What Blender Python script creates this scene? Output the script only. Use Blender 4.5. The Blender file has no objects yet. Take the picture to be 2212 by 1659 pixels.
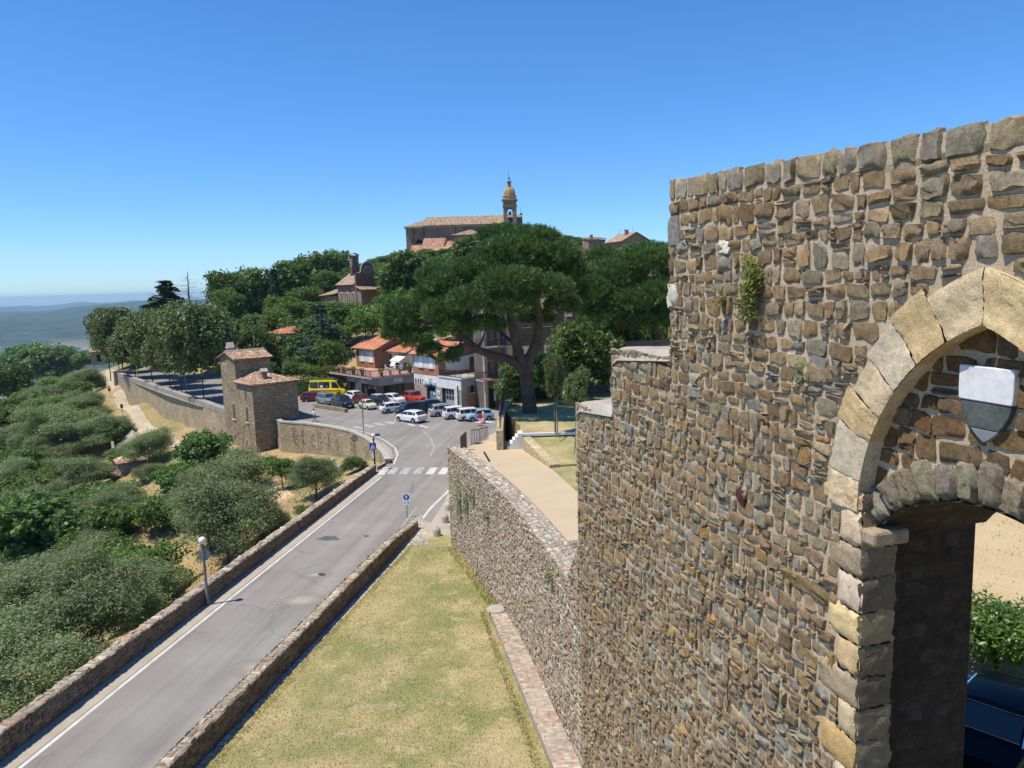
import bpy, math, random
import numpy as np
from mathutils import Vector, Matrix
R = math.radians
scene = bpy.context.scene
COL = scene.collection
rng = random.Random(7)
nrng = np.random.default_rng(11)

# ------------------------------------------------------------------ camera model (survey of the place from the photograph)
F_PX, CU, CV = 1640.0, 1106.0, 829.5
PITCH, ROLL, EYE = R(7.5), R(1.7), 16.5
_cp, _sp, _cr, _sr = math.cos(PITCH), math.sin(PITCH), math.cos(ROLL), math.sin(ROLL)
FWD = Vector((0, _cp, -_sp)); UP0 = Vector((0, _sp, _cp)); R0 = Vector((1, 0, 0))
RIGHT = R0 * _cr - UP0 * _sr; UP = UP0 * _cr + R0 * _sr
CAMP = Vector((0, 0, EYE))
def ray(u, v): return FWD + RIGHT * ((u - CU) / F_PX) - UP * ((v - CV) / F_PX)
def P(u, v, z=0.0):
    d = ray(u, v); return CAMP + d * ((z - EYE) / d.z)
def PD(u, v, y):
    d = ray(u, v); return CAMP + d * (y / d.y)
def proj(p):
    q = Vector(p) - CAMP; z = q.dot(FWD); return CU + F_PX * q.dot(RIGHT) / z, CV - F_PX * q.dot(UP) / z
def hgt(x, y, v):
    lo, hi = -60.0, 120.0
    for _ in range(50):
        m = (lo + hi) / 2
        if proj((x, y, m))[1] > v: lo = m
        else: hi = m
    return m

cam_d = bpy.data.cameras.new('camera'); cam = bpy.data.objects.new('camera', cam_d); COL.objects.link(cam)
cam_d.sensor_fit = 'HORIZONTAL'; cam_d.sensor_width = 36.0; cam_d.lens = 36.0 * F_PX / 2212.0
cam_d.clip_start = 0.3; cam_d.clip_end = 90000
M = Matrix.Identity(3); M.col[0] = RIGHT; M.col[1] = UP; M.col[2] = -FWD
cam.matrix_world = Matrix.Translation(CAMP) @ M.to_4x4()
scene.camera = cam

# ------------------------------------------------------------------ light
SUN = Vector((-0.386, -0.129, 0.914)).normalized()
w = bpy.data.worlds.new('World'); scene.world = w; w.use_nodes = True
wn = w.node_tree; wn.nodes.clear()
sky = wn.nodes.new('ShaderNodeTexSky'); sky.sky_type = 'NISHITA'; sky.sun_disc = False
sky.sun_elevation = math.asin(SUN.z); sky.sun_rotation = math.atan2(SUN.x, SUN.y)
sky.altitude = 600; sky.air_density = 1.0; sky.dust_density = 0.05; sky.ozone_density = 3.5
bg = wn.nodes.new('ShaderNodeBackground'); bg.inputs[1].default_value = 0.13
wo = wn.nodes.new('ShaderNodeOutputWorld')
hs = wn.nodes.new('ShaderNodeHueSaturation'); hs.inputs['Saturation'].default_value = 1.22
wn.links.new(sky.outputs[0], hs.inputs['Color']); tint = wn.nodes.new('ShaderNodeMix'); tint.data_type = 'RGBA'; tint.blend_type = 'MULTIPLY'; tint.inputs[0].default_value = 1.0; tint.inputs[7].default_value = (.75, .955, 1.13, 1)
wn.links.new(hs.outputs[0], tint.inputs[6]); tc_ = wn.nodes.new('ShaderNodeTexCoord'); sz_ = wn.nodes.new('ShaderNodeSeparateXYZ'); wn.links.new(tc_.outputs['Generated'], sz_.inputs[0])
rp_ = wn.nodes.new('ShaderNodeValToRGB'); rp_.color_ramp.elements[0].color = (.74, .81, 1.0, 1); rp_.color_ramp.elements[1].color = (1, 1, 1, 1); rp_.color_ramp.elements[1].position = .28; wn.links.new(sz_.outputs['Z'], rp_.inputs[0])
tn2 = wn.nodes.new('ShaderNodeMix'); tn2.data_type = 'RGBA'; tn2.blend_type = 'MULTIPLY'; tn2.inputs[0].default_value = 1.0; wn.links.new(tint.outputs[2], tn2.inputs[6]); wn.links.new(rp_.outputs[0], tn2.inputs[7]); wn.links.new(tn2.outputs[2], bg.inputs[0]); wn.links.new(bg.outputs[0], wo.inputs[0])
sd = bpy.data.lights.new('sun', 'SUN'); sd.energy = 4.9; sd.angle = R(0.53); sd.color = (1.0, 0.93, 0.82)
so = bpy.data.objects.new('sun', sd); COL.objects.link(so); so.location = (-20, -10, 60)
so.rotation_euler = SUN.to_track_quat('Z', 'Y').to_euler()
scene.view_settings.view_transform = 'Standard'; scene.view_settings.look = 'None'
scene.view_settings.exposure = 0.22; scene.view_settings.gamma = 1.0
scene.cycles.use_denoising = True
scene.cycles.max_bounces = 6; scene.cycles.transparent_max_bounces = 8
scene.cycles.volume_bounces = 0

# ------------------------------------------------------------------ tags
def tag(o, label=None, cat=None, group=None, kind=None):
    if label: o['label'] = label
    if cat: o['category'] = cat
    if group: o['group'] = group
    if kind: o['kind'] = kind
    return o
def thing(name, label, cat, loc=(0, 0, 0), rz=0.0, group=None):
    o = bpy.data.objects.new(name, None); COL.objects.link(o); o.empty_display_size = 0.3
    o.location = loc; o.rotation_euler = (0, 0, rz)
    return tag(o, label, cat, group)
def copy_tree(o, parent=None):
    c = o.copy(); COL.objects.link(c)
    if parent is not None:
        c.parent = parent
    for ch in list(o.children): copy_tree(ch, c)
    return c

# ------------------------------------------------------------------ mesh builders
class MB:
    def __init__(s): s.v = []; s.f = []; s.m = []; s.c = []
    def add(s, vs, fs, mi=0, col=None):
        o = len(s.v); s.v += [tuple(p) for p in vs]
        for f in fs:
            s.f.append(tuple(i + o for i in f)); s.m.append(mi); s.c.append(col or (1, 1, 1))
        return s
    def box(s, c, size, rz=0, mi=0, col=None):
        cx, cy, cz = c; a, b, d = size[0] / 2, size[1] / 2, size[2] / 2
        ca, sa = math.cos(rz), math.sin(rz); vs = []
        for z in (-d, d):
            for x, y in ((-a, -b), (a, -b), (a, b), (-a, b)):
                vs.append((cx + x * ca - y * sa, cy + x * sa + y * ca, cz + z))
        return s.add(vs, [(3, 2, 1, 0), (4, 5, 6, 7), (0, 1, 5, 4), (1, 2, 6, 5), (2, 3, 7, 6), (3, 0, 4, 7)], mi, col)
    def obox(s, o, a, b, c, mi=0, col=None):
        o, a, b, c = Vector(o), Vector(a), Vector(b), Vector(c)
        vs = [o, o + a, o + a + b, o + b, o + c, o + a + c, o + a + b + c, o + b + c]
        if a.cross(b).dot(c) < 0: fs = [(0, 1, 2, 3), (7, 6, 5, 4), (4, 5, 1, 0), (5, 6, 2, 1), (6, 7, 3, 2), (7, 4, 0, 3)]
        else: fs = [(3, 2, 1, 0), (4, 5, 6, 7), (0, 1, 5, 4), (1, 2, 6, 5), (2, 3, 7, 6), (3, 0, 4, 7)]
        return s.add(vs, fs, mi, col)
    def prism(s, poly, z0, z1, mi=0, top=None):
        n = len(poly); ar = sum(poly[i][0] * poly[(i + 1) % n][1] - poly[(i + 1) % n][0] * poly[i][1] for i in range(n))
        if ar < 0: poly = poly[::-1]
        za = z0 if hasattr(z0, '__len__') else [z0] * n; zb = z1 if hasattr(z1, '__len__') else [z1] * n
        vs = [(p[0], p[1], za[i]) for i, p in enumerate(poly)] + [(p[0], p[1], zb[i]) for i, p in enumerate(poly)]
        s.add(vs, [tuple(range(n - 1, -1, -1))] + [(i, (i + 1) % n, (i + 1) % n + n, i + n) for i in range(n)], mi)
        return s.add(vs[n:], [tuple(range(n))], mi if top is None else top)
    def face(s, pts, mi=0, col=None): return s.add(pts, [tuple(range(len(pts)))], mi, col)
    def tube(s, pts, rs, n=8, mi=0, cap=True, col=None):
        pts = [Vector(p) for p in pts]
        if not hasattr(rs, '__len__'): rs = [rs] * len(pts)
        vs = []; ref = None
        for i, p in enumerate(pts):
            t = (pts[min(i + 1, len(pts) - 1)] - pts[max(i - 1, 0)])
            t = t.normalized() if t.length > 1e-9 else Vector((0, 0, 1))
            if ref is None: ref = t.orthogonal().normalized()
            ref = (ref - t * ref.dot(t)); ref = ref.normalized() if ref.length > 1e-6 else t.orthogonal().normalized()
            b = t.cross(ref)
            for k in range(n):
                a = 2 * math.pi * k / n; vs.append(p + (ref * math.cos(a) + b * math.sin(a)) * rs[i])
        fs = []
        for i in range(len(pts) - 1):
            for k in range(n):
                a, b_ = i * n + k, i * n + (k + 1) % n; fs.append((a, b_, b_ + n, a + n))
        if cap: fs += [tuple(range(n - 1, -1, -1)), tuple(range((len(pts) - 1) * n, len(pts) * n))]
        return s.add(vs, fs, mi, col)
    def lathe(s, prof, c=(0, 0, 0), n=16, mi=0, col=None):
        vs = []; fs = []
        for r, z in prof:
            for k in range(n):
                a = 2 * math.pi * k / n; vs.append((c[0] + r * math.cos(a), c[1] + r * math.sin(a), c[2] + z))
        for i in range(len(prof) - 1):
            for k in range(n):
                a, b = i * n + k, i * n + (k + 1) % n; fs.append((a, b, b + n, a + n))
        fs.append(tuple(range(n - 1, -1, -1))); fs.append(tuple(range((len(prof) - 1) * n, len(prof) * n)))
        return s.add(vs, fs, mi, col)
    def sphere(s, c, r, n=16, m=9, mi=0, sc=(1, 1, 1), col=None):
        prof = [(max(r * math.sin(math.pi * i / m), 1e-4), -r * math.cos(math.pi * i / m)) for i in range(m + 1)]
        o = len(s.v); s.lathe(prof, (0, 0, 0), n, mi, col)
        for i in range(o, len(s.v)):
            x, y, z = s.v[i]; s.v[i] = (c[0] + x * sc[0], c[1] + y * sc[1], c[2] + z * sc[2])
        return s
    def build(s, name, mat, parent=None, smooth=None, loc=None, bevel=None, color=False):
        me = bpy.data.meshes.new(name); me.from_pydata(s.v, [], s.f); me.update()
        mats = mat if isinstance(mat, (list, tuple)) else [mat]
        for m in mats: me.materials.append(m)
        if len(mats) > 1: me.polygons.foreach_set('material_index', s.m)
        box_uv(me)
        if color:
            at = me.color_attributes.new('Col', 'FLOAT_COLOR', 'CORNER'); arr = np.ones((len(me.loops), 4), np.float32); k = 0
            for f, c in zip(s.f, s.c): arr[k:k + len(f), :3] = c; k += len(f)
            at.data.foreach_set('color', arr.ravel())
        if smooth is not None:
            me.shade_smooth()
            if smooth < 179: me.set_sharp_from_angle(angle=R(smooth))
        o = bpy.data.objects.new(name, me); COL.objects.link(o)
        if loc is not None: o.location = loc
        if parent is not None: o.parent = parent
        if bevel:
            b = o.modifiers.new('b', 'BEVEL'); b.width = bevel; b.segments = 2; b.limit_method = 'ANGLE'; b.angle_limit = R(40)
        return o

def box_uv(me):
    nl = len(me.loops)
    if nl == 0: return
    uv = me.uv_layers.new(name='UVMap')
    co = np.empty(len(me.vertices) * 3, np.float32); me.vertices.foreach_get('co', co); co = co.reshape(-1, 3)
    vi = np.empty(nl, np.int32); me.loops.foreach_get('vertex_index', vi)
    np_ = len(me.polygons); nor = np.empty(np_ * 3, np.float32); me.polygons.foreach_get('normal', nor); nor = nor.reshape(-1, 3)
    lt = np.empty(np_, np.int32); me.polygons.foreach_get('loop_total', lt)
    n = np.repeat(nor, lt, axis=0); p = co[vi]
    h = np.hypot(n[:, 0], n[:, 1]); flat = np.abs(n[:, 2]) > 0.9
    hs = np.where(h < 1e-6, 1, h); tx, ty = -n[:, 1] / hs, n[:, 0] / hs
    u = np.where(flat, p[:, 0], p[:, 0] * tx + p[:, 1] * ty)
    slope = np.sqrt(np.clip(1 - n[:, 2] ** 2, 0.02, 1))
    down = (p[:, 0] * n[:, 0] + p[:, 1] * n[:, 1]) / hs
    v = np.where(flat, p[:, 1], np.where(np.abs(n[:, 2]) > 0.15, p[:, 2] / slope, p[:, 2]))
    uv.data.foreach_set('uv', np.stack([u, v], 1).astype(np.float32).ravel())

def np_mesh(name, V, F, mat, parent=None, col=None, smooth=False, link=True, uv=False):
    V = np.asarray(V, np.float32).reshape(-1, 3); F = np.asarray(F, np.int32)
    me = bpy.data.meshes.new(name); k = F.shape[1]
    me.vertices.add(len(V)); me.vertices.foreach_set('co', V.ravel())
    me.loops.add(F.size); me.loops.foreach_set('vertex_index', F.ravel())
    me.polygons.add(len(F)); me.polygons.foreach_set('loop_start', np.arange(0, F.size, k, dtype=np.int32))
    me.polygons.foreach_set('loop_total', np.full(len(F), k, np.int32))
    me.update(calc_edges=True)
    if isinstance(mat, (list, tuple)):
        for m in mat: me.materials.append(m)
    else: me.materials.append(mat)
    if col is not None:
        at = me.color_attributes.new('Col', 'FLOAT_COLOR', 'POINT'); a = np.ones((len(V), 4), np.float32); a[:, :3] = col
        at.data.foreach_set('color', a.ravel())
    if smooth: me.shade_smooth()
    if uv: box_uv(me)
    if not link: return me
    o = bpy.data.objects.new(name, me); COL.objects.link(o)
    if parent is not None: o.parent = parent
    return o

def text(name, s, size, loc, rot, mat, parent, ext=0.004, align='CENTER'):
    cu = bpy.data.curves.new(name, 'FONT'); cu.body = s; cu.size = size; cu.align_x = align; cu.align_y = 'CENTER'; cu.extrude = ext
    cu.materials.append(mat); o = bpy.data.objects.new(name, cu); COL.objects.link(o)
    o.location = loc; o.rotation_euler = rot
    bpy.context.view_layer.update(); me = bpy.data.meshes.new_from_object(o); me.materials.clear(); me.materials.append(mat); bpy.data.objects.remove(o)
    o = bpy.data.objects.new(name, me); COL.objects.link(o); o.location = loc; o.rotation_euler = rot
    if parent is not None: o.parent = parent
    return o

# ------------------------------------------------------------------ materials
def newmat(name):
    m = bpy.data.materials.new(name); m.use_nodes = True; nt = m.node_tree; nt.nodes.clear()
    out = nt.nodes.new('ShaderNodeOutputMaterial'); b = nt.nodes.new('ShaderNodeBsdfPrincipled')
    nt.links.new(b.outputs[0], out.inputs[0]); return m, nt, b
class NG:
    def __init__(s, nt): s.nt = nt
    def n(s, t, **kw):
        x = s.nt.nodes.new('ShaderNode' + t)
        for k, v in kw.items():
            if hasattr(x, k) and k not in x.inputs.keys(): setattr(x, k, v)
        return x
    def lk(s, a, b): s.nt.links.new(a, b)
    def noise(s, vec, scale, detail=4, rough=0.55, dist=0.0):
        x = s.nt.nodes.new('ShaderNodeTexNoise'); x.inputs['Scale'].default_value = scale; x.inputs['Detail'].default_value = detail
        x.inputs['Roughness'].default_value = rough; x.inputs['Distortion'].default_value = dist
        if vec is not None: s.lk(vec, x.inputs['Vector'])
        return x
    def vor(s, vec, scale, feature='F1', rnd=1.0):
        x = s.nt.nodes.new('ShaderNodeTexVoronoi'); x.feature = feature; x.inputs['Scale'].default_value = scale
        x.inputs['Randomness'].default_value = rnd
        if vec is not None: s.lk(vec, x.inputs['Vector'])
        return x
    def ramp(s, fac, stops, interp='LINEAR'):
        x = s.nt.nodes.new('ShaderNodeValToRGB'); e = x.color_ramp; e.interpolation = interp
        while len(e.elements) < len(stops): e.elements.new(0.5)
        for el, (p, c) in zip(e.elements, stops):
            el.position = p; el.color = (c, c, c, 1) if not hasattr(c, '__len__') else (*c, 1)
        s.lk(fac, x.inputs[0]); return x.outputs[0]
    def mix(s, fac, a, b, mode='MIX'):
        x = s.nt.nodes.new('ShaderNodeMix'); x.data_type = 'RGBA'; x.blend_type = mode
        for sock, val in ((x.inputs[0], fac), (x.inputs[6], a), (x.inputs[7], b)):
            if hasattr(val, 'is_linked') or hasattr(val, 'links'): s.lk(val, sock)
            elif hasattr(val, '__len__'): sock.default_value = (*val[:3], 1)
            else: sock.default_value = val if sock == x.inputs[0] else (val, val, val, 1)
        return x.outputs[2]
    def math(s, op, a, b=0.0):
        x = s.nt.nodes.new('ShaderNodeMath'); x.operation = op
        for i, val in enumerate((a, b)):
            if hasattr(val, 'links'): s.lk(val, x.inputs[i])
            else: x.inputs[i].default_value = val
        return x.outputs[0]
    def vmath(s, op, a, b):
        x = s.nt.nodes.new('ShaderNodeVectorMath'); x.operation = op
        for i, val in enumerate((a, b)):
            if hasattr(val, 'links'): s.lk(val, x.inputs[i])
            else: x.inputs[i].default_value = val
        return x.outputs[0]
    def bump(s, h, strength, dist, bsdf):
        x = s.nt.nodes.new('ShaderNodeBump'); x.inputs['Strength'].default_value = strength; x.inputs['Distance'].default_value = dist
        s.lk(h, x.inputs['Height']); s.lk(x.outputs[0], bsdf.inputs['Normal'])
    def obj(s): return s.nt.nodes.new('ShaderNodeTexCoord').outputs['Object']
    def uv(s): return s.nt.nodes.new('ShaderNodeTexCoord').outputs['UV']
    def attr(s, n='Col'):
        x = s.nt.nodes.new('ShaderNodeAttribute'); x.attribute_name = n; return x.outputs['Color']

def simple(name, col, rough=0.7, var=0.12, scale=3.0, metal=0.0, spec=0.4, bump=0.0, bscale=30):
    m, nt, b = newmat(name); g = NG(nt); t = g.obj()
    n = g.noise(t, scale, 5); d = g.ramp(n.outputs[0], [(0.3, 1 - var), (0.7, 1 + var)])
    g.lk(g.mix(1.0, col, d, 'MULTIPLY'), b.inputs['Base Color'])
    b.inputs['Roughness'].default_value = rough; b.inputs['Metallic'].default_value = metal; b.inputs['Specular IOR Level'].default_value = spec
    if bump: g.bump(g.noise(t, bscale, 4).outputs[0], bump, 0.02, b)
    return m
def stone_mat(name, pit=0.0, bump=0.6, sc=1.0, lichen=0.0, warm=None, con=1.0):
    m, nt, b = newmat(name); g = NG(nt); t = g.obj(); c = g.attr()
    n1 = g.noise(t, 7 * sc, 8, 0.65); n2 = g.noise(t, 38 * sc, 5, 0.7)
    k = g.ramp(n1.outputs[0], [(0.28, 1 - .45 * con), (0.5, 1.0), (0.72, 1 + .4 * con)]); col = g.mix(1.0, c, k, 'MULTIPLY')
    k2 = g.ramp(n2.outputs[0], [(0.3, 1 - .3 * con), (0.7, 1 + .25 * con)]); col = g.mix(1.0, col, k2, 'MULTIPLY')
    hgt_ = g.math('ADD', g.math('MULTIPLY', n1.outputs[0], 0.6), g.math('MULTIPLY', n2.outputs[0], 0.5))
    if pit:
        v = g.vor(g.vmath('MULTIPLY', g.vmath('ADD', t, g.noise(t, 9, 3).outputs['Color']), (1, 1, 1.8)), 13 * sc); pm = g.ramp(v.outputs['Distance'], [(0.16, 0.0), (0.34, 1.0)])
        gate = g.ramp(g.noise(t, 2.6, 3).outputs[0], [(0.42, 1.0), (0.58, 0.0)])
        pm = g.math('MAXIMUM', pm, gate)
        col = g.mix(pm, g.mix(1.0, col, (0.42, 0.36, 0.28), 'MULTIPLY'), col); hgt_ = g.math('ADD', hgt_, g.math('MULTIPLY', pm, pit))
    if lichen:
        lm = g.ramp(g.noise(t, 1.1, 6, 0.7).outputs[0], [(0.5, 0.0), (0.66, lichen)]); col = g.mix(lm, col, (0.42, 0.40, 0.36))
    if warm: col = g.mix(1.0, col, warm, 'MULTIPLY')
    g.lk(col, b.inputs['Base Color']); b.inputs['Roughness'].default_value = 0.92; b.inputs['Specular IOR Level'].default_value = 0.2
    g.bump(hgt_, bump, 0.05, b); return m
def masonry(name, cols, mortar, bw, bh, ms=0.02, dist=0.06, bump=0.8, var=0.5, patch=None, patch_amt=0.5):
    """random rubble / brick work laid in the surface's own metres"""
    m, nt, b = newmat(name); g = NG(nt); t = g.uv()
    dn = g.noise(t, 1.7 / bw * 0.6, 3); vec = g.vmath('ADD', t, g.vmath('MULTIPLY', g.vmath('SUBTRACT', dn.outputs['Color'], (.5, .5, .5)), (dist * 4, dist * 3, 0)))
    br = nt.nodes.new('ShaderNodeTexBrick'); g.lk(vec, br.inputs['Vector']); br.inputs['Scale'].default_value = 1
    br.inputs['Brick Width'].default_value = bw; br.inputs['Row Height'].default_value = bh; br.inputs['Mortar Size'].default_value = ms
    br.inputs['Mortar Smooth'].default_value = 0.3; br.inputs['Bias'].default_value = 0; br.inputs['Color1'].default_value = (0, 0, 0, 1); br.inputs['Color2'].default_value = (1, 1, 1, 1)
    br.inputs['Mortar'].default_value = (0.5, 0.5, 0.5, 1); br.squash = 0.7; br.squash_frequency = 3
    n = len(cols); col = g.ramp(br.outputs['Color'], [((i + 0.5) / n, c) for i, c in enumerate(cols)])
    nn = g.noise(t, 4.5, 6, 0.7); col = g.mix(1.0, col, g.ramp(nn.outputs[0], [(0.3, 1 - var), (0.7, 1 + var)]), 'MULTIPLY')
    mc = g.mix(1.0, mortar, g.ramp(nn.outputs[0], [(0.3, 0.75), (0.7, 1.2)]), 'MULTIPLY')
    col = g.mix(br.outputs['Fac'], col, mc)
    big = g.noise(t, 0.35, 5, 0.6); col = g.mix(1.0, col, g.ramp(big.outputs[0], [(0.3, 0.78), (0.7, 1.18)]), 'MULTIPLY')
    if patch: col = g.mix(g.ramp(g.noise(t, 0.55, 6, 0.7).outputs[0], [(0.52, 0.0), (0.66, patch_amt)]), col, patch)
    g.lk(col, b.inputs['Base Color']); b.inputs['Roughness'].default_value = 0.95; b.inputs['Specular IOR Level'].default_value = 0.15
    h = g.math('ADD', g.math('MULTIPLY', br.outputs['Fac'], -1.0), g.math('MULTIPLY', nn.outputs[0], 0.9)); g.bump(h, bump, 0.05, b); return m
def ground_mat(name, stops, scale=0.5, fine=12.0, fvar=0.35, bump=0.4, speck=None, detail=8, rough=0.95, bdist=0.04):
    m, nt, b = newmat(name); g = NG(nt); t = g.obj()
    n = g.noise(t, scale, detail, 0.62); col = g.ramp(n.outputs[0], stops)
    f = g.noise(t, fine, 5, 0.75); col = g.mix(1.0, col, g.ramp(f.outputs[0], [(0.3, 1 - fvar), (0.7, 1 + fvar)]), 'MULTIPLY')
    if speck: col = g.mix(g.ramp(g.noise(t, speck[1], 6, 0.75).outputs[0], [(speck[2], 0.0), (speck[2] + 0.08, speck[3])]), col, speck[0])
    g.lk(col, b.inputs['Base Color']); b.inputs['Roughness'].default_value = rough; b.inputs['Specular IOR Level'].default_value = 0.15
    if bump: g.bump(f.outputs[0], bump, bdist, b)
    return m
def tile_mat(name, cols, period=0.22, bump=0.9):
    m, nt, b = newmat(name); g = NG(nt); t = g.uv()
    br = nt.nodes.new('ShaderNodeTexBrick'); g.lk(t, br.inputs['Vector']); br.inputs['Scale'].default_value = 1; br.offset = 0.0
    br.inputs['Brick Width'].default_value = period; br.inputs['Row Height'].default_value = 0.36; br.inputs['Mortar Size'].default_value = 0.012
    br.inputs['Color1'].default_value = (0, 0, 0, 1); br.inputs['Color2'].default_value = (1, 1, 1, 1); br.inputs['Mortar'].default_value = (0.3, 0.3, 0.3, 1)
    n = len(cols); col = g.ramp(br.outputs['Color'], [((i + 0.5) / n, c) for i, c in enumerate(cols)])
    col = g.mix(br.outputs['Fac'], col, g.mix(1.0, cols[0], (0.45, 0.4, 0.38), 'MULTIPLY'))
    nn = g.noise(t, 0.9, 6, 0.7); col = g.mix(1.0, col, g.ramp(nn.outputs[0], [(0.3, 0.72), (0.7, 1.2)]), 'MULTIPLY')
    wv = nt.nodes.new('ShaderNodeTexWave'); wv.bands_direction = 'X'; wv.wave_profile = 'SIN'; wv.inputs['Scale'].default_value = 0.314 / period
    g.lk(t, wv.inputs['Vector']); g.lk(col, b.inputs['Base Color']); b.inputs['Roughness'].default_value = 0.9; b.inputs['Specular IOR Level'].default_value = 0.15
    g.bump(g.math('SUBTRACT', wv.outputs['Fac'], g.math('MULTIPLY', br.outputs['Fac'], 0.4)), bump, 0.06, b); return m
def leaf_mat(name, dark, light, trans=0.3, rough=0.55, hue=0.03, spec=0.35):
    m, nt, b = newmat(name); g = NG(nt); c = g.attr(); oi = nt.nodes.new('ShaderNodeObjectInfo')
    sep = nt.nodes.new('ShaderNodeSeparateColor'); g.lk(c, sep.inputs[0])
    col = g.mix(sep.outputs[0], dark, light)
    hsv = nt.nodes.new('ShaderNodeHueSaturation'); g.lk(col, hsv.inputs['Color'])
    g.lk(g.math('ADD', 0.5 - hue / 2, g.math('MULTIPLY', oi.outputs['Random'], hue)), hsv.inputs['Hue'])
    g.lk(g.math('ADD', 0.82, g.math('MULTIPLY', oi.outputs['Random'], 0.36)), hsv.inputs['Value'])
    g.lk(hsv.outputs[0], b.inputs['Base Color']); b.inputs['Roughness'].default_value = rough; b.inputs['Specular IOR Level'].default_value = spec
    tr = nt.nodes.new('ShaderNodeBsdfTranslucent'); g.lk(g.mix(1.0, hsv.outputs[0], (1.3, 1.5, 0.6), 'MULTIPLY'), tr.inputs[0])
    ms = nt.nodes.new('ShaderNodeMixShader'); ms.inputs[0].default_value = trans; out = [x for x in nt.nodes if x.type == 'OUTPUT_MATERIAL'][0]
    g.lk(b.outputs[0], ms.inputs[1]); g.lk(tr.outputs[0], ms.inputs[2]); g.lk(ms.outputs[0], out.inputs[0]); return m
def glass_mat(name, col=(0.02, 0.025, 0.03), rough=0.06):
    m, nt, b = newmat(name); b.inputs['Base Color'].default_value = (*col, 1); b.inputs['Roughness'].default_value = rough
    b.inputs['Specular IOR Level'].default_value = 0.6; return m
def paint(name, col, rough=0.28, metal=0.0, coat=0.6):
    m, nt, b = newmat(name); g = NG(nt); t = g.obj()
    dn = g.ramp(g.noise(t, 2.5, 5).outputs[0], [(0.35, 0.9), (0.7, 1.05)]); g.lk(g.mix(1.0, col, dn, 'MULTIPLY'), b.inputs['Base Color'])
    b.inputs['Roughness'].default_value = rough; b.inputs['Metallic'].default_value = metal; b.inputs['Coat Weight'].default_value = coat; b.inputs['Coat Roughness'].default_value = 0.08
    return m
# ================================================================== stone walls built stone by stone
FORT = [(.300, .215, .125), (.285, .215, .135), (.325, .245, .15), (.25, .19, .12), (.30, .25, .165), (.28, .245, .18),
        (.26, .235, .19), (.33, .30, .25), (.27, .26, .24), (.35, .225, .10), (.235, .165, .10), (.40, .32, .21)]
FORTW = [4, 4, 4, 3.6, 3.4, 2.6, 1.8, 1.0, .6, .6, 2.4, 1]
PALE = [(.33, .27, .195), (.36, .305, .23), (.30, .245, .18), (.39, .35, .29), (.28, .22, .15), (.34, .27, .185), (.275, .24, .19)]
BROWNLOW = [(.20, .15, .10), (.24, .185, .125), (.17, .135, .10), (.28, .22, .15), (.23, .20, .16), (.31, .20, .14)]
COPE = [(.40, .35, .28), (.46, .41, .34), (.36, .30, .23), (.42, .30, .22), (.50, .45, .37), (.34, .30, .25)]
G_FINE = np.array([-1, -.86, -.3, .3, .86, 1.0]); G_LOW = np.array([-1, -.8, 0, .8, 1.0])
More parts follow.
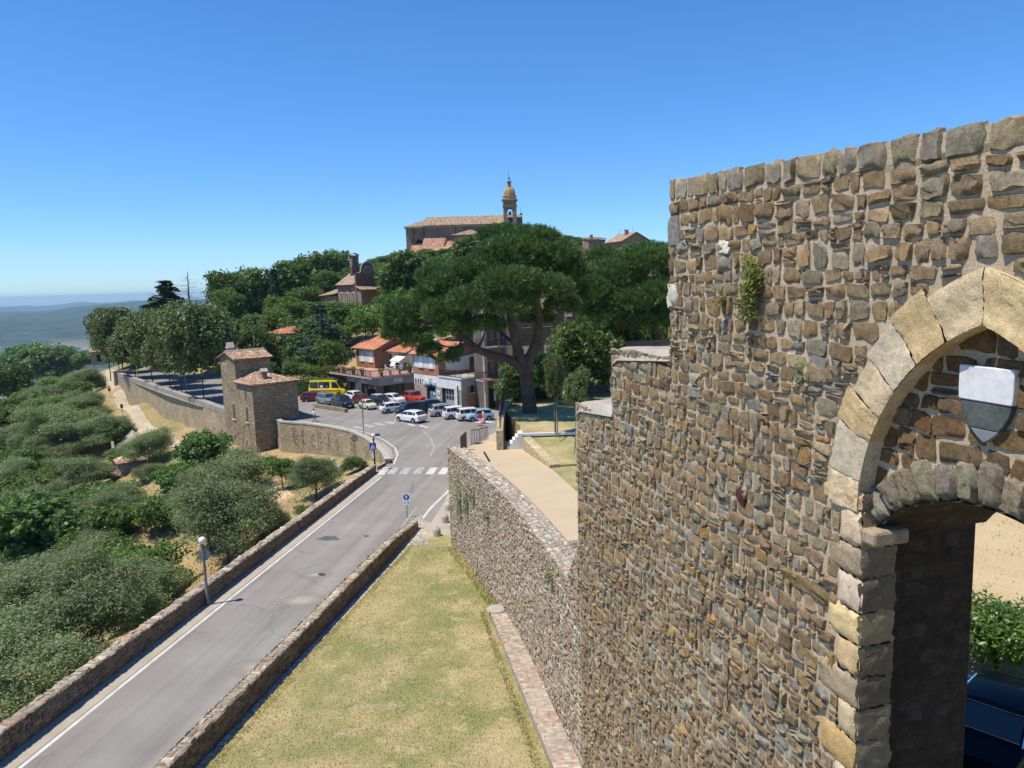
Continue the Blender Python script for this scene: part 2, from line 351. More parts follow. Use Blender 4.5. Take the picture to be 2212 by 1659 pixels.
class Stones:
    """a sheet of single stones; corners come in plane coordinates (s, z) and are mapped to space by pos + normal"""
    def __init__(s, to3, seed=1): s.to3 = to3; s.V = []; s.F = []; s.C = []; s.n = 0; s.r = np.random.default_rng(seed)
    def stone(s, c, depth, col, grid=G_FINE, rough=0.36, rnd=0.45, bury=0.03, jit=0.14):
        r = s.r; k = len(grid); c = np.asarray(c, float)
        size = min(np.hypot(*(c[1] - c[0])), np.hypot(*(c[3] - c[0])))
        c = c + r.uniform(-jit, jit, (4, 2)) * size
        gx, gy = np.meshgrid(grid, grid, indexing='ij')
        x = gx * np.sqrt(1 - .5 * rnd * gy ** 2); y = gy * np.sqrt(1 - .5 * rnd * gx ** 2)
        a, b = (x + 1) / 2, (y + 1) / 2
        p = ((1 - a) * (1 - b))[..., None] * c[0] + (a * (1 - b))[..., None] * c[1] + (a * b)[..., None] * c[2] + ((1 - a) * b)[..., None] * c[3]
        p = p + r.normal(0, .045 * size, p.shape)
        m = np.maximum(np.abs(gx), np.abs(gy))
        d = depth * (1 + r.normal(0, rough, m.shape)) + depth * .35 * (r.uniform(-1, 1) * gx + r.uniform(-1, 1) * gy)
        d = np.where(m > .99, -bury, np.where(m > .7, d * .82, d))
        s.V.append(s.to3(p[..., 0].ravel(), p[..., 1].ravel(), d.ravel()))
        i = np.arange(k * k).reshape(k, k); f = np.stack([i[:-1, :-1], i[1:, :-1], i[1:, 1:], i[:-1, 1:]], -1).reshape(-1, 4) + s.n
        s.F.append(f); s.n += k * k
        v = r.uniform(.84, 1.18); cc = np.array(col) * v * r.uniform(.965, 1.035, 3); s.C.append(np.tile(cc, (k * k, 1)))
    def courses(s, z0, z1, hfun, wfun, free, pal, wts, depth, gap, grid=G_FINE, wob=0.05, split=0.12, **kw):
        r = s.r; z = z0; wts = np.array(wts, float); wts /= wts.sum()
        ph = r.uniform(0, 6.28, 4)
        wv = lambda S, kk: wob * (math.sin(S * .9 + ph[0] + kk * 1.3) + .7 * math.sin(S * 2.3 + ph[1] + kk * 2.1) + .5 * math.sin(S * 5.1 + kk * 4.7))
        kk = 0
        while z < z1 - .04:
            h = hfun(z) * r.uniform(.78, 1.25); h = min(h, z1 - z)
            if z1 - z - h < .08: h = z1 - z
            for a, b in free(z, z + h):
                S = a
                while S < b - .03:
                    wd = wfun(z) * r.uniform(.55, 1.6)
                    if b - S - wd < .12: wd = b - S
                    lo = lambda q: z + (wv(q, kk) if z > z0 else 0); hi = lambda q: z + h + (wv(q, kk + 1) if z + h < z1 - .02 else 0)
                    parts = [(S, S + wd, 0, 1)]
                    if r.random() < split and h > .17: m_ = r.uniform(.35, .65); parts = [(S, S + wd, 0, m_), (S, S + wd, m_, 1)]
                    elif r.random() < split * .6 and wd > .3: parts = [(S, S + wd * .62, 0, 1), (S + wd * .62, S + wd, 0, .5), (S + wd * .62, S + wd, .5, 1)]
                    for s0, s1, f0, f1 in parts:
                        g = gap * r.uniform(.6, 1.5)
                        zz = lambda q, f: lo(q) + (hi(q) - lo(q)) * f
                        s.stone([(s0 + g, zz(s0, f0) + g), (s1 - g, zz(s1, f0) + g), (s1 - g, zz(s1, f1) - g), (s0 + g, zz(s0, f1) - g)],
                                depth * r.uniform(.45, 1.45), pal[r.choice(len(pal), p=wts)], grid, rnd=r.uniform(.1, .65), **kw)
                    S += wd
            z += h; kk += 1
    def build(s, name, mat, parent=None):
        o = np_mesh(name, np.concatenate(s.V), np.concatenate(s.F), mat, parent, np.concatenate(s.C), smooth=True)
        o.data.set_sharp_from_angle(angle=R(48)); return o

M_FORT = stone_mat('sandstone_block', pit=.5, bump=1.0, sc=1.4, warm=(1.12, 1.06, .965)); M_PALE = stone_mat('weathered_grey_stone', bump=0.8, lichen=.35, warm=(1.05, 1.0, .93)); M_TRAV = stone_mat('travertine', pit=1.3, bump=0.8, con=.45, warm=(1.06, 1.0, .9))
M_MORT = ground_mat('lime_mortar', [(.3, (.46, .36, .245)), (.7, (.60, .485, .34))], 1.2, 26, .3, .8)
M_MORTD = ground_mat('grey_mortar', [(.3, (.23, .20, .165)), (.7, (.32, .28, .24))], 1.2, 26, .3, .8)
M_CAP = ground_mat('concrete_cap', [(.3, (.33, .29, .235)), (.7, (.45, .41, .35))], 1.3, 22, .25, .6, speck=((.24, .22, .19), 3.0, .6, .5))
M_SHADESTONE = masonry('shade_toned_masonry', [(.055, .04, .028), (.045, .034, .025), (.065, .052, .038)], (.05, .042, .032), .42, .25, .02, .07)  # stone colour darkened to carry the shade inside the gate passage

# wall plane: A + D*s along it (away from the viewer), N outwards towards the lawn
WA = np.array([8.24, 0, 0]); WD = np.array([-.2551, .9669, 0]); WN = np.array([-.9669, -.2551, 0])
def bow(s): return -.6 * np.sin(np.pi * np.clip((np.asarray(s, float) - 24.6) / 24.4, 0, 1))      # the terrace wall bends gently back
def wall3(s, z, d): return WA + np.outer(s, WD) + np.outer(np.asarray(d) + bow(s), WN) + np.outer(z, [0, 0, 1.0])
def W(s, z, d=0.0): return Vector(WA + WD * s + WN * (d + float(bow(s)))) + Vector((0, 0, z))
AS, AZ, AC = 9.57, 12.88, 1.08          # pointed arch: axis, springing, centre offset
RI, RE = 3.15, 3.88
def hw(z, rad):
    k = rad * rad - (z - AZ) ** 2
    return max(0.0, math.sqrt(k) - AC) if k > 0 else 0.0
fort = thing('fortress_wall', 'tall sunlit fortress wall of brown rubble stone with a pointed gate arch', 'stone wall', (0, 0, 0))
# quoins down the jamb
quoins = []; z = 5.6; k = 0; qr = random.Random(3)
while z < AZ + .25:
    h = qr.uniform(.4, .62); wd = (.48 if k % 2 else .85) * qr.uniform(.9, 1.2); quoins.append((z, min(z + h, AZ + .3), wd)); z += h; k += 1
def qw(z):
    for a, b, wd in quoins:
        if a <= z < b: return wd
    return .5
TOPZ = lambda s: 18.22 + .025 * (s - 9.2) * 1.5
def free_main(z0, z1):
    zm = (z0 + z1) / 2; res = []
    end = 17.97
    if zm < 12.75: end = 24.4
    elif zm < 14.62: end = 21.5
    if zm < AZ: e = AS + 1.98 + qw(zm); l = AS - 1.98 - qw(zm)
    else:
        h_ = min(hw(z0, RE), hw(zm, RE) + .05) if z0 > AZ else hw(zm, RE)
        if hw(z0, RE) <= 0.02: res.append((4.5, end)); return res
        e = AS + h_ + .02; l = AS - h_ - .02
    res.append((4.5, l)); res.append((e, end)); return res
wtop = lambda s, z: z + (18.27 + .05 * (np.asarray(s) - 9.2) - 18.5) * np.clip((np.asarray(z) - 13.5) / 5, 0, 1)
st = Stones(lambda s, z, d: wall3(s, np.where(np.asarray(z) > 16.8, z + (18.27 + .05 * (np.asarray(s) - 9.2) - 18.5) * np.clip((np.asarray(z) - 16.8) / 1.5, 0, 1), z), d), 5)
st.courses(0, 18.06, lambda z: max(.165, .128 + .0103 * z), lambda z: .285 + .006 * z, free_main, FORT, FORTW, .047, .0155, wob=.035, split=.13)
st.courses(18.06, 18.5, lambda z: .9, lambda z: .46, lambda a, b: [(4.5, 17.97)], FORT[3:8], [2, 2, 2, 1.4, .8], .05, .012, wob=.006, split=.0, jit=.05)
# a few single marked stones
for (s0, s1, z0, z1, c) in ((17.5, 17.97, 15.9, 16.4, (.6, .58, .54)), (15.35, 15.75, 16.95, 17.22, (.62, .6, .54)), (12.2, 13.6, 11.12, 11.34, (.20, .16, .085)), (17.45, 17.96, 17.2, 17.75, (.25, .25, .25)),
                            (12.3, 12.9, 14.75, 15.05, (.22, .19, .13)), (14.75, 15.1, 12.1, 12.4, (.13, .045, .035))):
    st.stone([(s0, z0), (s1, z0), (s1, z1), (s0, z1)], .07, c, rnd=.15)
stw = st.build('stonework', M_FORT, fort)
# mortar bed between the stones
mb = MB()
def quad(s0, s1, z0, z1, d=0.0, s0b=None, s1b=None):
    a = W(s0, z0, d); b = W(s1, z0, d); c = W(s1 if s1b is None else s1b, z1, d); e = W(s0 if s0b is None else s0b, z1, d)
    mb.add([a, b, c, e], [(3, 2, 1, 0)])
quad(12.05, 24.5, 0, 12.75); quad(12.25, 21.5, 12.75, 14.5); quad(12.25, 17.95, 14.5, 16.8); quad(4.4, 17.95, 16.8, 18.0)
for q in range(14): a_, b_ = 4.4 + 13.55 * q / 14, 4.4 + 13.55 * (q + 1) / 14; mb.add([W(a_, 17.9), W(b_, 17.9), W(b_, 18.2 + .05 * (b_ - 9.2)), W(a_, 18.2 + .05 * (a_ - 9.2))], [(3, 2, 1, 0)])
quad(4.4, 4.5, 16.8, 18.0); quad(4.4, 7.1, 5.5, 16.8)
zz = [12.75 + .135 * i for i in range(31)]
for a, b in zip(zz, zz[1:]):
    ha, hb = [max(hw(max(q, AZ), (RI + RE) / 2), .0) for q in (a, b)]
    quad(AS + ha, 12.25, a, b, 0, AS + hb); quad(7.1, AS - ha, a, b, 0, None, AS - hb)
mb.build('mortar', M_MORT, fort)
# solid core, merlon steps with rounded concrete caps
cb = MB()
def core(s0, s1, z0, z1, d0, d1):
    o = W(s0, z0, d0); cb.obox(o, W(s1, z0, d0) - o, W(s0, z0, d1) - o, (0, 0, z1 - z0))
core(12.0, 17.93, 0, 18.32, -.04, -1.7); core(15.0, 17.93, 18.32, 18.5, -.04, -1.7); core(17.93, 21.46, 0, 14.35, -.04, -1.7); core(21.46, 24.45, 0, 12.45, -.04, -1.7)
core(3.0, 12.0, 16.95, 18.1, -.04, -1.7); core(3.0, 12.0, 13.95, 16.95, -.32, -2.5); core(3.0, 7.0, 0, 13.95, -.04, -2.5); core(11.95, 12.0, 5.5, 13.95, -.6, -2.5)
core(12.0, 13.2, 0, 14.0, -1.7, -2.5)
cb.build('wall_core', M_MORTD, fort)
def cap(s0, s1, zt, name):
    V = []; F = []; ns, nd = 26, 14
    for i in range(ns + 1):
        q = i / ns; s_ = s0 + (s1 - s0) * q; e = (1 - q) * (s1 - s0)
        for j in range(nd + 1):
            d = .07 - 1.85 * j / nd
            ed = min(e, .55) / .55; dd = min(min(.07 - d, d + 1.78), .3) / .3
            zz_ = zt - .42 * (1 - math.sqrt(max(0, 1 - (1 - ed) ** 2))) - .16 * (1 - math.sqrt(max(0, 1 - (1 - dd) ** 2))) + .03 * math.sin(s_ * 3.1 + d * 2) + nrng.normal(0, .006) + .35 * (1 - q) * (.5 if zt > 14 else .8)
            if j in (0, nd): zz_ = zt - .34 + .3 * (1 - q) - (.22 * (1 - ed))
            V.append(W(s_, zz_, d))
    for i in range(ns):
        for j in range(nd): a = i * (nd + 1) + j; F.append((a, a + nd + 1, a + nd + 2, a + 1))
    o = np_mesh(name, [tuple(v) for v in V], F, M_CAP, fort, smooth=True); return o
cap(17.9, 21.52, 14.68, 'concrete_cap'); cap(21.4, 24.5, 12.82, 'concrete_cap')
for s_, zt in ((21.5, 14.36), (24.45, 12.46), (17.95, 18.4)):      # end faces with their own stones
    o_ = W(s_, 0); e3 = lambda q, z_, d, o_=o_: np.array(o_) + np.outer(-q, WN) + np.outer(d, WD) + np.outer(z_, [0, 0, 1.0])
    se = Stones(e3, int(s_)); se.courses(max(zt - 6.5, 6), zt, lambda z: .26, lambda z: .4, lambda a, b: [(0, 1.7)], FORT, FORTW, .05, .015, G_LOW, wob=.02); se.build('end_stonework', M_FORT, fort)
# pointed arch of travertine voussoirs
av = Stones(wall3, 9); TR = [(.64, .49, .285), (.67, .555, .38), (.63, .44, .21), (.65, .575, .45), (.68, .54, .32), (.60, .46, .27)]
am = math.acos(AC / RI) if False else math.atan2(math.sqrt(RI * RI - AC * AC), AC)
nv = 7; cuts = [0, .125, .30, .42, .55, .70, .85, 1.0]
for sd_ in (1, -1):
    for k in range(nv):
        a0, a1 = cuts[k] * am, cuts[k + 1] * am; g = .0016
        pt = lambda a, rad: (AS + sd_ * max(rad * math.cos(a) - AC, .012), AZ + rad * math.sin(a))
        ro = RE * (1 + .018 * ((k * 7) % 3 - 1))
        n = 3
        for q in range(n):
            pass
        c4 = [pt(a0 + g, RI), pt(a0 + g, ro), pt(a1 - g, ro), pt(a1 - g, RI)]
        if k == nv - 1: c4[2] = (AS + sd_ * .012, AZ + 3.9)
        if sd_ < 0: c4 = [c4[1], c4[0], c4[3], c4[2]]
        # curve the intrados side: a fine grid patch bent on the arc
        gr = np.linspace(-1, 1, 15); gx, gy = np.meshgrid(gr, gr, indexing='ij'); rr = RI + (ro - RI) * (gx + 1) / 2; aa = a0 + g + (a1 - a0 - 2 * g) * (gy + 1) / 2
        rad_chord = ro * math.cos((a1 - a0) / 2); t_ = (gx + 1) / 2
        straight = rad_chord / np.cos(aa - (a0 + a1) / 2) + (ro - rad_chord) * .35
        rr = RI + (straight - RI) * t_
        if k == nv - 1:
            straight = ro + 0 * aa; rr = RI + (ro - RI) * t_ ; amax = np.arccos(np.minimum(AC / rr, 1)); aa = a0 + g + (amax - a0 - 2 * g) * (gy + 1) / 2
        S_ = AS + sd_ * np.maximum(rr * np.cos(aa) - AC, .006); Z_ = AZ + rr * np.sin(aa)
        d_ = .07 + av.r.normal(0, .006, gx.shape) + .02 * np.sin(gx * 3 + k) ; m_ = np.maximum(np.abs(gx), np.abs(gy)); d_ = np.where(m_ > .99, d_ - .008, d_)
        V3 = av.to3(S_.ravel(), Z_.ravel(), d_.ravel()); kk = 15; ii = np.arange(kk * kk).reshape(kk, kk)
        f = np.stack([ii[:-1, :-1], ii[1:, :-1], ii[1:, 1:], ii[:-1, 1:]], -1).reshape(-1, 4)
        if sd_ > 0: f = f[:, ::-1]
        av.V.append(V3); av.F.append(f + av.n); av.n += kk * kk; av.C.append(np.tile(np.array(TR[(k * 2 + (sd_ < 0) * 3 + 1) % 6]) * av.r.uniform(.9, 1.1), (kk * kk, 1)))
        # intrados soffit of this stone
        aS = np.linspace(a0, a1, 9); V3 = []
        for a in aS:
            for dd in (.06, -.34):
                p_ = pt(a, RI); V3.append(W(p_[0], p_[1], dd))
        f = [(2 * i, 2 * i + 1, 2 * i + 3, 2 * i + 2) for i in range(8)]
        if sd_ < 0: f = [q[::-1] for q in f]
        av.V.append(np.array(V3)); av.F.append(np.array(f) + av.n); av.n += 18; av.C.append(np.tile(np.array(TR[(k * 2 + 1) % 6]), (18, 1)))
        aS = np.linspace(a0 + g, a1 - g, 9); V3 = []
        for i_, a in enumerate(aS):
            rs = rad_chord / math.cos(a - (a0 + a1) / 2) + (ro - rad_chord) * .35
            if k == nv - 1: rs = ro; a = a0 + g + (math.acos(AC / ro) - a0 - 2 * g) * i_ / 8
            for dd in (.055, -.06): V3.append(W(AS + sd_ * max(rs * math.cos(a) - AC, .006), AZ + rs * math.sin(a), dd))
        f = [(2 * i + 1, 2 * i, 2 * i + 2, 2 * i + 3) for i in range(8)]
        if sd_ < 0: f = [q[::-1] for q in f]
        av.V.append(np.array(V3)); av.F.append(np.array(f) + av.n); av.n += 18; av.C.append(np.tile(np.array(TR[(k * 2 + 1) % 6]), (18, 1)))
av.build('pointed_arch', M_TRAV, fort)
# jamb quoins with their reveal
for sd_ in (1, -1):
    jq = Stones(wall3, 12)
    for i, (a, b, wd) in enumerate(quoins):
        s0, s1 = AS + sd_ * 1.98, AS + sd_ * (1.98 + wd); lo, hi_ = min(s0, s1), max(s0, s1); c = TR[(i * 5 + 2) % 6] if i % 4 else (.46, .38, .28)
        jq.stone([(lo, a + .006), (hi_ - .01, a + .006), (hi_ - .01, b - .006), (lo, b - .006)], .05, c, np.linspace(-1, 1, 9) , rough=.1, rnd=.1, bury=.0, jit=.015)
    jq.build('jamb_quoins', M_TRAV, fort)
rv = Stones(lambda s, z, d: WA + WD * (AS + 1.98) + np.outer(-s, WN) + np.outer(-d, WD) + np.outer(z, [0, 0, 1.0]), 13)
for i, (a, b, wd) in enumerate(quoins):
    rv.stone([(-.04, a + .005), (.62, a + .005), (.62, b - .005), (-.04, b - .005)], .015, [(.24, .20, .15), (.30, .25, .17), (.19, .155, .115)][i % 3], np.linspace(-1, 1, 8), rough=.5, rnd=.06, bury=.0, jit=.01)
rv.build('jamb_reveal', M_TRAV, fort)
# tympanum, recessed masonry under the arch
tp = MB(); zs = [12.4 + .12 * i for i in range(30)]
for a, b in zip(zs, zs[1:]):
    f_ = lambda q: hw(max(q, AZ), RI + .25)
    if f_(b) > 0: tp.add([W(AS - f_(a), a, -.24), W(AS + f_(a), a, -.24), W(AS + f_(b), b, -.24), W(AS - f_(b), b, -.24)], [(3, 2, 1, 0)])
SR = 2.68; SC = 13.50 - SR            # segmental arch radius and centre
zc = lambda x, rad: SC + math.sqrt(max(rad * rad - x * x, 0))
tp2 = MB()
ts = Stones(lambda s, z, d: wall3(s, z, d - .24), 21)
def free_t(z0, z1):
    zm = (z0 + z1) / 2; h_ = hw(max(zm, AZ), RI) + .12
    x = math.sqrt(max((SR + .5) ** 2 - (zm - SC) ** 2, 0)) if zm < SC + SR + .5 else 0
    if h_ < .15: return []
    return [(AS - h_, AS + h_)] if x < .1 else ([(AS - h_, AS - x), (AS + x, AS + h_)] if x < h_ - .1 else [])
ts.courses(12.95, 15.9, lambda z: .30, lambda z: .52, free_t, [(.17, .105, .055), (.155, .11, .07), (.19, .125, .065), (.21, .15, .09)], [3, 3, 2, 1], .035, .012, wob=.01, split=.05)
ts.build('tympanum_stones', M_FORT, fort)
mt = MB()
for i in range(40):
    x0, x1 = -2.35 + 4.7 * i / 40, -2.35 + 4.7 * (i + 1) / 40
    tz = lambda x: AZ + math.sqrt(max((RI + .25) ** 2 - (abs(x) + AC) ** 2, 0)); bz = lambda x: zc(x, SR + .3)
    if tz((x0 + x1) / 2) > bz((x0 + x1) / 2): mt.add([W(AS + x0, bz(x0), -.24), W(AS + x1, bz(x1), -.24), W(AS + x1, tz(x1), -.24), W(AS + x0, tz(x0), -.24)], [(3, 2, 1, 0)])
mt.build('tympanum_mortar', M_MORT, fort)
# segmental arch of grey voussoirs, soffit runs into the passage
sg = Stones(lambda s, z, d: wall3(s, z, d - .2), 23); na = 15; am2 = math.asin(min(2.12 / SR, 1))
for k in range(na):
    a0 = -am2 + 2 * am2 * k / na + .006; a1 = -am2 + 2 * am2 * (k + 1) / na - .006
    p_ = lambda a, rad: (AS + rad * math.sin(a), SC + rad * math.cos(a)); rk = SR + .58 + .05 * ((k * 5) % 3 - 1)
    sg.stone([p_(a0, SR), p_(a1, SR), p_(a1, rk), p_(a0, rk)], .07, [(.25, .225, .165), (.235, .22, .18), (.27, .235, .165), (.25, .215, .165)][k % 4], np.linspace(-1, 1, 8), rough=.22, rnd=.12, bury=.06, jit=.02)
sg.build('lower_arch', M_FORT, fort)
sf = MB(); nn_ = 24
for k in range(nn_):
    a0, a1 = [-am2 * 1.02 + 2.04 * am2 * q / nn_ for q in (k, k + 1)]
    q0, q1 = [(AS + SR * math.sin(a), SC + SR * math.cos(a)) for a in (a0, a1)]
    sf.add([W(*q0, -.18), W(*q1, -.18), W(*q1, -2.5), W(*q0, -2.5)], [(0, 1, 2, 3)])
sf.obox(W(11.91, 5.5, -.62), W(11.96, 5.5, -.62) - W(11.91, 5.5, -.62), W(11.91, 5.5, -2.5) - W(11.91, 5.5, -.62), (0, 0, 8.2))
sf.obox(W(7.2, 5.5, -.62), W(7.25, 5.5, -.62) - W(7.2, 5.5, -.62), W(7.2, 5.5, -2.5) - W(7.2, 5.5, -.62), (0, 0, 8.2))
sf.build('passage_lining', M_SHADESTONE, fort)
for sd_ in (1, -1):
    im = MB()
    o = W(AS + sd_ * 1.72, 12.42, .03); im.obox(o, W(AS + sd_ * 2.35, 12.42, .03) - o, W(AS + sd_ * 1.72, 12.42, -.62) - o, (0, 0, .24))
    im.build('impost', M_TRAV, fort, bevel=.05, color=True).data.color_attributes[0].data.foreach_set('color', [.42, .35, .26, 1] * 24)
# the two-tone stone shield over the gate
M_SHW = ground_mat('white_marble', [(.3, (.62, .60, .60)), (.7, (.78, .76, .75))], 3.0, 9, .12, .15, speck=((.45, .45, .48), 5, .62, .5))
M_SHD = ground_mat('dark_green_marble', [(.3, (.055, .066, .062)), (.7, (.12, .135, .128))], 4, 20, .25, .2, speck=((.45, .45, .43), 7, .68, .6))
M_SHG = simple('grey_slate', (.20, .215, .225), .8)
shs = thing('stone_shield', 'stone coat of arms, white upper half over dark green, above the gate', 'shield')
SX, SZ = 9.66, 14.34
def sh_outline(z): 
    t = min(max((z - SZ) / .70, 0), 1); return .40 * (1 - (1 - t) ** 2.3) ** .85
def sh_part(z0, z1, mat, name, d=-.13):
    m_ = MB(); n = 10; pts = [(sh_outline(z0 + (z1 - z0) * i / n), z0 + (z1 - z0) * i / n) for i in range(n + 1)]
    poly = [(SX + x, q) for x, q in pts] + [(SX - x, q) for x, q in pts[::-1]]
    if pts[0][0] < 1e-3: poly = poly[:-1]
    N_ = len(poly); f = [W(a, b, d) for a, b in poly]; bk = [W(a, b, -.22) for a, b in poly]
    m_.add(f + bk, [tuple(range(N_))] + [(i, i + N_, (i + 1) % N_ + N_, (i + 1) % N_) for i in range(N_)]); return m_.build(name, mat, shs, bevel=.012)
sh_part(SZ + .52, SZ + .96, M_SHW, 'white_field'); sh_part(SZ + .17, SZ + .517, M_SHD, 'dark_field', -.145); sh_part(SZ, SZ + .167, M_SHG, 'grey_tip', -.15)

# ------------------------------------------------------------------ ramp / terrace retaining wall, same line, lower and paler
fort['kind'] = 'thing'
rw = thing('terrace_wall', 'long pale weathered retaining wall with a broad stone top beside the lawn', 'stone wall')
rw['kind'] = 'thing'; RWT = 6.42; RW0, RW1 = 24.45, 48.9
rs = Stones(wall3, 31)
rs.courses(0, RWT, lambda z: .17, lambda z: .38, lambda a, b: [(RW0, RW1)], PALE, [3, 3, 3, 1.6, 2, 2, 2], .042, .014, G_LOW, wob=.03, split=.1)
rs.courses(6.2, 8.0, lambda z: .2, lambda z: .33, lambda a, b: [(24.4, 24.4 + max(0.2, .9 * (8.0 - a)))], PALE + FORT[:4], [1] * 11, .05, .014, G_LOW, wob=.02)
rs.build('stonework', M_PALE, rw)
rb = MB()
for q in range(16):
    s0, s1 = RW0 + (RW1 - RW0) * q / 16, RW0 + (RW1 - RW0) * (q + 1) / 16; rb.prism([W(s0, 0, -.02)[:2], W(s1, 0, -.02)[:2], W(s1, 0, -1.0)[:2], W(s0, 0, -1.0)[:2]], 0, RWT - .05)
o = W(23.6, 5.0, -.5); rb.obox(o, W(29.6, 5, -.5) - o, W(23.6, 5, -2.6) - o, (0, 0, RWT - 5.06))
rb.prism([W(q, 0, d)[:2] for q, d in ((24.4, -.02), (26.3, -.02), (26.3, -1.0), (24.4, -1.4))], 6.3, [8.0, 6.36, 6.36, 7.3])
rb.build('core', M_MORTD, rw)
tops = Stones(lambda s, z, d: WA + np.outer(s, WD) + np.outer(-z + bow(s), WN) + np.outer(d + RWT - .05, [0, 0, 1.0]), 33)
tops.courses(-.04, .95, lambda z: .24, lambda z: .34, lambda a, b: [(26, RW1)], COPE[:3] + COPE[4:], [1, 1, 1, 1, 1], .04, .012, G_LOW, wob=.02)
tops.courses(.95, 2.5, lambda z: .3, lambda z: .42, lambda a, b: [(25.2, 29.5)], PALE + [(.34, .22, .15)], [1] * 8, .05, .02, G_LOW, wob=.05)
tops.courses(-.04, .95, lambda z: .24, lambda z: .34, lambda a, b: [(25.2, 26)], PALE, [1] * 7, .05, .02, G_LOW, wob=.05)
tops.build('coping', M_PALE, rw)
ee = Stones(lambda s, z, d: WA + WD * RW1 + np.outer(-s, WN) + np.outer(d, WD) + np.outer(z, [0, 0, 1.0]), 35); ee.courses(0, RWT, lambda z: .2, lambda z: .35, lambda a, b: [(0, 1)], PALE, [1] * 7, .05, .012, G_LOW); ee.build('end_stonework', M_PALE, rw)

# ------------------------------------------------------------------ the two low walls along the road
def low_wall(name, label, p0, p1, h0, h1, th, side, pal, seed, face_h0=0.0, base=0.0, topw=.30, taper=None):
    p0, p1 = Vector(p0), Vector(p1); d = (p1 - p0); L = d.length; d.normalize(); n = Vector((d.y, -d.x, 0))   # n: right hand side
    t = thing(name, label, 'stone wall'); h = lambda s: h0 + (h1 - h0) * s / L - (taper[1] * max(0, s - taper[0]) if taper else 0)
    D_, N_, O_ = np.array(d), np.array(n), np.array(p0)
    for sgn, off, nm in ((1, 0.0, 'stonework'), (-1, th, 'stonework')):
        hh = lambda s: h0 + (h1 - h0) * s / L
        f3 = lambda s, z, dd, sgn=sgn, off=off: O_ + np.outer(s, D_) + np.outer(-off + sgn * dd, N_) + np.outer(base + z * np.array([h(q) for q in np.atleast_1d(s)]), [0, 0, 1.0])
        sx = Stones(f3, seed + (sgn > 0)); sx.courses(0, 1.0, lambda z: .17, lambda z: .27, lambda a, b: [(0, L)], pal, [1] * len(pal), .03, .01, G_LOW, wob=.02, split=.08); o = sx.build(nm, M_FORT, t)
    f3 = lambda s, z, dd: O_ + np.outer(s, D_) + np.outer(-z, N_) + np.outer(base + dd + np.array([h(q) for q in np.atleast_1d(s)]), [0, 0, 1.0])
    sx = Stones(f3, seed + 5); sx.courses(-.05, th + .05, lambda z: th * .98, lambda z: topw, lambda a, b: [(0, L)], COPE, [3, 3, 3, 1.2, 2, 3], .05, .006, G_LOW, wob=.0, split=.25); sx.build('coping', M_FORT, t)
    c = MB(); nseg = 20; t['kind'] = 'thing'
    for i in range(nseg):
        s0, s1 = L * i / nseg, L * (i + 1) / nseg; a, b = p0 + d * s0 - n * .015, p0 + d * s1 - n * .015; w_ = -n * (th - .03)
        vs = [a, b, b + w_, a + w_]; z0, z1 = base + h(s0) - .005, base + h(s1) - .005
        c.add([(q.x, q.y, base - .6) for q in vs] + [(vs[0].x, vs[0].y, z0), (vs[1].x, vs[1].y, z1), (vs[2].x, vs[2].y, z1), (vs[3].x, vs[3].y, z0)],
              [(4, 5, 6, 7), (0, 1, 5, 4), (2, 3, 7, 6)] + ([(3, 0, 4, 7)] if i == 0 else []) + ([(1, 2, 6, 5)] if i == nseg - 1 else []))
    c.build('core', M_MORTD, t); return t
low_wall('roadside_wall', 'low stone wall between the road and the olive slope, lamp post beside it', (-22.2, 3.0, 0), (-12.5, 67.1, 0), 1.18, .68, .5, 1, BROWNLOW, 41)
low_wall('lawn_wall', 'low stone wall with pale coping between the road and the lawn', (-15.25, 4.5, 0), (-6.75, 50.6, 0), 1.0, .92, .5, 1, BROWNLOW + [(.28, .25, .2)], 51, taper=(41.5, .07))

# ------------------------------------------------------------------ brick kerb at the foot of the wall
M_OLDBRICK = masonry('worn_brick', [(.37, .25, .17), (.43, .33, .24), (.42, .36, .28), (.34, .23, .16), (.47, .41, .33)], (.36, .31, .25), .28, .13, .012, .01, .6, patch=(.42, .38, .32))
bk = MB(); bkt = P(1060, 1318, .35)
a, b = Vector((-1.5, 36.4, 0)), Vector((3.42, 11.5, 0)); d = (b - a).normalized(); n = Vector((-d.y, d.x, 0))
bk.prism([a[:2], b[:2], (b + n * .92)[:2], (a + n * .92)[:2]], -.2, .34)
kerb = bk.build('brick_ledge', M_OLDBRICK, bevel=.04); tag(kerb, 'worn red brick ledge at the foot of the fortress wall on the lawn', 'ledge')
sl = MB(); sl.lathe([(.0, .36), (.46, .34), (.50, .36), (.48, .40), (.35, .42), (.0, .42)], (-1.12, 36.3, 0), 18); slo = sl.build('stone_slab', M_CAP, None, 40); tag(slo, 'rounded grey stone slab at the far end of the brick ledge', 'stone slab')
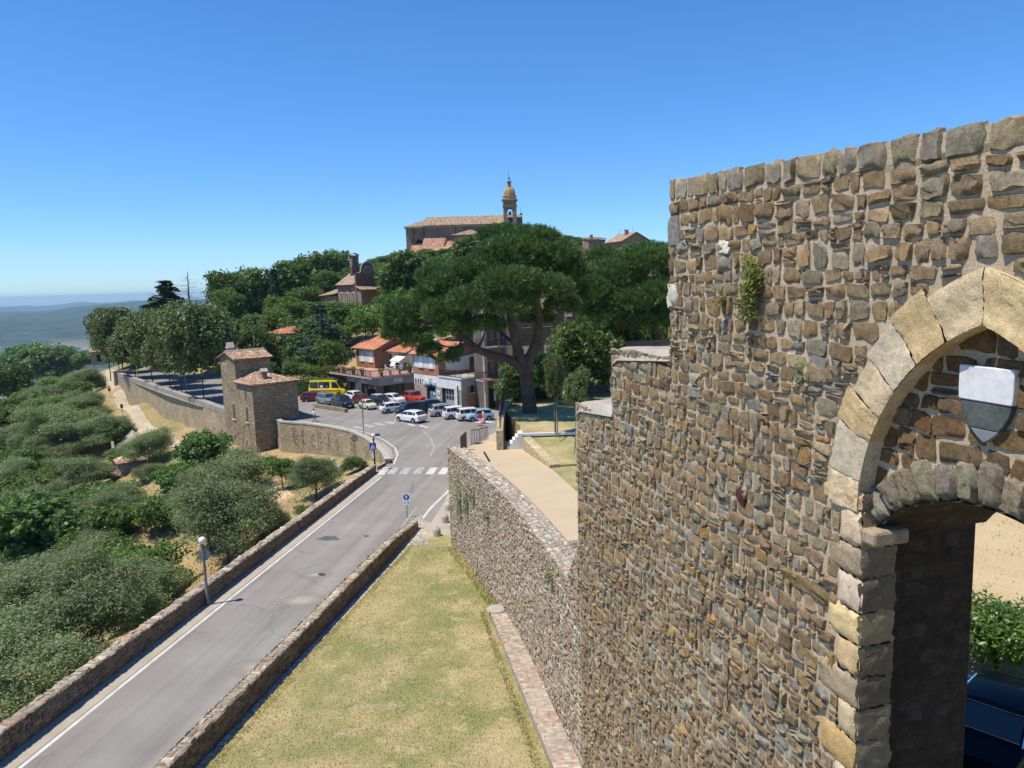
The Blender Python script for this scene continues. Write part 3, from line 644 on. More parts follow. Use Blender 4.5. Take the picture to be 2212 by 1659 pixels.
# ================================================================== ground
M_ASPH = ground_mat('asphalt', [(.25, (.202, .186, .166)), (.5, (.240, .222, .198)), (.75, (.278, .258, .232))], .22, 60, .16, .25, speck=((.24, .225, .205), .35, .56, .5), detail=6, rough=.88, bdist=.01)
def fade(mat, lo=.18, hi=.5, sc=.9):
    nt = mat.node_tree; g = NG(nt); out = [x for x in nt.nodes if x.type == 'OUTPUT_MATERIAL'][0]; b = [x for x in nt.nodes if x.type == 'BSDF_PRINCIPLED'][0]
    gen = nt.nodes.new('ShaderNodeTexCoord'); v = g.vmath('SUBTRACT', gen.outputs['Generated'], (.5, .5, .5)); ln = nt.nodes.new('ShaderNodeVectorMath'); ln.operation = 'LENGTH'; g.lk(g.vmath('MULTIPLY', v, (1, 1, 0)), ln.inputs[0])
    q = g.math('ADD', ln.outputs['Value'], g.math('MULTIPLY', g.math('SUBTRACT', g.noise(gen.outputs['Object'], sc, 6, .7).outputs[0], .5), .55))
    f = g.ramp(q, [(lo, 0), (hi, 1)]); tr = nt.nodes.new('ShaderNodeBsdfTransparent'); mx = nt.nodes.new('ShaderNodeMixShader')
    g.lk(f, mx.inputs[0]); g.lk(b.outputs[0], mx.inputs[1]); g.lk(tr.outputs[0], mx.inputs[2]); g.lk(mx.outputs[0], out.inputs[0]); return mat
M_DUSTF = fade(ground_mat('road_dust_stain', [(.3, (.30, .27, .225)), (.7, (.38, .335, .275))], .8, 40, .2, .2, rough=.95), .08, .42)
M_DUST = ground_mat('road_dust', [(.3, (.33, .285, .225)), (.7, (.42, .37, .30))], .8, 40, .2, .2, rough=.95)
nt = M_ASPH.node_tree; g = NG(nt); b = [x for x in nt.nodes if x.type == 'BSDF_PRINCIPLED'][0]; src = b.inputs['Base Color'].links[0].from_socket; t = g.obj()
vc = g.vor(g.vmath('ADD', t, g.vmath('MULTIPLY', g.noise(t, .9, 4, .7).outputs['Color'], (1.6, 1.6, 0))), .22, 'DISTANCE_TO_EDGE'); ck = g.ramp(vc.outputs['Distance'], [(.004, .80), (.014, 1.0)])
ck = g.math('MAXIMUM', ck, g.ramp(g.noise(t, .12, 3).outputs[0], [(.42, 0.0), (.5, 1.0)])); rot = nt.nodes.new('ShaderNodeMapping'); rot.inputs['Rotation'].default_value = (0, 0, R(-8.8) * -1); g.lk(t, rot.inputs[0])
wear = g.ramp(g.noise(g.vmath('MULTIPLY', rot.outputs[0], (1.1, .03, 1)), 1.0, 4, .6).outputs[0], [(.35, .86), (.65, 1.12)]); g.lk(g.mix(1.0, g.mix(1.0, src, ck, 'MULTIPLY'), wear, 'MULTIPLY'), b.inputs['Base Color'])
M_LINE = ground_mat('road_paint', [(.3, (.42, .40, .36)), (.7, (.64, .61, .55))], 1.5, 25, .3, .1)
M_LINEW = ground_mat('worn_road_paint', [(.35, (.24, .235, .225)), (.7, (.50, .485, .46))], 2.2, 18, .35, .1)
M_GRASS = ground_mat('dry_lawn', [(.27, (.52, .405, .235)), (.42, (.42, .345, .17)), (.53, (.30, .28, .115)), (.70, (.20, .23, .078))], .34, 20, .5, .9, speck=((.54, .43, .26), .8, .54, .6), bdist=.06)
M_SAND = ground_mat('gravel_terrace', [(.3, (.44, .345, .22)), (.7, (.50, .405, .27))], .5, 40, .12, .3, bdist=.015)
M_COURT = ground_mat('sandy_courtyard', [(.3, (.44, .33, .18)), (.6, (.50, .385, .22)), (.8, (.40, .32, .17))], .5, 14, .35, .6, speck=((.17, .17, .06), 1.5, .60, .8))
M_HILL = ground_mat('dry_hillside', [(.25, (.40, .27, .135)), (.45, (.36, .27, .14)), (.6, (.22, .20, .085)), (.8, (.12, .13, .05))], .09, 3.5, .4, .7, speck=((.48, .34, .18), .5, .57, .55), bdist=.2)
M_PAVE = ground_mat('pavement', [(.3, (.30, .275, .245)), (.7, (.36, .33, .30))], .8, 30, .15, .2)
M_TRACK = ground_mat('white_road', [(.3, (.36, .29, .185)), (.7, (.50, .425, .32))], .9, 20, .2, .4)
M_FLAG = masonry('flagstones', [(.44, .40, .33), (.38, .34, .28), (.49, .45, .38)], (.20, .17, .12), .75, .36, .03, .05, .6)

# --- hillside: scattered survey points, joined by a smooth surface
CP = []
def cp(x, y, z): CP.append((x, y, z))
for y in range(-20, 70, 10):                       # west of the roadside wall
    xw = -22.2 + (y - 3) * .1513 - .8
    for dx, dz in ((0, -1.9), (6, -4.6), (16, -8.6), (32, -14.5), (60, -25), (110, -42)): cp(xw - dx, y, dz)
for (x, y, z) in ((-14.5, 72, -1.0), (-17.5, 79, -2.4), (-22, 84.5, -3.6), (-29, 90, -4), (-33, 91, -4), (-36, 92, -4.2), (-28, 80, -4.8), (-24, 72, -4.2), (-40, 86, -6), (-45, 96, -5.2)): cp(x, y, z)
pathc = [P(395, 965, -4.5), P(345, 935, -4.5), P(300, 905, -4.5), P(262, 870, -4.5), P(240, 830, -4.5), P(238, 800, -4.5)]
for p in pathc:
    cp(p.x, p.y, -4.5); cp(p.x - 1.6, p.y - 1.2, -4.55); cp(p.x - 3.5, p.y - 2.5, -5.0); cp(p.x - 14, p.y - 9, -10); cp(p.x - 30, p.y - 18, -17); cp(p.x - 60, p.y - 30, -28); cp(p.x + 3.5, p.y + 2.5, -4.3)
for (x, y, z) in ((-58, 108, -10), (-66, 118, -10.5), (-50, 92, -9.5), (-135, 250, -8), (-150, 300, -14), (-190, 300, -40), (-240, 300, -70), (-260, 200, -75), (-260, 100, -70), (-260, 0, -65), (-230, 400, -75), (-150, 400, -45), (-110, 420, -20)): cp(x, y, z)
for (x, y, z) in ((-75, 155, 0), (-60, 140, 0), (-45, 120, 0), (-100, 215, 0), (-30, 130, 1), (-60, 165, 2), (-40, 160, 7), (-20, 140, 5), (-85, 240, 4), (-60, 210, 10), (-40, 190, 12.5), (-20, 190, 16), (0, 160, 10), (-10, 125, 3), (20, 125, 8),
                  (-30, 225, 24), (0, 230, 27), (-15, 262, 31), (10, 262, 32), (30, 235, 23), (-60, 260, 20), (-90, 300, 12), (40, 300, 28), (0, 330, 26), (-50, 360, 16), (60, 200, 20), (60, 120, 12), (90, 250, 20), (100, 100, 12), (20, 90, 7.5), (-120, 360, -10), (60, 400, 15), (120, 400, 10), (120, 0, 6), (60, 60, 6), (20, 60, 6), (60, 0, 5.5)): cp(x, y, z)
cpa = np.array(CP); A_ = np.sqrt(((cpa[:, None, :2] - cpa[None, :, :2]) ** 2).sum(-1) + 4.0)
A_ = np.block([[A_ - 1e-6 * np.eye(len(cpa)), np.c_[np.ones(len(cpa)), cpa[:, :2]]], [np.r_[np.ones((1, len(cpa))), cpa[:, :2].T], np.zeros((3, 3))]])
WT = np.linalg.lstsq(A_, np.r_[cpa[:, 2], 0, 0, 0], rcond=None)[0]
def poly_in(x, y, poly):
    x, y = np.asarray(x), np.asarray(y); c = np.zeros(x.shape, bool); n = len(poly)
    for i in range(n):
        (x1, y1), (x2, y2) = poly[i], poly[i - 1]
        c ^= ((y1 > y) != (y2 > y)) & (x < (x2 - x1) * (y - y1) / (y2 - y1 + 1e-12) + x1)
    return c
ASPH = [(-21.9, 3), (-12.3, 67.1), (-12.0, 69.9), (-13, 73.3), (-14.4, 77), (-16.2, 81.3), (-18.7, 85.5), (-21.8, 88.6), (-25.1, 91.2), (-28.2, 93.2), (-32, 100), (-39, 105.5), (-46, 110.5), (-57, 124), (-70, 141), (-86, 163), (-78, 170), (-55, 150), (-38, 128), (-30, 124), (-14, 116), (1, 106), (2, 78), (-2, 62), (-4.4, 49), (-5.2, 46), (-10, 30), (-16, 3)]
LAWN = [(-15.3, 2), (-6.8, 48.2), (-4.1, 48.2), (8, 2)]
def terr(x, y):
    x, y = np.asarray(x, float), np.asarray(y, float); sh = x.shape; p = np.stack([x.ravel(), y.ravel()], 1)
    out = np.empty(len(p))
    for i in range(0, len(p), 4000):
        q = p[i:i + 4000]; D2 = np.sqrt(((q[:, None] - cpa[None, :, :2]) ** 2).sum(-1) + 4.0)
        out[i:i + 4000] = D2 @ WT[:len(cpa)] + WT[len(cpa)] + q @ WT[-2:]
    out = out.reshape(sh)
    urb = poly_in(x, y, ASPH) | poly_in(x, y, LAWN); out = np.where(urb, np.minimum(out, -.35), out)
    # behind the fortress wall line the made ground lies above
    side = (x - 8.24) * .9669 + y * .2551
    out = np.where((side > -4) & (y < 62) & (x < 110), -.6, out)
    return out
def tz(x, y): return float(terr(np.array([x]), np.array([y]))[0])
gx = np.concatenate([np.arange(-300, -120, 6.0), np.arange(-120, 22, 1.5), np.arange(22, 150, 6.0)]); gy = np.concatenate([np.arange(-40, 130, 1.5), np.arange(130, 240, 3.0), np.arange(240, 440, 7)])
X, Y = np.meshgrid(gx, gy, indexing='ij'); Z = terr(X, Y)
wob = .12 * np.sin(X * .9 + Y * .3) * np.sin(Y * .7 - X * .2); keep = poly_in(X, Y, ASPH) | poly_in(X, Y, LAWN); Z = Z + np.where(keep | ((X > -10) & (Y < 80)), 0, wob * np.clip((-X - 22) / 12, 0, 1))
I = np.arange(X.size).reshape(X.shape); Fq = np.stack([I[:-1, :-1], I[1:, :-1], I[1:, 1:], I[:-1, 1:]], -1).reshape(-1, 4)
gr = np_mesh('hillside_ground', np.stack([X, Y, Z], -1).reshape(-1, 3), Fq, M_HILL, smooth=True); tag(gr, kind='structure')

def sheet(name, poly, z, mat, label=None, kind='structure'):
    m = MB(); n = len(poly); ar = sum(poly[i][0] * poly[(i + 1) % n][1] - poly[(i + 1) % n][0] * poly[i][1] for i in range(n))
    if ar < 0: poly = poly[::-1]
    m.face([(p[0], p[1], p[2] if len(p) > 2 else z) for p in poly]); o = m.build(name, mat); tag(o, label, kind=kind); return o
sheet('road', ASPH, 0.0, M_ASPH)
sheet('lawn', [(-15.4, 2), (-6.75, 48.9), (-4.1, 48.2), (8.0, 2)], .012, M_GRASS)
sheet('gravel_verge', [P(905, 1120)[:2], P(925, 1180)[:2], P(990, 1180)[:2], P(985, 1040)[:2], P(968, 1062)[:2], P(960, 1085)[:2], P(930, 1130)[:2]], .018, M_DUST)
sheet('flagstone_path', [P(862, 1190)[:2], P(925, 1178)[:2], P(912, 1112)[:2], P(900, 1116)[:2]], .028, M_FLAG)
sheet('grass_patch', [P(926, 1178)[:2], P(990, 1178)[:2], P(990, 1157)[:2], P(924, 1157)[:2]], .034, M_GRASS)
sheet('lawn_edge_stones', [(-15.1, 6), (-14.9, 6), (-6.6, 48), (-6.95, 48)], .026, M_FLAG)
# dusty strip and painted lines
def strip(name, pts, wd, z, mat, kind='structure'):
    m = MB(); pts = [Vector((p[0], p[1], 0)) for p in pts]; L = []
    for i, p in enumerate(pts):
        t = (pts[min(i + 1, len(pts) - 1)] - pts[max(i - 1, 0)]).normalized(); n = Vector((-t.y, t.x, 0)) * wd / 2; L.append((p + n, p - n))
    for (a, b), (c, d) in zip(L, L[1:]): m.add([(q.x, q.y, z) for q in (a, b, d, c)], [(0, 1, 2, 3)])
    o = m.build(name, mat); return tag(o, kind=kind)
dl = Vector((9.7, 64.1, 0)).normalized(); nl = Vector((dl.y, -dl.x, 0)); L0 = Vector((-22.2, 3.0, 0))
strip('roadside_dust', [L0 + nl * .42, L0 + nl * .42 + dl * 66], .85, .004, M_DUST)
strip('edge_line', [L0 + nl * 1.02, L0 + nl * 1.02 + dl * 63.2], .17, .009, M_LINE)
strip('centre_line', [P(560, 1500), P(700, 1330), P(830, 1190), P(900, 1095)], .11, .005, M_LINEW)
strip('edge_line', [P(905, 1130), P(930, 1098), P(967, 1062), P(1000, 1030)], .20, .009, M_LINE)
strip('edge_line', [P(850, 1003), P(859, 983), P(853, 967), P(832, 952), P(806, 939), P(781, 932), P(755, 927), P(725, 920), P(690, 915), P(640, 907)], .16, .009, M_LINE)
strip('patch_line', [P(930, 985), P(938, 965), P(930, 945), P(912, 930)], .12, .006, M_LINEW)
strip('lane_line', [P(668, 890), P(800, 918), P(830, 926)], .10, .006, M_LINEW)
for i, u in enumerate((830, 848, 874, 903, 931, 958)):                  # near crossing
    z = .012; a = [P(u - 13, 1025), P(u + 4, 1025), P(u + 15, 1010), P(u - 1, 1010)] if i else [P(814, 1026), P(830, 1026), P(842, 1010), P(828, 1010)]
    sheet('crossing_stripe', [p[:2] for p in a], z, M_LINE if i in (0, 4, 5) else M_LINEW)
for i in range(7):                                                     # far crossing
    u, v = 752 + 22.5 * i, 928 - 3.7 * i; sheet('crossing_stripe', [P(u - 16, v - 1.5)[:2], P(u + 5, v + 3.5)[:2], P(u + 15, v + .5)[:2], P(u - 5, v - 4)[:2]], .012, M_LINEW)
for q in (((1000, 908), (1036, 914), (1070, 913), (1035, 905)), ((880, 917), (895, 921), (897, 919), (883, 915.5)), ((905, 920), (924, 925), (926, 923), (908, 918))): sheet('road_marking', [P(*p)[:2] for p in q], .012, M_LINE)
# patches in the tarmac, drain covers
M_TAR = ground_mat('tar_patch', [(.3, (.085, .085, .09)), (.7, (.12, .12, .122))], 1, 40, .2, .2); M_IRON = simple('cast_iron', (.07, .065, .06), .6, metal=.5)
def blob(name, u, v, ru, rv, mat, z, seed, sk=0.0):
    if mat is M_DUST: mat = M_DUSTF; ru *= 1.5; rv *= 1.5
    r = random.Random(seed); sheet(name, [P(u + ru * math.cos(a) * (k := r.uniform(.75, 1.15)) + sk * math.sin(a) * ru, v + rv * math.sin(a) * k)[:2] for a in [2 * math.pi * i / 14 for i in range(14)]], z, mat)
blob('tar_patch', 710, 1163, 26, 5, M_TAR, .004, 1); blob('tar_patch', 792, 1158, 6, 2.5, M_TAR, .004, 2); blob('dust_patch', 655, 1300, 55, 16, M_DUST, .0035, 3, -.5); blob('dust_patch', 690, 1242, 36, 9, M_DUST, .0035, 4, -.4); blob('tar_patch', 695, 1241, 9, 3, M_IRON, .008, 5); blob('dust_patch', 560, 1445, 60, 22, M_DUST, .003, 6, -.6)
# pavement inside the bend, with a kerb
pv = MB(); pin = [P(*q, .1)[:2] for q in ((826, 1003), (850, 990), (846, 972), (828, 957), (803, 945), (778, 937), (752, 931), (722, 924), (690, 919), (640, 911))]
pout = [P(*q, .1)[:2] for q in ((815, 1008), (836, 992), (828, 976), (812, 961), (790, 947), (770, 939), (745, 932), (715, 925), (686, 921), (636, 913))]
pv.prism(pin + pout[::-1], -.3, .10); tag(pv.build('pavement', M_PAVE), kind='structure')

# --- terrace level behind the wall
TZ = 6.0
sheet('terrace', [W(24.3, 0, -.9)[:2], W(48.6, 0, -.9)[:2], (-1.5, 49.5), (.6, 49.2), (14, 49), (14, 24)], TZ + .22, M_SAND)
sheet('courtyard', [W(-12, 0, -2.4)[:2], W(24.6, 0, -1.2)[:2], (14.1, 30), (14, 46), (90, 61), (90, -20)], TZ, M_COURT)
GZ = 7.2
gm = MB(); gm.prism([(.55, 48.9), (-.55, 55), (-.5, 62), (14, 64), (36, 64), (36, 47.6)], -1, GZ); tag(gm.build('garden_lawn', M_GRASS), kind='structure')
gl = [P(1160, 940, 6.4)[:2], P(1250, 940, 6.4)[:2], P(1260, 990, 6.4)[:2], P(1195, 980, 6.4)[:2]]
sheet('grass_patch', [P(1165, 945, 6.6), P(1262, 940, 6.6), P(1262, 984, 6.3), P(1200, 980, 6.3)], 6.3, M_GRASS)
sheet('grass_patch', [P(1182, 1003, 6.24)[:2], P(1262, 1000, 6.24)[:2], P(1262, 1075, 6.24)[:2]], 6.235, M_GRASS)
# sloping path from the terrace down to the square
sp = MB(); e0, e1 = Vector((-2.5, 49.3, 6.22)), Vector((-.5, 49.3, 6.22)); f0, f1 = Vector((-2.1, 84, .02)), Vector((.4, 84, .02))
sp.add([W(48.4, 6.22, -.95), e1 + Vector((.6, -.2, 0)), f1, f0], [(0, 1, 2, 3)]); sp.add([f0, (f0.x, f0.y, -2), W(48.4, -2, -.95), W(48.4, 6.22, -.95)], [(0, 1, 2, 3)])
tag(sp.build('sloping_path', M_SAND), kind='structure')
# white track along the town wall
strip('track', [p + Vector((0, 0, 0)) for p in pathc], 2.2, 0, M_TRACK)
tr = bpy.data.objects['track']
def drape(o, dz, cuts=4):
    import bmesh
    bm = bmesh.new(); bm.from_mesh(o.data); bmesh.ops.subdivide_edges(bm, edges=bm.edges[:], cuts=cuts, use_grid_fill=True)
    zs = terr(np.array([v.co.x for v in bm.verts]), np.array([v.co.y for v in bm.verts]))
    for v, q in zip(bm.verts, zs): v.co.z = q + dz
    bm.to_mesh(o.data); bm.free()
drape(tr, .14, 9)
drape(strip('footpath', [P(480, 998, -4), P(540, 1004, -4), P(640, 1009, -4), P(720, 1010, -4)], 1.3, 0, M_TRACK), .14, 9)
blob_pts = [P(u, v, -4.6)[:2] for u, v in ((560, 1030), (600, 1050), (640, 1100), (655, 1120), (610, 1130), (575, 1085))]
drape(sheet('bare_earth', blob_pts, 0, fade(simple('bare_earth', (.50, .35, .20), .95, .2, .8, bump=.8, bscale=3), .3, .5, .3)), .15, 6)

# --- the valley and far hills
def hnoise(x, y, s, seed):
    r = np.random.default_rng(seed); out = 0
    for k in range(5):
        a = r.uniform(0, 6.28, 3); f = (1.75 ** k) / s; out = out + (.56 ** k) * np.sin(x * f * math.cos(a[0]) + y * f * math.sin(a[0]) + a[1] + 1.4 * np.sin(x * f * .5 + a[2])) * np.cos(y * f * math.cos(a[0] * 2) - x * f * .6 + a[2])
    return out
M_VAL = newmat('valley_land'); m_, nt_, b_ = M_VAL; g = NG(nt_); t = g.obj()
fv = g.vor(g.vmath('ADD', t, g.vmath('MULTIPLY', g.noise(t, .0012, 4).outputs['Color'], (260, 260, 0))), .0032)
fld = g.ramp(nt_.nodes.new('ShaderNodeSeparateColor').outputs[0], [(0, (.1, .13, .05))])
sepc = nt_.nodes.new('ShaderNodeSeparateColor'); g.lk(fv.outputs['Color'], sepc.inputs[0])
fld = g.ramp(sepc.outputs[0], [(.0, (.06, .09, .03)), (.3, (.10, .14, .05)), (.45, (.30, .27, .16)), (.6, (.08, .11, .04)), (.8, (.34, .30, .20)), (.9, (.12, .15, .06))], 'CONSTANT')
wood = g.mix(g.ramp(g.noise(t, .006, 8, .75).outputs[0], [(.38, 0), (.62, 1)]), (.010, .026, .011), (.085, .11, .04)); wood = g.mix(g.ramp(g.noise(t, .0016, 6, .7).outputs[0], [(.60, 0), (.66, .75)]), wood, (.22, .21, .11))
geo = nt_.nodes.new('ShaderNodeNewGeometry'); sx_ = nt_.nodes.new('ShaderNodeSeparateXYZ'); g.lk(geo.outputs['Position'], sx_.inputs[0])
low = g.ramp(g.math('ADD', g.math('MULTIPLY', sx_.outputs['Z'], .0032), g.math('MULTIPLY', g.noise(t, .0007, 5).outputs[0], 1.3)), [(0.0, 1.0), (.02, .0)])
low = g.ramp(g.math('ADD', g.math('MULTIPLY', g.math('ADD', sx_.outputs['Z'], 330.0), .006), g.math('MULTIPLY', g.noise(t, .0009, 5).outputs[0], 1.1)), [(.62, 1.0), (.80, .06)])
g.lk(g.mix(low, wood, fld), b_.inputs['Base Color']); b_.inputs['Roughness'].default_value = 1; b_.inputs['Specular IOR Level'].default_value = 0
g.bump(g.noise(t, .012, 8, .7).outputs[0], 1.0, 60, b_)
M_VAL = m_
rad = np.concatenate([np.geomspace(420, 5000, 60), np.geomspace(5150, 24000, 130)]); ang = np.linspace(R(52), R(166), 230)
RR, AA = np.meshgrid(rad, ang, indexing='ij'); X = RR * np.cos(AA); Y = RR * np.sin(AA)
base = -330 + 260 * np.exp(-((RR - 300) / 900)); 
s1 = np.clip((RR - 4200) / 5200, 0, 1); s1 = s1 * s1 * (3 - 2 * s1); s2 = np.clip((RR - 13000) / 5000, 0, 1); s2 = s2 * s2 * (3 - 2 * s2)
Z = base + 172 * s1 * (1 + .30 * hnoise(X, Y, 2300, 3)) + 30 * hnoise(X, Y, 700, 5) * (.25 + s1) + 55 * s1 * hnoise(X, Y, 1300, 8)
Z = Z + s2 * (-85 + 115 * hnoise(X, Y, 2600, 6))
curv = RR ** 2 / (2 * 7.4e6) * .35; Z = Z - curv
I = np.arange(X.size).reshape(X.shape); Fq = np.stack([I[:-1, :-1], I[1:, :-1], I[1:, 1:], I[:-1, 1:]], -1).reshape(-1, 4)
tag(np_mesh('distant_hills', np.stack([X, Y, Z], -1).reshape(-1, 3), Fq, M_VAL, smooth=True), kind='structure')
VAL = (rad, ang, Z)
# near flank of the hill down to the valley
rad2 = np.linspace(150, 640, 40); RR, AA = np.meshgrid(rad2, np.linspace(R(95), R(190), 70), indexing='ij'); X = RR * np.cos(AA); Y = RR * np.sin(AA)
# --- air
M_AIR = bpy.data.materials.new('air'); M_AIR.use_nodes = True; nt_ = M_AIR.node_tree; nt_.nodes.clear(); ov = nt_.nodes.new('ShaderNodeOutputMaterial'); pvn = nt_.nodes.new('ShaderNodeVolumePrincipled')
pvn.inputs['Color'].default_value = (.54, .80, 1.0, 1); pvn.inputs['Density'].default_value = 6.5e-5; pvn.inputs['Anisotropy'].default_value = 0.0; nt_.links.new(pvn.outputs[0], ov.inputs['Volume'])
hz = MB(); hz.box((-2500, 12000, -299), (48000, 26000, 722)); tag(hz.build('haze', M_AIR), kind='stuff')
# ================================================================== vegetation
def unit(a): return a / np.maximum(np.linalg.norm(a, axis=-1, keepdims=True), 1e-9)
def leaf_quads(C, N, L, Wd, r, bend=0.0):
    """one small leaf per row: centre C, facing N, length L, width Wd"""
    n = len(C); T = unit(np.cross(N, r.normal(size=(n, 3)))); B = np.cross(N, T)
    L = np.asarray(L)[:, None]; Wd = np.asarray(Wd)[:, None]
    tip = C + T * L * .5 - N * L * bend; back = C - T * L * .5; s1 = C + B * Wd * .5; s2 = C - B * Wd * .5
    V = np.stack([back, s1, tip, s2], 1).reshape(-1, 3); F = np.arange(4 * n).reshape(n, 4); return V, F
def lobes_points(lobes, n, r, shell=(.72, 1.02), zmin=-.55):
    lb = np.array(lobes, float); wgt = (lb[:, 3] * lb[:, 4] + lb[:, 3] * lb[:, 5]) ** .9; idx = r.choice(len(lb), n, p=wgt / wgt.sum())
    d = unit(r.normal(size=(n, 3))); d[:, 2] = np.where(d[:, 2] < zmin, -d[:, 2] * .6, d[:, 2]); d = unit(d)
    rad = r.uniform(shell[0] ** 3, shell[1] ** 3, n) ** (1 / 3)
    return lb[idx, :3] + d * lb[idx, 3:6] * rad[:, None], d
def crown_mesh(name, lobes, nclump, per, cr, leaf, aspect, mat, seed, up=.35, shell=(.72, 1.02), inner=.15, zmin=-.55):
    r = np.random.default_rng(seed); c, d = lobes_points(lobes, nclump, r, shell, zmin); ni = int(nclump * inner)
    if ni: ci, di = lobes_points(lobes, ni, r, (.2, .75), -1); c = np.r_[c, ci]; d = np.r_[d, di]
    n = len(c) * per; C = np.repeat(c, per, 0) + r.normal(size=(n, 3)) * cr * np.array([1, 1, .75]); N = unit(np.repeat(d, per, 0) * .55 + r.normal(size=(n, 3)) * .7 + np.array([0, 0, up]))
    s = leaf * r.uniform(.65, 1.35, n); V, F = leaf_quads(C, N, s, s * aspect * r.uniform(.8, 1.2, n), r)
    tone = np.clip(np.repeat(r.uniform(.15, .85, len(c)), per) + r.normal(0, .16, n), 0, 1)
    return np_mesh(name, V, F, mat, col=np.repeat(np.stack([tone] * 3, 1), 4, 0), link=False)
def needle_mesh(name, lobes, ntuft, per, ln, wd, mat, seed, upb=.5, spread=.55, shell=(.8, 1.03), zmin=-.35, inner=.2):
    r = np.random.default_rng(seed); c, d = lobes_points(lobes, ntuft, r, shell, zmin); ni = int(ntuft * inner)
    if ni: ci, di = lobes_points(lobes, ni, r, (.4, .8), -.6); c = np.r_[c, ci]; d = np.r_[d, di]
    ax = unit(d * .6 + np.array([0, 0, upb]) + r.normal(size=d.shape) * .22); n = len(c) * per
    A = unit(np.repeat(ax, per, 0) + r.normal(size=(n, 3)) * spread); base = np.repeat(c, per, 0) + r.normal(size=(n, 3)) * .05
    S = unit(np.cross(A, r.normal(size=(n, 3)))); L = (ln * r.uniform(.7, 1.25, n))[:, None]; w_ = wd * .5
    V = np.stack([base - S * w_, base + S * w_, base + A * L + S * w_ * .35, base + A * L - S * w_ * .35], 1).reshape(-1, 3)
    tone = np.clip(np.repeat(r.uniform(.1, .9, len(c)), per) + r.normal(0, .12, n), 0, 1)
    return np_mesh(name, V, np.arange(4 * n).reshape(n, 4), mat, col=np.repeat(np.stack([tone] * 3, 1), 4, 0), link=False)

L_OLIVE = leaf_mat('olive_leaf', (.125, .17, .072), (.265, .305, .155), .3, .6, .02); L_BROAD = leaf_mat('broad_leaf', (.05, .10, .022), (.14, .205, .05), .3, .5, .03)
L_BRIGHT = leaf_mat('bright_leaf', (.065, .13, .022), (.17, .25, .055), .35, .5, .03); L_OAK = leaf_mat('holm_oak_leaf', (.072, .10, .032), (.185, .215, .08), .22, .6, .03)
L_PINE = leaf_mat('pine_needle', (.034, .080, .020), (.145, .225, .062), .15, .55, .015); L_CYP = leaf_mat('cypress_leaf', (.012, .026, .012), (.035, .055, .024), .1, .7, .02)
L_CEDAR = leaf_mat('blue_cedar_needle', (.045, .075, .065), (.12, .165, .15), .12, .6, .02); L_HEDGE = leaf_mat('hedge_leaf', (.05, .095, .015), (.14, .20, .045), .3, .5, .02)
L_WALL = leaf_mat('wall_plant_leaf', (.09, .12, .02), (.24, .25, .06), .3, .5, .02); L_LAUREL = leaf_mat('laurel_leaf', (.045, .12, .02), (.17, .30, .06), .35, .35, .02, .5); L_DRY = leaf_mat('dry_grass_blade', (.31, .30, .12), (.58, .46, .25), .2, .7, .02)
M_BARK = ground_mat('bark', [(.3, (.060, .045, .034)), (.7, (.13, .10, .078))], 1.5, 14, .4, 1.0); M_BARKG = ground_mat('grey_bark', [(.3, (.11, .095, .075)), (.7, (.20, .18, .15))], 1.5, 14, .35, .8)

def trunk_mesh(name, h, r0, mat, seed, limbs=5, reach=.6, lean=.1):
    q = random.Random(seed); m = MB(); top = Vector((q.uniform(-lean, lean) * h, q.uniform(-lean, lean) * h, h))
    m.tube([(0, 0, -.6), (0, 0, 0), top * .5 + Vector((q.uniform(-.05, .05) * h, 0, 0)), top], [r0 * 1.5, r0 * 1.15, r0 * .85, r0 * .5], 8)
    for i in range(limbs):
        a = 6.28 * i / limbs + q.uniform(-.4, .4); b = top * q.uniform(.55, .95); e = b + Vector((math.cos(a) * reach * h, math.sin(a) * reach * h, q.uniform(.25, .6) * h))
        mid = (b + e) / 2 + Vector((0, 0, -.06 * h)); m.tube([b, mid, e], [r0 * .5, r0 * .33, r0 * .12], 6)
    o = m.build(name, mat, None, 60); me = o.data; bpy.data.objects.remove(o); return me
BLOB = lambda s, n, sp=.62, rr=(.38, .6), flat=1.0: [(0, 0, 0, .72, .72, .72 * flat)] + [tuple(np.array([math.cos(a), math.sin(a), 0]) * q.uniform(.3, sp)) [:2] + (q.uniform(-.35, .55) * flat, (k := q.uniform(*rr)), k, k * .85 * flat) for q in [random.Random(s)] for a in [6.28 * i / n + q.uniform(-.3, .3) for i in range(n)]]
KIND = {}
def kind(key, crowns, trunk): KIND[key] = (crowns, trunk)
kind('broad', [crown_mesh('crown', BLOB(s, 9), 420, 14, .075, .115, .6, L_BROAD, s) for s in (1, 2, 3)], trunk_mesh('trunk', 1.0, .07, M_BARK, 1))
kind('bright', [crown_mesh('crown', BLOB(s, 9), 380, 14, .08, .115, .55, L_BRIGHT, s) for s in (4, 5)], trunk_mesh('trunk', 1.0, .06, M_BARK, 2))
kind('oak', [crown_mesh('crown', BLOB(s, 10, .5, (.42, .58)), 900, 14, .06, .085, .6, L_OAK, s, zmin=-.8) for s in (6, 7, 8)], trunk_mesh('trunk', 1.0, .05, M_BARK, 3, 5, .35))
kind('olive', [crown_mesh('crown', BLOB(s, 15, .85, (.22, .46)), 860, 38, .085, .062, .32, L_OLIVE, s, shell=(.5, 1.04), inner=.1) for s in (9, 10, 12, 13)], trunk_mesh('trunk', .9, .085, M_BARKG, 4, 5, .5, .15))
kind('shrub', [crown_mesh('crown', BLOB(s, 8, .6, (.35, .55)), 420, 18, .08, .085, .5, L_BROAD, s) for s in (14, 15)], trunk_mesh('trunk', .6, .05, M_BARK, 5))
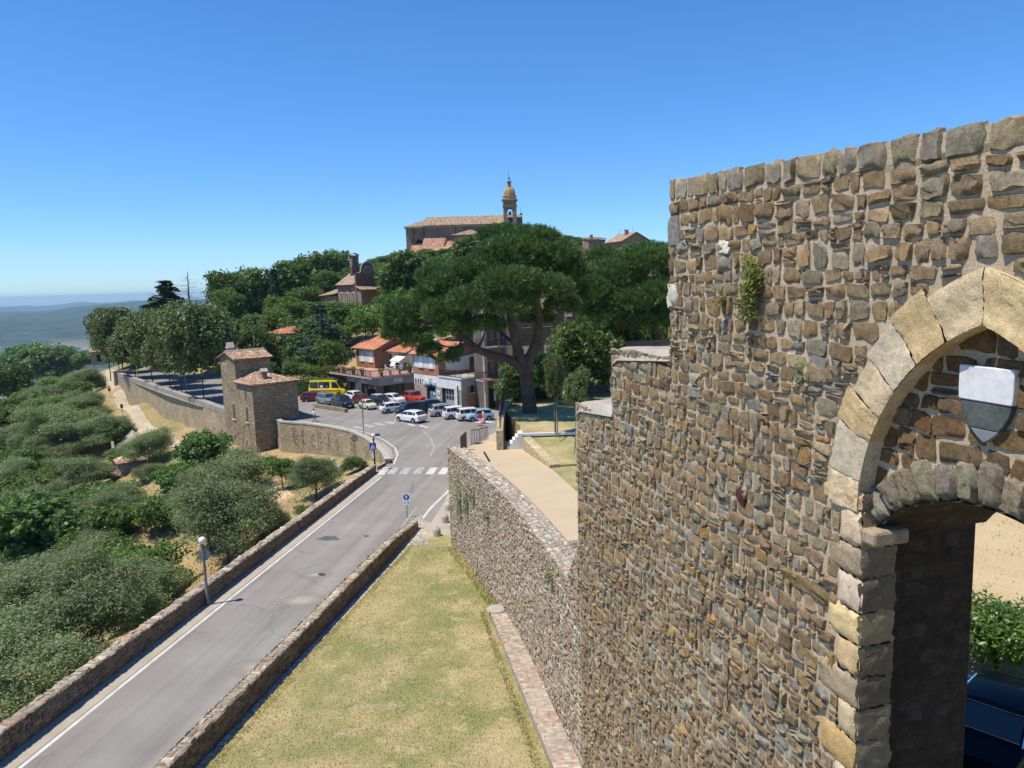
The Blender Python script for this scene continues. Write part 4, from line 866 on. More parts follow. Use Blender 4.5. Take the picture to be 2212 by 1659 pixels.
kind('light', [crown_mesh('crown', BLOB(s, 8, .6, (.35, .55)), 420, 18, .08, .08, .5, L_BRIGHT, s) for s in (16, 17)], trunk_mesh('trunk', .6, .05, M_BARK, 6))
def spire(name, seed, mat, n=330, wide=.2, tip=1.0, taper=1.0):
    r = np.random.default_rng(seed); z = r.uniform(0, 1, n) ** .85; a = r.uniform(0, 6.28, n); w_ = wide * np.sin(np.clip(1 - z, 0, 1) ** taper * math.pi * .5) * (1 - .6 * np.clip(.12 - z, 0, 1) / .12) * r.uniform(.82, 1.08, n)
    c = np.stack([w_ * np.cos(a), w_ * np.sin(a), z * tip], 1); d = np.stack([np.cos(a), np.sin(a), .5 + 0 * a], 1); per = 14; N_ = n * per
    C = np.repeat(c, per, 0) + r.normal(size=(N_, 3)) * np.array([.028, .028, .04]); N = unit(np.repeat(d, per, 0) + r.normal(size=(N_, 3)) * .6); s = .055 * r.uniform(.6, 1.3, N_)
    V, F = leaf_quads(C, N, s, s * .5, r); tone = np.clip(np.repeat(r.uniform(0, 1, n), per) + r.normal(0, .1, N_), 0, 1); return np_mesh(name, V, F, mat, col=np.repeat(np.stack([tone] * 3, 1), 4, 0), link=False)
pole = MB(); pole.tube([(0, 0, -.1), (0, 0, .5), (0, 0, .97)], [.028, .02, .005], 6); _o = pole.build('trunk', M_BARK); POLE = _o.data; bpy.data.objects.remove(_o)
kind('cypress', [spire('crown', 20, L_CYP, 300, .13), spire('crown', 21, L_CYP, 300, .16)], POLE); kind('conifer', [spire('crown', 22, L_CYP, 420, .27, 1, 1.3)], POLE)
def cedar(name, seed, mat, tiers=11, wide=.40, per=70):
    r = np.random.default_rng(seed); Cs = []; Ds = []
    for i in range(tiers):
        z = .10 + .88 * i / tiers; w_ = wide * (1 - z) ** 1.0 + .015; nb = max(4, int(11 * (1 - z) + 3))
        for b in range(nb):
            a = r.uniform(0, 6.28); ln = w_ * r.uniform(.65, 1.15); t = r.uniform(.15, 1, per) ** .7; side = r.normal(0, .035 + .02 * (1 - z), per) * (1.1 - t)
            Cs.append(np.stack([np.cos(a) * ln * t - np.sin(a) * side, np.sin(a) * ln * t + np.cos(a) * side, z + .03 * t - .07 * t * t * r.uniform(.4, 1.6) + r.normal(0, .006, per)], 1)); Ds.append(r.uniform(0, 1, 1).repeat(per))
    C = np.concatenate(Cs); n = len(C); N = unit(r.normal(size=(n, 3)) * .35 + np.array([0, 0, 1.0])); s = .034 * r.uniform(.6, 1.4, n); V, F = leaf_quads(C, N, s * 1.3, s * .55, r)
    tone = np.clip(np.concatenate(Ds) * .6 + .2 + r.normal(0, .15, n), 0, 1); return np_mesh(name, V, F, mat, col=np.repeat(np.stack([tone] * 3, 1), 4, 0), link=False)
kind('cedar', [cedar('crown', 24, leaf_mat('cedar_needle', (.035, .06, .025), (.10, .13, .06), .12, .6), 26, .40, 75)], POLE); kind('bluecedar', [cedar('crown', 25, L_CEDAR, 11, .5, 110)], POLE)
TN = {'broad': 'broadleaf_tree', 'bright': 'broadleaf_tree', 'oak': 'holm_oak', 'olive': 'olive_tree', 'shrub': 'shrub', 'light': 'shrub', 'cypress': 'cypress_tree', 'conifer': 'conifer_tree', 'cedar': 'cedar_tree', 'bluecedar': 'cedar_tree'}
NT = 0
def plant(key, x, y, z, rad, height, label, group=None, trunk=None, name=None, vidx=None):
    """round kinds: crown of radius rad and height `height`, lifted by trunk; spires: full height"""
    global NT; NT += 1
    cr, tm = KIND[key]; nm = name or TN[key]; t = thing(nm, label, nm.replace('_', ' ').replace('holm oak', 'tree').replace('broadleaf ', ''), (x, y, z), rng.uniform(0, 6.28), group)
    c = bpy.data.objects.new('crown', cr[NT % len(cr) if vidx is None else vidx]); COL.objects.link(c); c.parent = t
    k = bpy.data.objects.new('trunk', tm); COL.objects.link(k); k.parent = t
    if key in ('cypress', 'conifer', 'cedar', 'bluecedar'):
        c.scale = (rad, rad, height); k.scale = (height, height, height)
    else:
        tr_ = trunk if trunk is not None else height * .12; c.scale = (rad, rad, height / 2); c.location = (0, 0, tr_ + height / 2 * .98); k.scale = (min(rad, 3) * .55, min(rad, 3) * .55, tr_ + height * .38)
    return t
def G(u, v, far=430):
    """where the sight line through (u, v) meets the hillside"""
    d = ray(u, v); ys = np.arange(12, far, .5); ts = ys / d.y; xs = d.x * ts; zs = EYE + d.z * ts; hit = np.nonzero(zs <= terr(xs, ys))[0]
    i = hit[0] if len(hit) else len(ys) - 1; return Vector((xs[i], ys[i], zs[i]))
def px(p, n): return n * (Vector(p) - CAMP).dot(FWD) / F_PX
def at(key, u, vb, wpx, hpx, label, group=None, tr=.1, z=None, y=None, name=None):
    p = PD(u, vb, y) if y is not None else (P(u, vb, z) if z is not None else G(u, vb))
    if y is not None: p.z = min(p.z, p.z)
    H_ = px(p, hpx); Wd = px(p, wpx) / 2
    if key in ('cypress', 'conifer', 'cedar', 'bluecedar'):
        base_w = {'cypress': .145, 'conifer': .27, 'cedar': .36, 'bluecedar': .5}[key]; return plant(key, p.x, p.y, p.z, Wd / base_w, H_, label, group, name=name)
    return plant(key, p.x, p.y, p.z - .25, Wd * 1.12, H_ * (1.08 - tr), label, group, H_ * tr, name=name)

GO = 'olive trees on the slope below the road'
# --- near slope, each tree by eye
for u, vb, wp, hp, lb in (
    (35, 1560, 300, 240, 'large silver olive at the bottom left behind the roadside wall'), (205, 1440, 245, 240, 'wide grey green olive left of the near lamp post'), (-40, 1420, 260, 210, 'olive cut off by the left edge of the view above the lowest olive'),
    (130, 1340, 240, 170, 'dense olive uphill of the wide olive by the near lamp post'), (305, 1285, 105, 110, 'small olive just left of the near lamp globe'), (492, 1225, 205, 195, 'big rounded olive behind the wall between lamp post and tower'),
    (455, 1190, 120, 140, 'olive hugging the left side of the big rounded olive'), (565, 1165, 100, 100, 'olive on the right shoulder of the big rounded olive'), (485, 1085, 160, 110, 'olive above the big rounded olive below the tower'),
    (682, 1078, 100, 98, 'olive by the wall just left of the far lamp post'), (655, 1050, 60, 50, 'small olive beside the bare earth slip below the tower'), (325, 1005, 95, 85, 'lone olive in front of the white track left of the tower'),
    (140, 968, 130, 100, 'large olive in the row left of the small shed'), (215, 972, 96, 78, 'dark olive directly left of the walled court'), (38, 990, 100, 80, 'olive with bare trunk at the left edge below the wood'), (22, 1075, 95, 90, 'two trunked olive at the left edge on grass'),
    (92, 1095, 80, 60, 'pale low olive right of the two trunked olive'), (188, 905, 90, 58, 'olive touching the edge of the white track, upper row'), (140, 880, 90, 58, 'olive above the yellow green shrub on the slope'), (262, 935, 46, 40, 'olive at the bend of the white track'),
    (120, 905, 90, 60, 'olive under the tall dark wood at upper left'), (180, 840, 70, 40, 'olive near the top of the slope below the avenue wall'), (318, 1040, 60, 45, 'small olive right beside the shed roof'), (200, 1250, 110, 105, 'small olive in the middle of the near slope'),
    (60, 1290, 150, 110, 'olive below the big dark tree at left'), (395, 1130, 90, 75, 'olive above the sandy bank, left of the big rounded olive')):
    at('olive', u, vb, wp, hp, lb, GO, .08)
for key, u, vb, wp, hp, lb in (
    ('broad', 85, 1250, 230, 190, 'big dark green tree at the left edge below the shed'), ('broad', 165, 1165, 120, 105, 'dark green tree left of the shed on the slope'), ('bright', 245, 1180, 95, 95, 'light green cane thicket below the shed'), ('bright', 350, 1150, 120, 92, 'fresh green fig tree below the shed on the right'),
    ('broad', 400, 1085, 110, 90, 'dark bushy tree between shed and tower'), ('broad', 445, 1040, 110, 110, 'dark tree hiding the foot of the tower'), ('bright', 385, 1060, 80, 60, 'bright green shrub below the dark tree by the tower'), ('broad', 30, 1180, 120, 100, 'dark tree cut by the left edge above the big dark tree'),
    ('bright', 262, 998, 70, 30, 'bright green hedge bush behind the shed'), ('bright', 165, 935, 70, 60, 'yellow green shrub on the upper slope'), ('broad', 240, 970, 70, 55, 'dark green bush against the court wall'), ('broad', 85, 850, 140, 105, 'tall dark tree on the crest at upper left'),
    ('broad', 140, 825, 90, 70, 'dark tree right of the tall crest tree'), ('broad', 20, 885, 110, 100, 'dark tree at the left edge on the crest'), ('broad', 30, 950, 90, 75, 'dark tree at the left edge under the crest trees'), ('bright', 190, 880, 50, 34, 'bright green bush by the white track'),
    ('broad', 205, 800, 80, 45, 'dark green bush below the stone hut'), ('bright', 235, 790, 40, 26, 'light bush at the top of the white track'), ('light', 330, 1310, 90, 70, 'bright green creeper bush behind the near lamp post'), ('light', 270, 1365, 110, 60, 'leafy green bush along the roadside wall left of the near lamp'),
    ('light', 560, 1190, 40, 30, 'small bright green bush on the wall below the big olive'), ('shrub', 765, 1020, 60, 42, 'green bush under the concrete coping by the far lamp'), ('light', 655, 1110, 40, 25, 'low green bush on the bare bank below the tower')):
    at(key, u, vb, wp, hp, lb, None, .06)
at('bright', 612, 1060, 62, 80, 'young spreading tree with bare stems in front of the tower door wall', None, .3)
# --- loose olives filling the lower slope, nothing tells these apart
fill = random.Random(5); pts = []
for _ in range(900):
    u, v = fill.uniform(-30, 330), fill.uniform(830, 1330); p = G(u, v)
    if p.y > 200 or p.y < 20: continue
    if (280 < u < 410 and 1080 < v < 1200) or (145 < u < 200 and 985 < v < 1060) or (u > 195 and 890 < v < 1115) or (u < 45 and 1040 < v < 1110): continue
    dpath = min((p.xy - q.xy).length for q in pathc)
    if any((p.xy - q).length < 4.3 for q in pts) or dpath < 12: continue
    pts.append(p.xy.copy()); 
for i, q in enumerate(pts):
    kd = 'olive' if fill.random() < .5 else ('broad' if fill.random() < .6 else 'bright'); rd = fill.uniform(2.4, 3.7)
    plant(kd, q.x, q.y, tz(q.x, q.y) - .2, rd, rd * 1.6, 'silver green olive in the crowded grove on the lower slope' if kd == 'olive' else 'green tree growing among the olives of the lower slope', 'trees of the lower slope', .15)
# --- avenue of holm oaks behind the town wall
GA = 'round trees of the avenue behind the town wall'
for x, y, u, v, ru, rv, lb in ((-45.5, 116, 432, 762, 74, 98, 'largest round tree of the avenue, right behind the tower'), (-52.4, 125.2, 385, 762, 48, 80, 'round avenue tree left of the largest one'), (-58.2, 133, 360, 748, 50, 70, 'third avenue tree from the tower with grey green crown'),
    (-64, 140, 322, 745, 44, 66, 'olive brown avenue tree with a straight trunk in the middle of the row'), (-72, 151, 285, 735, 50, 62, 'avenue tree above the far half of the town wall'), (-80, 163, 250, 720, 46, 62, 'avenue tree near the far end of the town wall'), (-90, 180, 228, 705, 34, 56, 'farthest avenue tree, at the head of the white track'),
    (-60, 150, 400, 715, 70, 58, 'round tree in the second row behind the largest avenue tree'), (-84, 185, 255, 688, 52, 38, 'round tree in the second row at the far end of the avenue'), (-72, 170, 320, 692, 40, 36, 'round tree in the second row in mid avenue')):
    c = PD(u, v, y); R_ = px(c, ru * 1.2); Hh = px(c, rv * 1.08); plant('oak', c.x, y, 0, R_, Hh * 2, lb, GA, max(c.z - Hh * 1.28, 1.0))
at('cedar', 368, 745, 200, 143, 'tall dark cedar with a pointed top behind the avenue', y=205)
at('bluecedar', 700, 778, 150, 130, 'blue grey cedar beside the house with the yellow ambulance', y=130)
c = PD(560, 752, 122); plant('broad', c.x, 122, .5, px(c, 58), px(c, 120), 'big leafy tree directly behind the tower roofs', None, 2.0, vidx=1); c = PD(590, 790, 120); plant('broad', c.x, 120, .3, px(c, 36), px(c, 70), 'lower leafy tree right of the tower roof', None, .6)
at('bright', 722, 812, 62, 84, 'bright green tree left of the terrace house', y=121); at('light', 655, 818, 90, 36, 'bright clipped shrub behind the long hedge', y=125); at('light', 690, 822, 60, 36, 'rounded shrub behind the hedge near the terrace house', y=124)
# --- wooded hill below the church
for key, u, vb, wp, hp, y, lb in (
    ('broad', 500, 705, 90, 118, 185, 'leafy tree at the left end of the wooded hill'), ('bright', 500, 690, 60, 70, 178, 'fresh green tree low at the left end of the wooded hill'), ('broad', 560, 680, 110, 100, 205, 'broad crown left of the dark cypresses on the hill'),
    ('conifer', 598, 695, 44, 108, 190, 'tall dark conifer on the hill left of the chapel'), ('conifer', 568, 700, 36, 70, 186, 'shorter dark conifer beside the tall one on the hill'), ('broad', 640, 670, 110, 105, 215, 'big rounded tree on the skyline left of the chapel'),
    ('broad', 700, 660, 110, 112, 222, 'big tree on the skyline behind the chapel bell gable'), ('broad', 735, 640, 70, 100, 225, 'dense tree immediately behind the bell gable'), ('cypress', 520, 690, 11, 96, 200, 'thin cypress rising above the hill trees at left'), ('cypress', 507, 690, 10, 84, 200, 'second thin cypress beside the first at left'),
    ('cypress', 650, 620, 7, 66, 260, 'left of two tiny cypresses on the skyline'), ('cypress', 657, 620, 6, 64, 260, 'right of two tiny cypresses on the skyline'), ('cypress', 690, 610, 9, 56, 260, 'tiny cypress on the skyline nearer the bell gable'),
    ('broad', 893, 655, 128, 112, 165, 'big chestnut below the church with large dark leaves'), ('broad', 940, 650, 90, 100, 170, 'dark tree right of the big chestnut'), ('broad', 840, 640, 40, 66, 215, 'tree on the skyline between chapel and chestnut'), ('broad', 838, 705, 60, 66, 150, 'dark tree below the chestnut beside the chapel corner'),
    ('bright', 790, 740, 80, 84, 130, 'green tree above the terrace house roof'), ('broad', 745, 700, 80, 50, 150, 'green tree under the chapel front'), ('broad', 700, 690, 70, 40, 160, 'green tree under the chapel lancets'), ('broad', 640, 700, 80, 50, 165, 'green tree below the chapel annex'),
    ('bright', 600, 705, 60, 40, 150, 'light green tree behind the small orange roofed house'), ('broad', 850, 780, 60, 70, 135, 'dark tree behind the terrace house'), ('broad', 920, 720, 90, 80, 140, 'dark tree on the bank behind the pine crown'), ('broad', 1000, 690, 120, 90, 145, 'dark tree behind the pine near its fork'),
    ('broad', 1030, 600, 140, 90, 190, 'tree under the church partly behind the pine'), ('broad', 1240, 640, 120, 80, 150, 'tree seen between the two pines'), ('broad', 450, 705, 60, 45, 215, 'dark tree between cedar and wooded hill')):
    at(key, u, vb, wp, hp, lb, None, .06, y=y)
hf = random.Random(9); pts = []
for _ in range(4000):
    x, y = hf.uniform(-105, 40), hf.uniform(132, 300)
    if any((x - a) ** 2 + (y - b) ** 2 < 5.5 ** 2 for a, b in pts): continue
    if -52 < x < -27 and 168 < y < 208: continue
    if -38 < x < 12 and y > 226 and y < 290: continue
    if y < 165 and x < -42: continue
    if y < 150 and -32 < x < 12: continue
    if 18 < x < 45 and 205 < y < 250: continue
    z = tz(x, y); u, v = proj((x, y, z))
    if v > 800 or u > 1330: continue
    if 765 < u < 832 and y < 200: continue
    hmax = 9.5
    # keep the church, chapel and skyline clear
    if u > 870: hmax = min(hmax, max(3.0, hgt(x, y, 548) - z))
    if 640 < u < 830 and y < 172: hmax = min(hmax, max(2.5, hgt(x, y, 660) - z))
    if 250 < u < 470: hmax = min(hmax, max(2.5, hgt(x, y, 668) - z))
    if 640 < u < 870 and y > 205: hmax = min(hmax, max(3, hgt(x, y, 566) - z))
    pts.append((x, y)); h_ = hf.uniform(.75, 1.0) * hmax
    plant('broad' if hf.random() < .7 else 'bright', x, y, z - .6, max(3.7, h_ * .5), h_, 'leafy green tree in the wood on the hill below the church', 'trees of the hill wood', .0)
for x, y in ((24, 84), (31, 92), (40, 86), (28, 106), (38, 104), (48, 98), (22, 120), (33, 122), (45, 118), (56, 112), (30, 140), (42, 138), (54, 132), (66, 126), (38, 160), (52, 156), (66, 148), (78, 138)):
    plant('broad', x, y, tz(x, y) - .4, 4.6, 8.5, 'leafy green tree in the wood on the hill below the church', 'trees of the hill wood', .2)
# --- bare dead conifer
dm = MB(); dq = random.Random(4); dm.tube([(0, 0, 0), (0, 0, 6), (.1, 0, 13)], [.22, .13, .03], 6)
for i in range(34):
    z = 4.5 + 8 * i / 34; a = dq.uniform(0, 6.28); ln = (13.2 - z) * .62 * dq.uniform(.5, 1.1); e = Vector((math.cos(a) * ln, math.sin(a) * ln, z + ln * .12)); dm.tube([(0, 0, z), e * .55 + Vector((0, 0, z * .45 - .12 * ln)), e], [.06, .04, .015], 4)
p = PD(412, 690, 200); dt = thing('dead_conifer', 'bare dead conifer beside the tall cedar', 'tree', (p.x, p.y, p.z)); dm.build('trunk', M_BARKG, dt); dt.scale = (1.9, 1.9, .95)

# ------------------------------------------------------------------ the umbrella pines
def pine(name, label, y, lobes, limbs, twigs, ntuft, seed, sc=.88):
    t = thing(name, label, 'pine tree'); L = []
    for u, v, ru, rv, dy in lobes:
        c = PD(u, v, y + dy); L.append((c.x, c.y, c.z, px(c, ru) * sc, px(c, ru) * sc * .92, px(c, rv) * sc))
    me = needle_mesh('crown', L, ntuft, 9, .34, .052, L_PINE, seed); o = bpy.data.objects.new('crown', me); COL.objects.link(o); o.parent = t
    m = MB()
    for pts_, rs in limbs: m.tube([PD(u, v, y + dy) for u, v, dy in pts_], [px((0, y, 10), r) for r in rs], 10)
    q = random.Random(seed)
    for l in L:
        c = Vector(l[:3]); near = min((Vector(m.v[i]) for i in range(0, len(m.v), 5)), key=lambda a: (a - c).length)
        if (near - c).length < 6: m.tube([near, (near + c) / 2 + Vector((0, 0, -.25)), c], [.13, .09, .03], 5)
        for _ in range(3):
            e = c + Vector((q.uniform(-.6, .6) * l[3], q.uniform(-.6, .6) * l[4], q.uniform(-.2, .5) * l[5])); m.tube([c - Vector((0, 0, l[5] * .4)), e], [.05, .015], 4)
    for pts_, rs in twigs: m.tube([PD(u, v, y + dy) for u, v, dy in pts_], [px((0, y, 10), r) for r in rs], 6)
    m.build('trunk', M_BARK, t, 60); return t
PY = 54.5
pine('umbrella_pine', 'great umbrella pine with spreading crown and forked trunk in the garden', PY,
     [(1110, 556, 100, 50, 0), (1195, 562, 72, 48, .5), (1040, 590, 72, 42, -1), (1140, 520, 80, 32, 1.5), (985, 620, 72, 42, -.5), (945, 600, 50, 30, 1.5), (1240, 600, 42, 48, 0), (1100, 615, 80, 42, -3), (1180, 630, 66, 40, -2.5), (1030, 655, 70, 42, -3), (1110, 665, 62, 36, -3.5),
      (960, 675, 52, 38, -1.5), (1215, 665, 42, 36, -1), (870, 688, 46, 47, 0), (853, 722, 31, 34, 0), (902, 740, 36, 30, -.4), (928, 760, 27, 21, -.3), (980, 715, 42, 30, -2), (1050, 705, 46, 26, -1.5), (935, 640, 44, 34, 0), (968, 778, 24, 13, -1.2), (985, 765, 18, 14, -1), (1160, 690, 40, 22, 2.5), (1250, 640, 30, 40, 1), (1085, 510, 60, 24, 3)],
     [([(1146, 935, 0), (1146, 900, 0), (1140, 840, 0), (1134, 790, 0)], [20, 16.5, 15, 15]), ([(1134, 795, 0), (1160, 740, .3), (1166, 690, .6), (1158, 640, .8), (1170, 590, 1)], [13, 11, 9, 7, 4]), ([(1134, 795, 0), (1118, 755, -.2), (1104, 700, -.5), (1096, 640, -.6), (1080, 590, -.5)], [12, 10, 8, 6, 3]),
      ([(1134, 800, 0), (1100, 776, -.4), (1065, 768, -.8), (1030, 755, -1), (995, 722, -1), (960, 702, -.8), (915, 690, -.4), (880, 690, 0)], [11, 9, 8.5, 8, 7, 5.5, 4, 2.5])],
     [([(1012, 738, -1), (985, 752, -1.1), (960, 748, -1.2), (930, 735, -1)], [3, 2.4, 1.8, 1]), ([(1000, 730, -1), (985, 757, -1.1), (970, 772, -1.2)], [2.4, 1.6, 1]), ([(1040, 757, -1), (1000, 768, -1.2), (972, 774, -1.2)], [2.4, 1.6, .8]), ([(1130, 760, 0), (1060, 700, .5), (1010, 690, .6)], [5, 3, 1.5]), ([(985, 752, -1.1), (965, 765, -1.3), (940, 768, -1.2)], [1.5, 1, .6])], 11500, 71)
pine('stone_pine', 'second umbrella pine standing close to the high fortress wall', 68,
     [(1400, 570, 62, 40, 0), (1335, 600, 52, 40, 0), (1450, 575, 55, 42, 1), (1290, 640, 42, 40, -1), (1350, 655, 52, 34, -1), (1420, 640, 52, 36, -1.5), (1480, 620, 50, 45, 0), (1310, 690, 42, 28, -1), (1375, 700, 40, 24, -1), (1265, 660, 30, 32, 0), (1300, 560, 36, 22, 2), (1440, 690, 34, 30, 0)],
     [([(1428, 790, 0), (1422, 740, 0), (1412, 690, 0), (1395, 640, 0), (1390, 590, 0)], [14, 10, 8, 6, 3]), ([(1385, 800, 1), (1372, 745, 1), (1345, 700, .6), (1310, 660, 0)], [9, 7, 6, 3]), ([(1412, 690, 0), (1440, 640, .3)], [5, 2])], [], 9000, 72, 1.12)
for u_, vb_, w_, h_, y_, lb in ((1330, 805, 130, 150, 82, 'dark tree behind the second pine, nearest the holm oak'), (1412, 795, 120, 150, 86, 'dark tree in the gap left of the high wall corner'), (1475, 800, 130, 160, 84, 'dark tree just hidden by the high wall corner'), (1290, 725, 110, 110, 96, 'dark tree under the gap between the two pine crowns'), (1385, 705, 130, 110, 102, 'dark tree behind the second pine crown at mid height'), (1455, 695, 110, 100, 100, 'dark tree behind the second pine crown at the wall')): at('broad', u_, vb_, w_, h_, lb, None, .03, y=y_)
at('broad', 1262, 885, 150, 190, 'dark holm oak growing behind the two staked young trees', y=63); at('broad', 1330, 880, 120, 190, 'dark leafy tree behind the stepped wall end', y=70); at('bright', 1440, 800, 70, 150, 'sunlit ivy green tree right beside the high wall corner', y=78); at('oak', 1215, 800, 70, 110, 'grey green tree rising behind the staked trees', y=72)
at('broad', 1190, 884, 80, 130, 'dark leafy tree just right of the great pine trunk', None, .03, y=61); at('shrub', 1165, 882, 90, 70, 'low evergreen behind the foot of the great pine', None, .03, y=62); at('shrub', 1110, 884, 80, 70, 'low evergreen left of the great pine foot', None, .03, y=61.5)
at('broad', 1132, 878, 100, 112, 'dark evergreen shrub behind the great pine trunk', y=60)
for u, vb, cu, cv, ru, rv, lb in ((1201, 938, 1193, 822, 27, 62, 'young staked tree nearer the great pine, lit narrow crown'), (1246, 972, 1243, 842, 33, 56, 'young staked tree beside the stepped wall, rounder crown')):
    p = P(u, vb, GZ - .1); c = PD(cu, cv, p.y); t = plant('oak', p.x, p.y, p.z, px(c, ru), px(c, rv * 2), lb, 'young staked trees', max(c.z - px(c, rv) - p.z, .4), name='young_tree')
    m = MB(); m.tube([(-.14, 0, 0), (-.14, 0, 2.4)], .045, 6); m.tube([(.14, .05, 0), (.14, .05, 2.4)], .045, 6); m.tube([(.9, -.2, 0), (.14, 0, 1.4)], .035, 6); m.build('stakes', M_BARKG, t)

# --- hedge, wall plants, shrub at the gate, grass
def hedge(name, label, a, b, wd, z0, h, mat, n=7000, size=.16):
    r = np.random.default_rng(len(label)); a, b = np.array(a[:2]), np.array(b[:2]); d = b - a; nn = np.array([-d[1], d[0]]) / np.linalg.norm(d)
    t = r.uniform(0, 1, n); s = r.uniform(-.5, .5, n); q = r.uniform(0, 1, n); f = r.integers(0, 3, n); s = np.where(f == 0, np.sign(s) * .5, s); q = np.where(f == 1, 1, q)
    C = np.stack([a[0] + d[0] * t + nn[0] * s * wd, a[1] + d[1] * t + nn[1] * s * wd, z0 + q * h], 1) + r.normal(0, .07, (n, 3)); N = unit(np.stack([nn[0] * s * 2 * (f == 0), nn[1] * s * 2 * (f == 0), (f == 1) * 1.0 + .3], 1) + r.normal(0, .5, (n, 3))); sz = size * r.uniform(.6, 1.3, n)
    V, F = leaf_quads(C, N, sz, sz * .6, r); tone = r.uniform(0, 1, n); o = np_mesh(name, V, F, mat, col=np.repeat(np.stack([tone] * 3, 1), 4, 0)); return tag(o, label, 'hedge')
hedge('hedge', 'long clipped green hedge behind the yellow ambulance', P(607, 852, .3), P(752, 850, .3), 1.4, .4, 2.3, L_HEDGE)
hedge('hedge', 'upper pale green hedge below the small orange roofed house', PD(615, 808, 128), PD(725, 806, 127), 1.6, 1.2, 2.6, L_HEDGE)
def wall_plant(s0, z0, ws, hz, n, label, mat, size=.07, parent=None):
    r = np.random.default_rng(n); z = r.beta(1.6, 1.6, n); s = r.normal(0, .5, n) * (1 - .5 * z) + .25 * np.sin(z * 7)
    C = wall3(s0 + s * ws * .55, z0 + (z - .5) * hz, .08 + r.uniform(0, .22, n)); N = unit(WN + r.normal(0, .7, (n, 3)) + np.array([0, 0, .5])); sz = size * r.uniform(.5, 1.4, n); V, F = leaf_quads(C, N, sz, sz * .45, r); tone = np.clip(1 - z * .2 - r.uniform(0, .8, n), 0, 1)
    o = np_mesh('wall_plant', V, F, mat, col=np.repeat(np.stack([z * .7 + .3 * tone] * 3, 1), 4, 0)); return tag(o, label, 'plant')
wall_plant(14.45, 16.3, .62, 1.25, 1500, 'yellow green capers plant growing out of the high fortress wall', L_WALL); wall_plant(15.5, 16.05, .2, .5, 110, 'small sprig on the fortress wall left of the larger wall plant', L_WALL); wall_plant(12.9, 14.9, .12, .5, 80, 'dry sprig on the fortress wall near the arch', L_WALL)
for s_, z_, hz in ((46, 3.6, 3.0), (44.5, 3.9, 2.0), (43, 4.8, 1.2), (40, 4.5, 1.0), (28.2, 5.5, .8)): wall_plant(s_, z_, .5, hz, int(160 * hz), 'green weeds hanging from the joints of the terrace wall', L_BRIGHT, .10)['group'] = 'weeds on the terrace wall'
p = Vector((12.6, 18.9, 6.0)); r = np.random.default_rng(3); me = crown_mesh('leaves', BLOB(31, 10, .7, (.35, .6)), 520, 16, .10, .105, .42, L_LAUREL, 44, up=.6, shell=(.6, 1.05)); t = thing('laurel_bush', 'bright green laurel bush seen through the gate arch', 'bush', p); o = bpy.data.objects.new('leaves', me); COL.objects.link(o); o.parent = t; o.scale = (1.55, 1.5, 1.25); o.location = (0, 0, .9); m = MB(); [m.tube([(0, 0, 0), (.5 * math.cos(a), .5 * math.sin(a), 1.4)], [.04, .02], 5) for a in range(6)]; m.build('stems', M_BARK, t)
def blades(name, poly, n, size, z, mat, seed, kind='stuff', clump=None):
    r = np.random.default_rng(seed); xs = np.array([q[0] for q in poly]); ys = np.array([q[1] for q in poly]); P_ = np.empty((0, 2))
    while len(P_) < n:
        c = np.stack([r.uniform(xs.min(), xs.max(), n), r.uniform(ys.min(), ys.max(), n)], 1); P_ = np.r_[P_, c[poly_in(c[:, 0], c[:, 1], poly)]]
    P_ = P_[:n]; a = r.uniform(0, 6.28, n); h = size * r.uniform(.4, 1.3, n); w_ = size * .22; ln = r.normal(0, .45, (n, 2)) * h[:, None]; zz = z(P_) if callable(z) else np.full(n, z)
    b0 = np.stack([P_[:, 0] - np.cos(a) * w_, P_[:, 1] - np.sin(a) * w_, zz], 1); b1 = np.stack([P_[:, 0] + np.cos(a) * w_, P_[:, 1] + np.sin(a) * w_, zz], 1); tp_ = np.stack([P_[:, 0] + ln[:, 0], P_[:, 1] + ln[:, 1], zz + h], 1)
    V = np.stack([b0, b1, tp_], 1).reshape(-1, 3); pn = .5 + .35 * np.sin(P_[:, 0] * .8 + 1.3 * np.sin(P_[:, 1] * .35)) * np.cos(P_[:, 1] * .5) + r.normal(0, .25, n)
    o = np_mesh(name, V, np.arange(3 * n).reshape(n, 3), mat, col=np.repeat(np.stack([np.clip(pn, 0, 1)] * 3, 1), 3, 0)); return tag(o, kind=kind)
blades('lawn_grass', [(-14.7, 8), (-6.6, 48), (-4.2, 48), (4.6, 12), (6, 8)], 70000, .075, .012, L_DRY, 5)
blades('hillside_grass', [(-24, 8), (-14.5, 66), (-20, 84), (-34, 90), (-60, 104), (-100, 160), (-150, 160), (-120, 60), (-60, 5)], 60000, .30, lambda q: terr(q[:, 0], q[:, 1]) - .03, L_DRY, 6)
blades('courtyard_grass', [(11, 10), (11, 60), (60, 60), (40, 10)], 9000, .12, 6.0, L_DRY, 7)

rr_ = [W(q, 0, .05)[:2] for q in range(26, 49, 2)]; blades('wall_foot_weeds', rr_ + [W(q, 0, .55)[:2] for q in range(48, 25, -2)], 5000, .16, .012, L_DRY, 15); blades('wall_foot_weeds', [(-14.2, 8), (-6.9, 47), (-6.6, 47), (-13.9, 8)], 3000, .10, .03, L_DRY, 16); blades('wall_foot_weeds', [(-1.75, 36.8), (2.9, 12), (2.6, 12), (-2.0, 36.8)], 2000, .13, .012, L_DRY, 17)
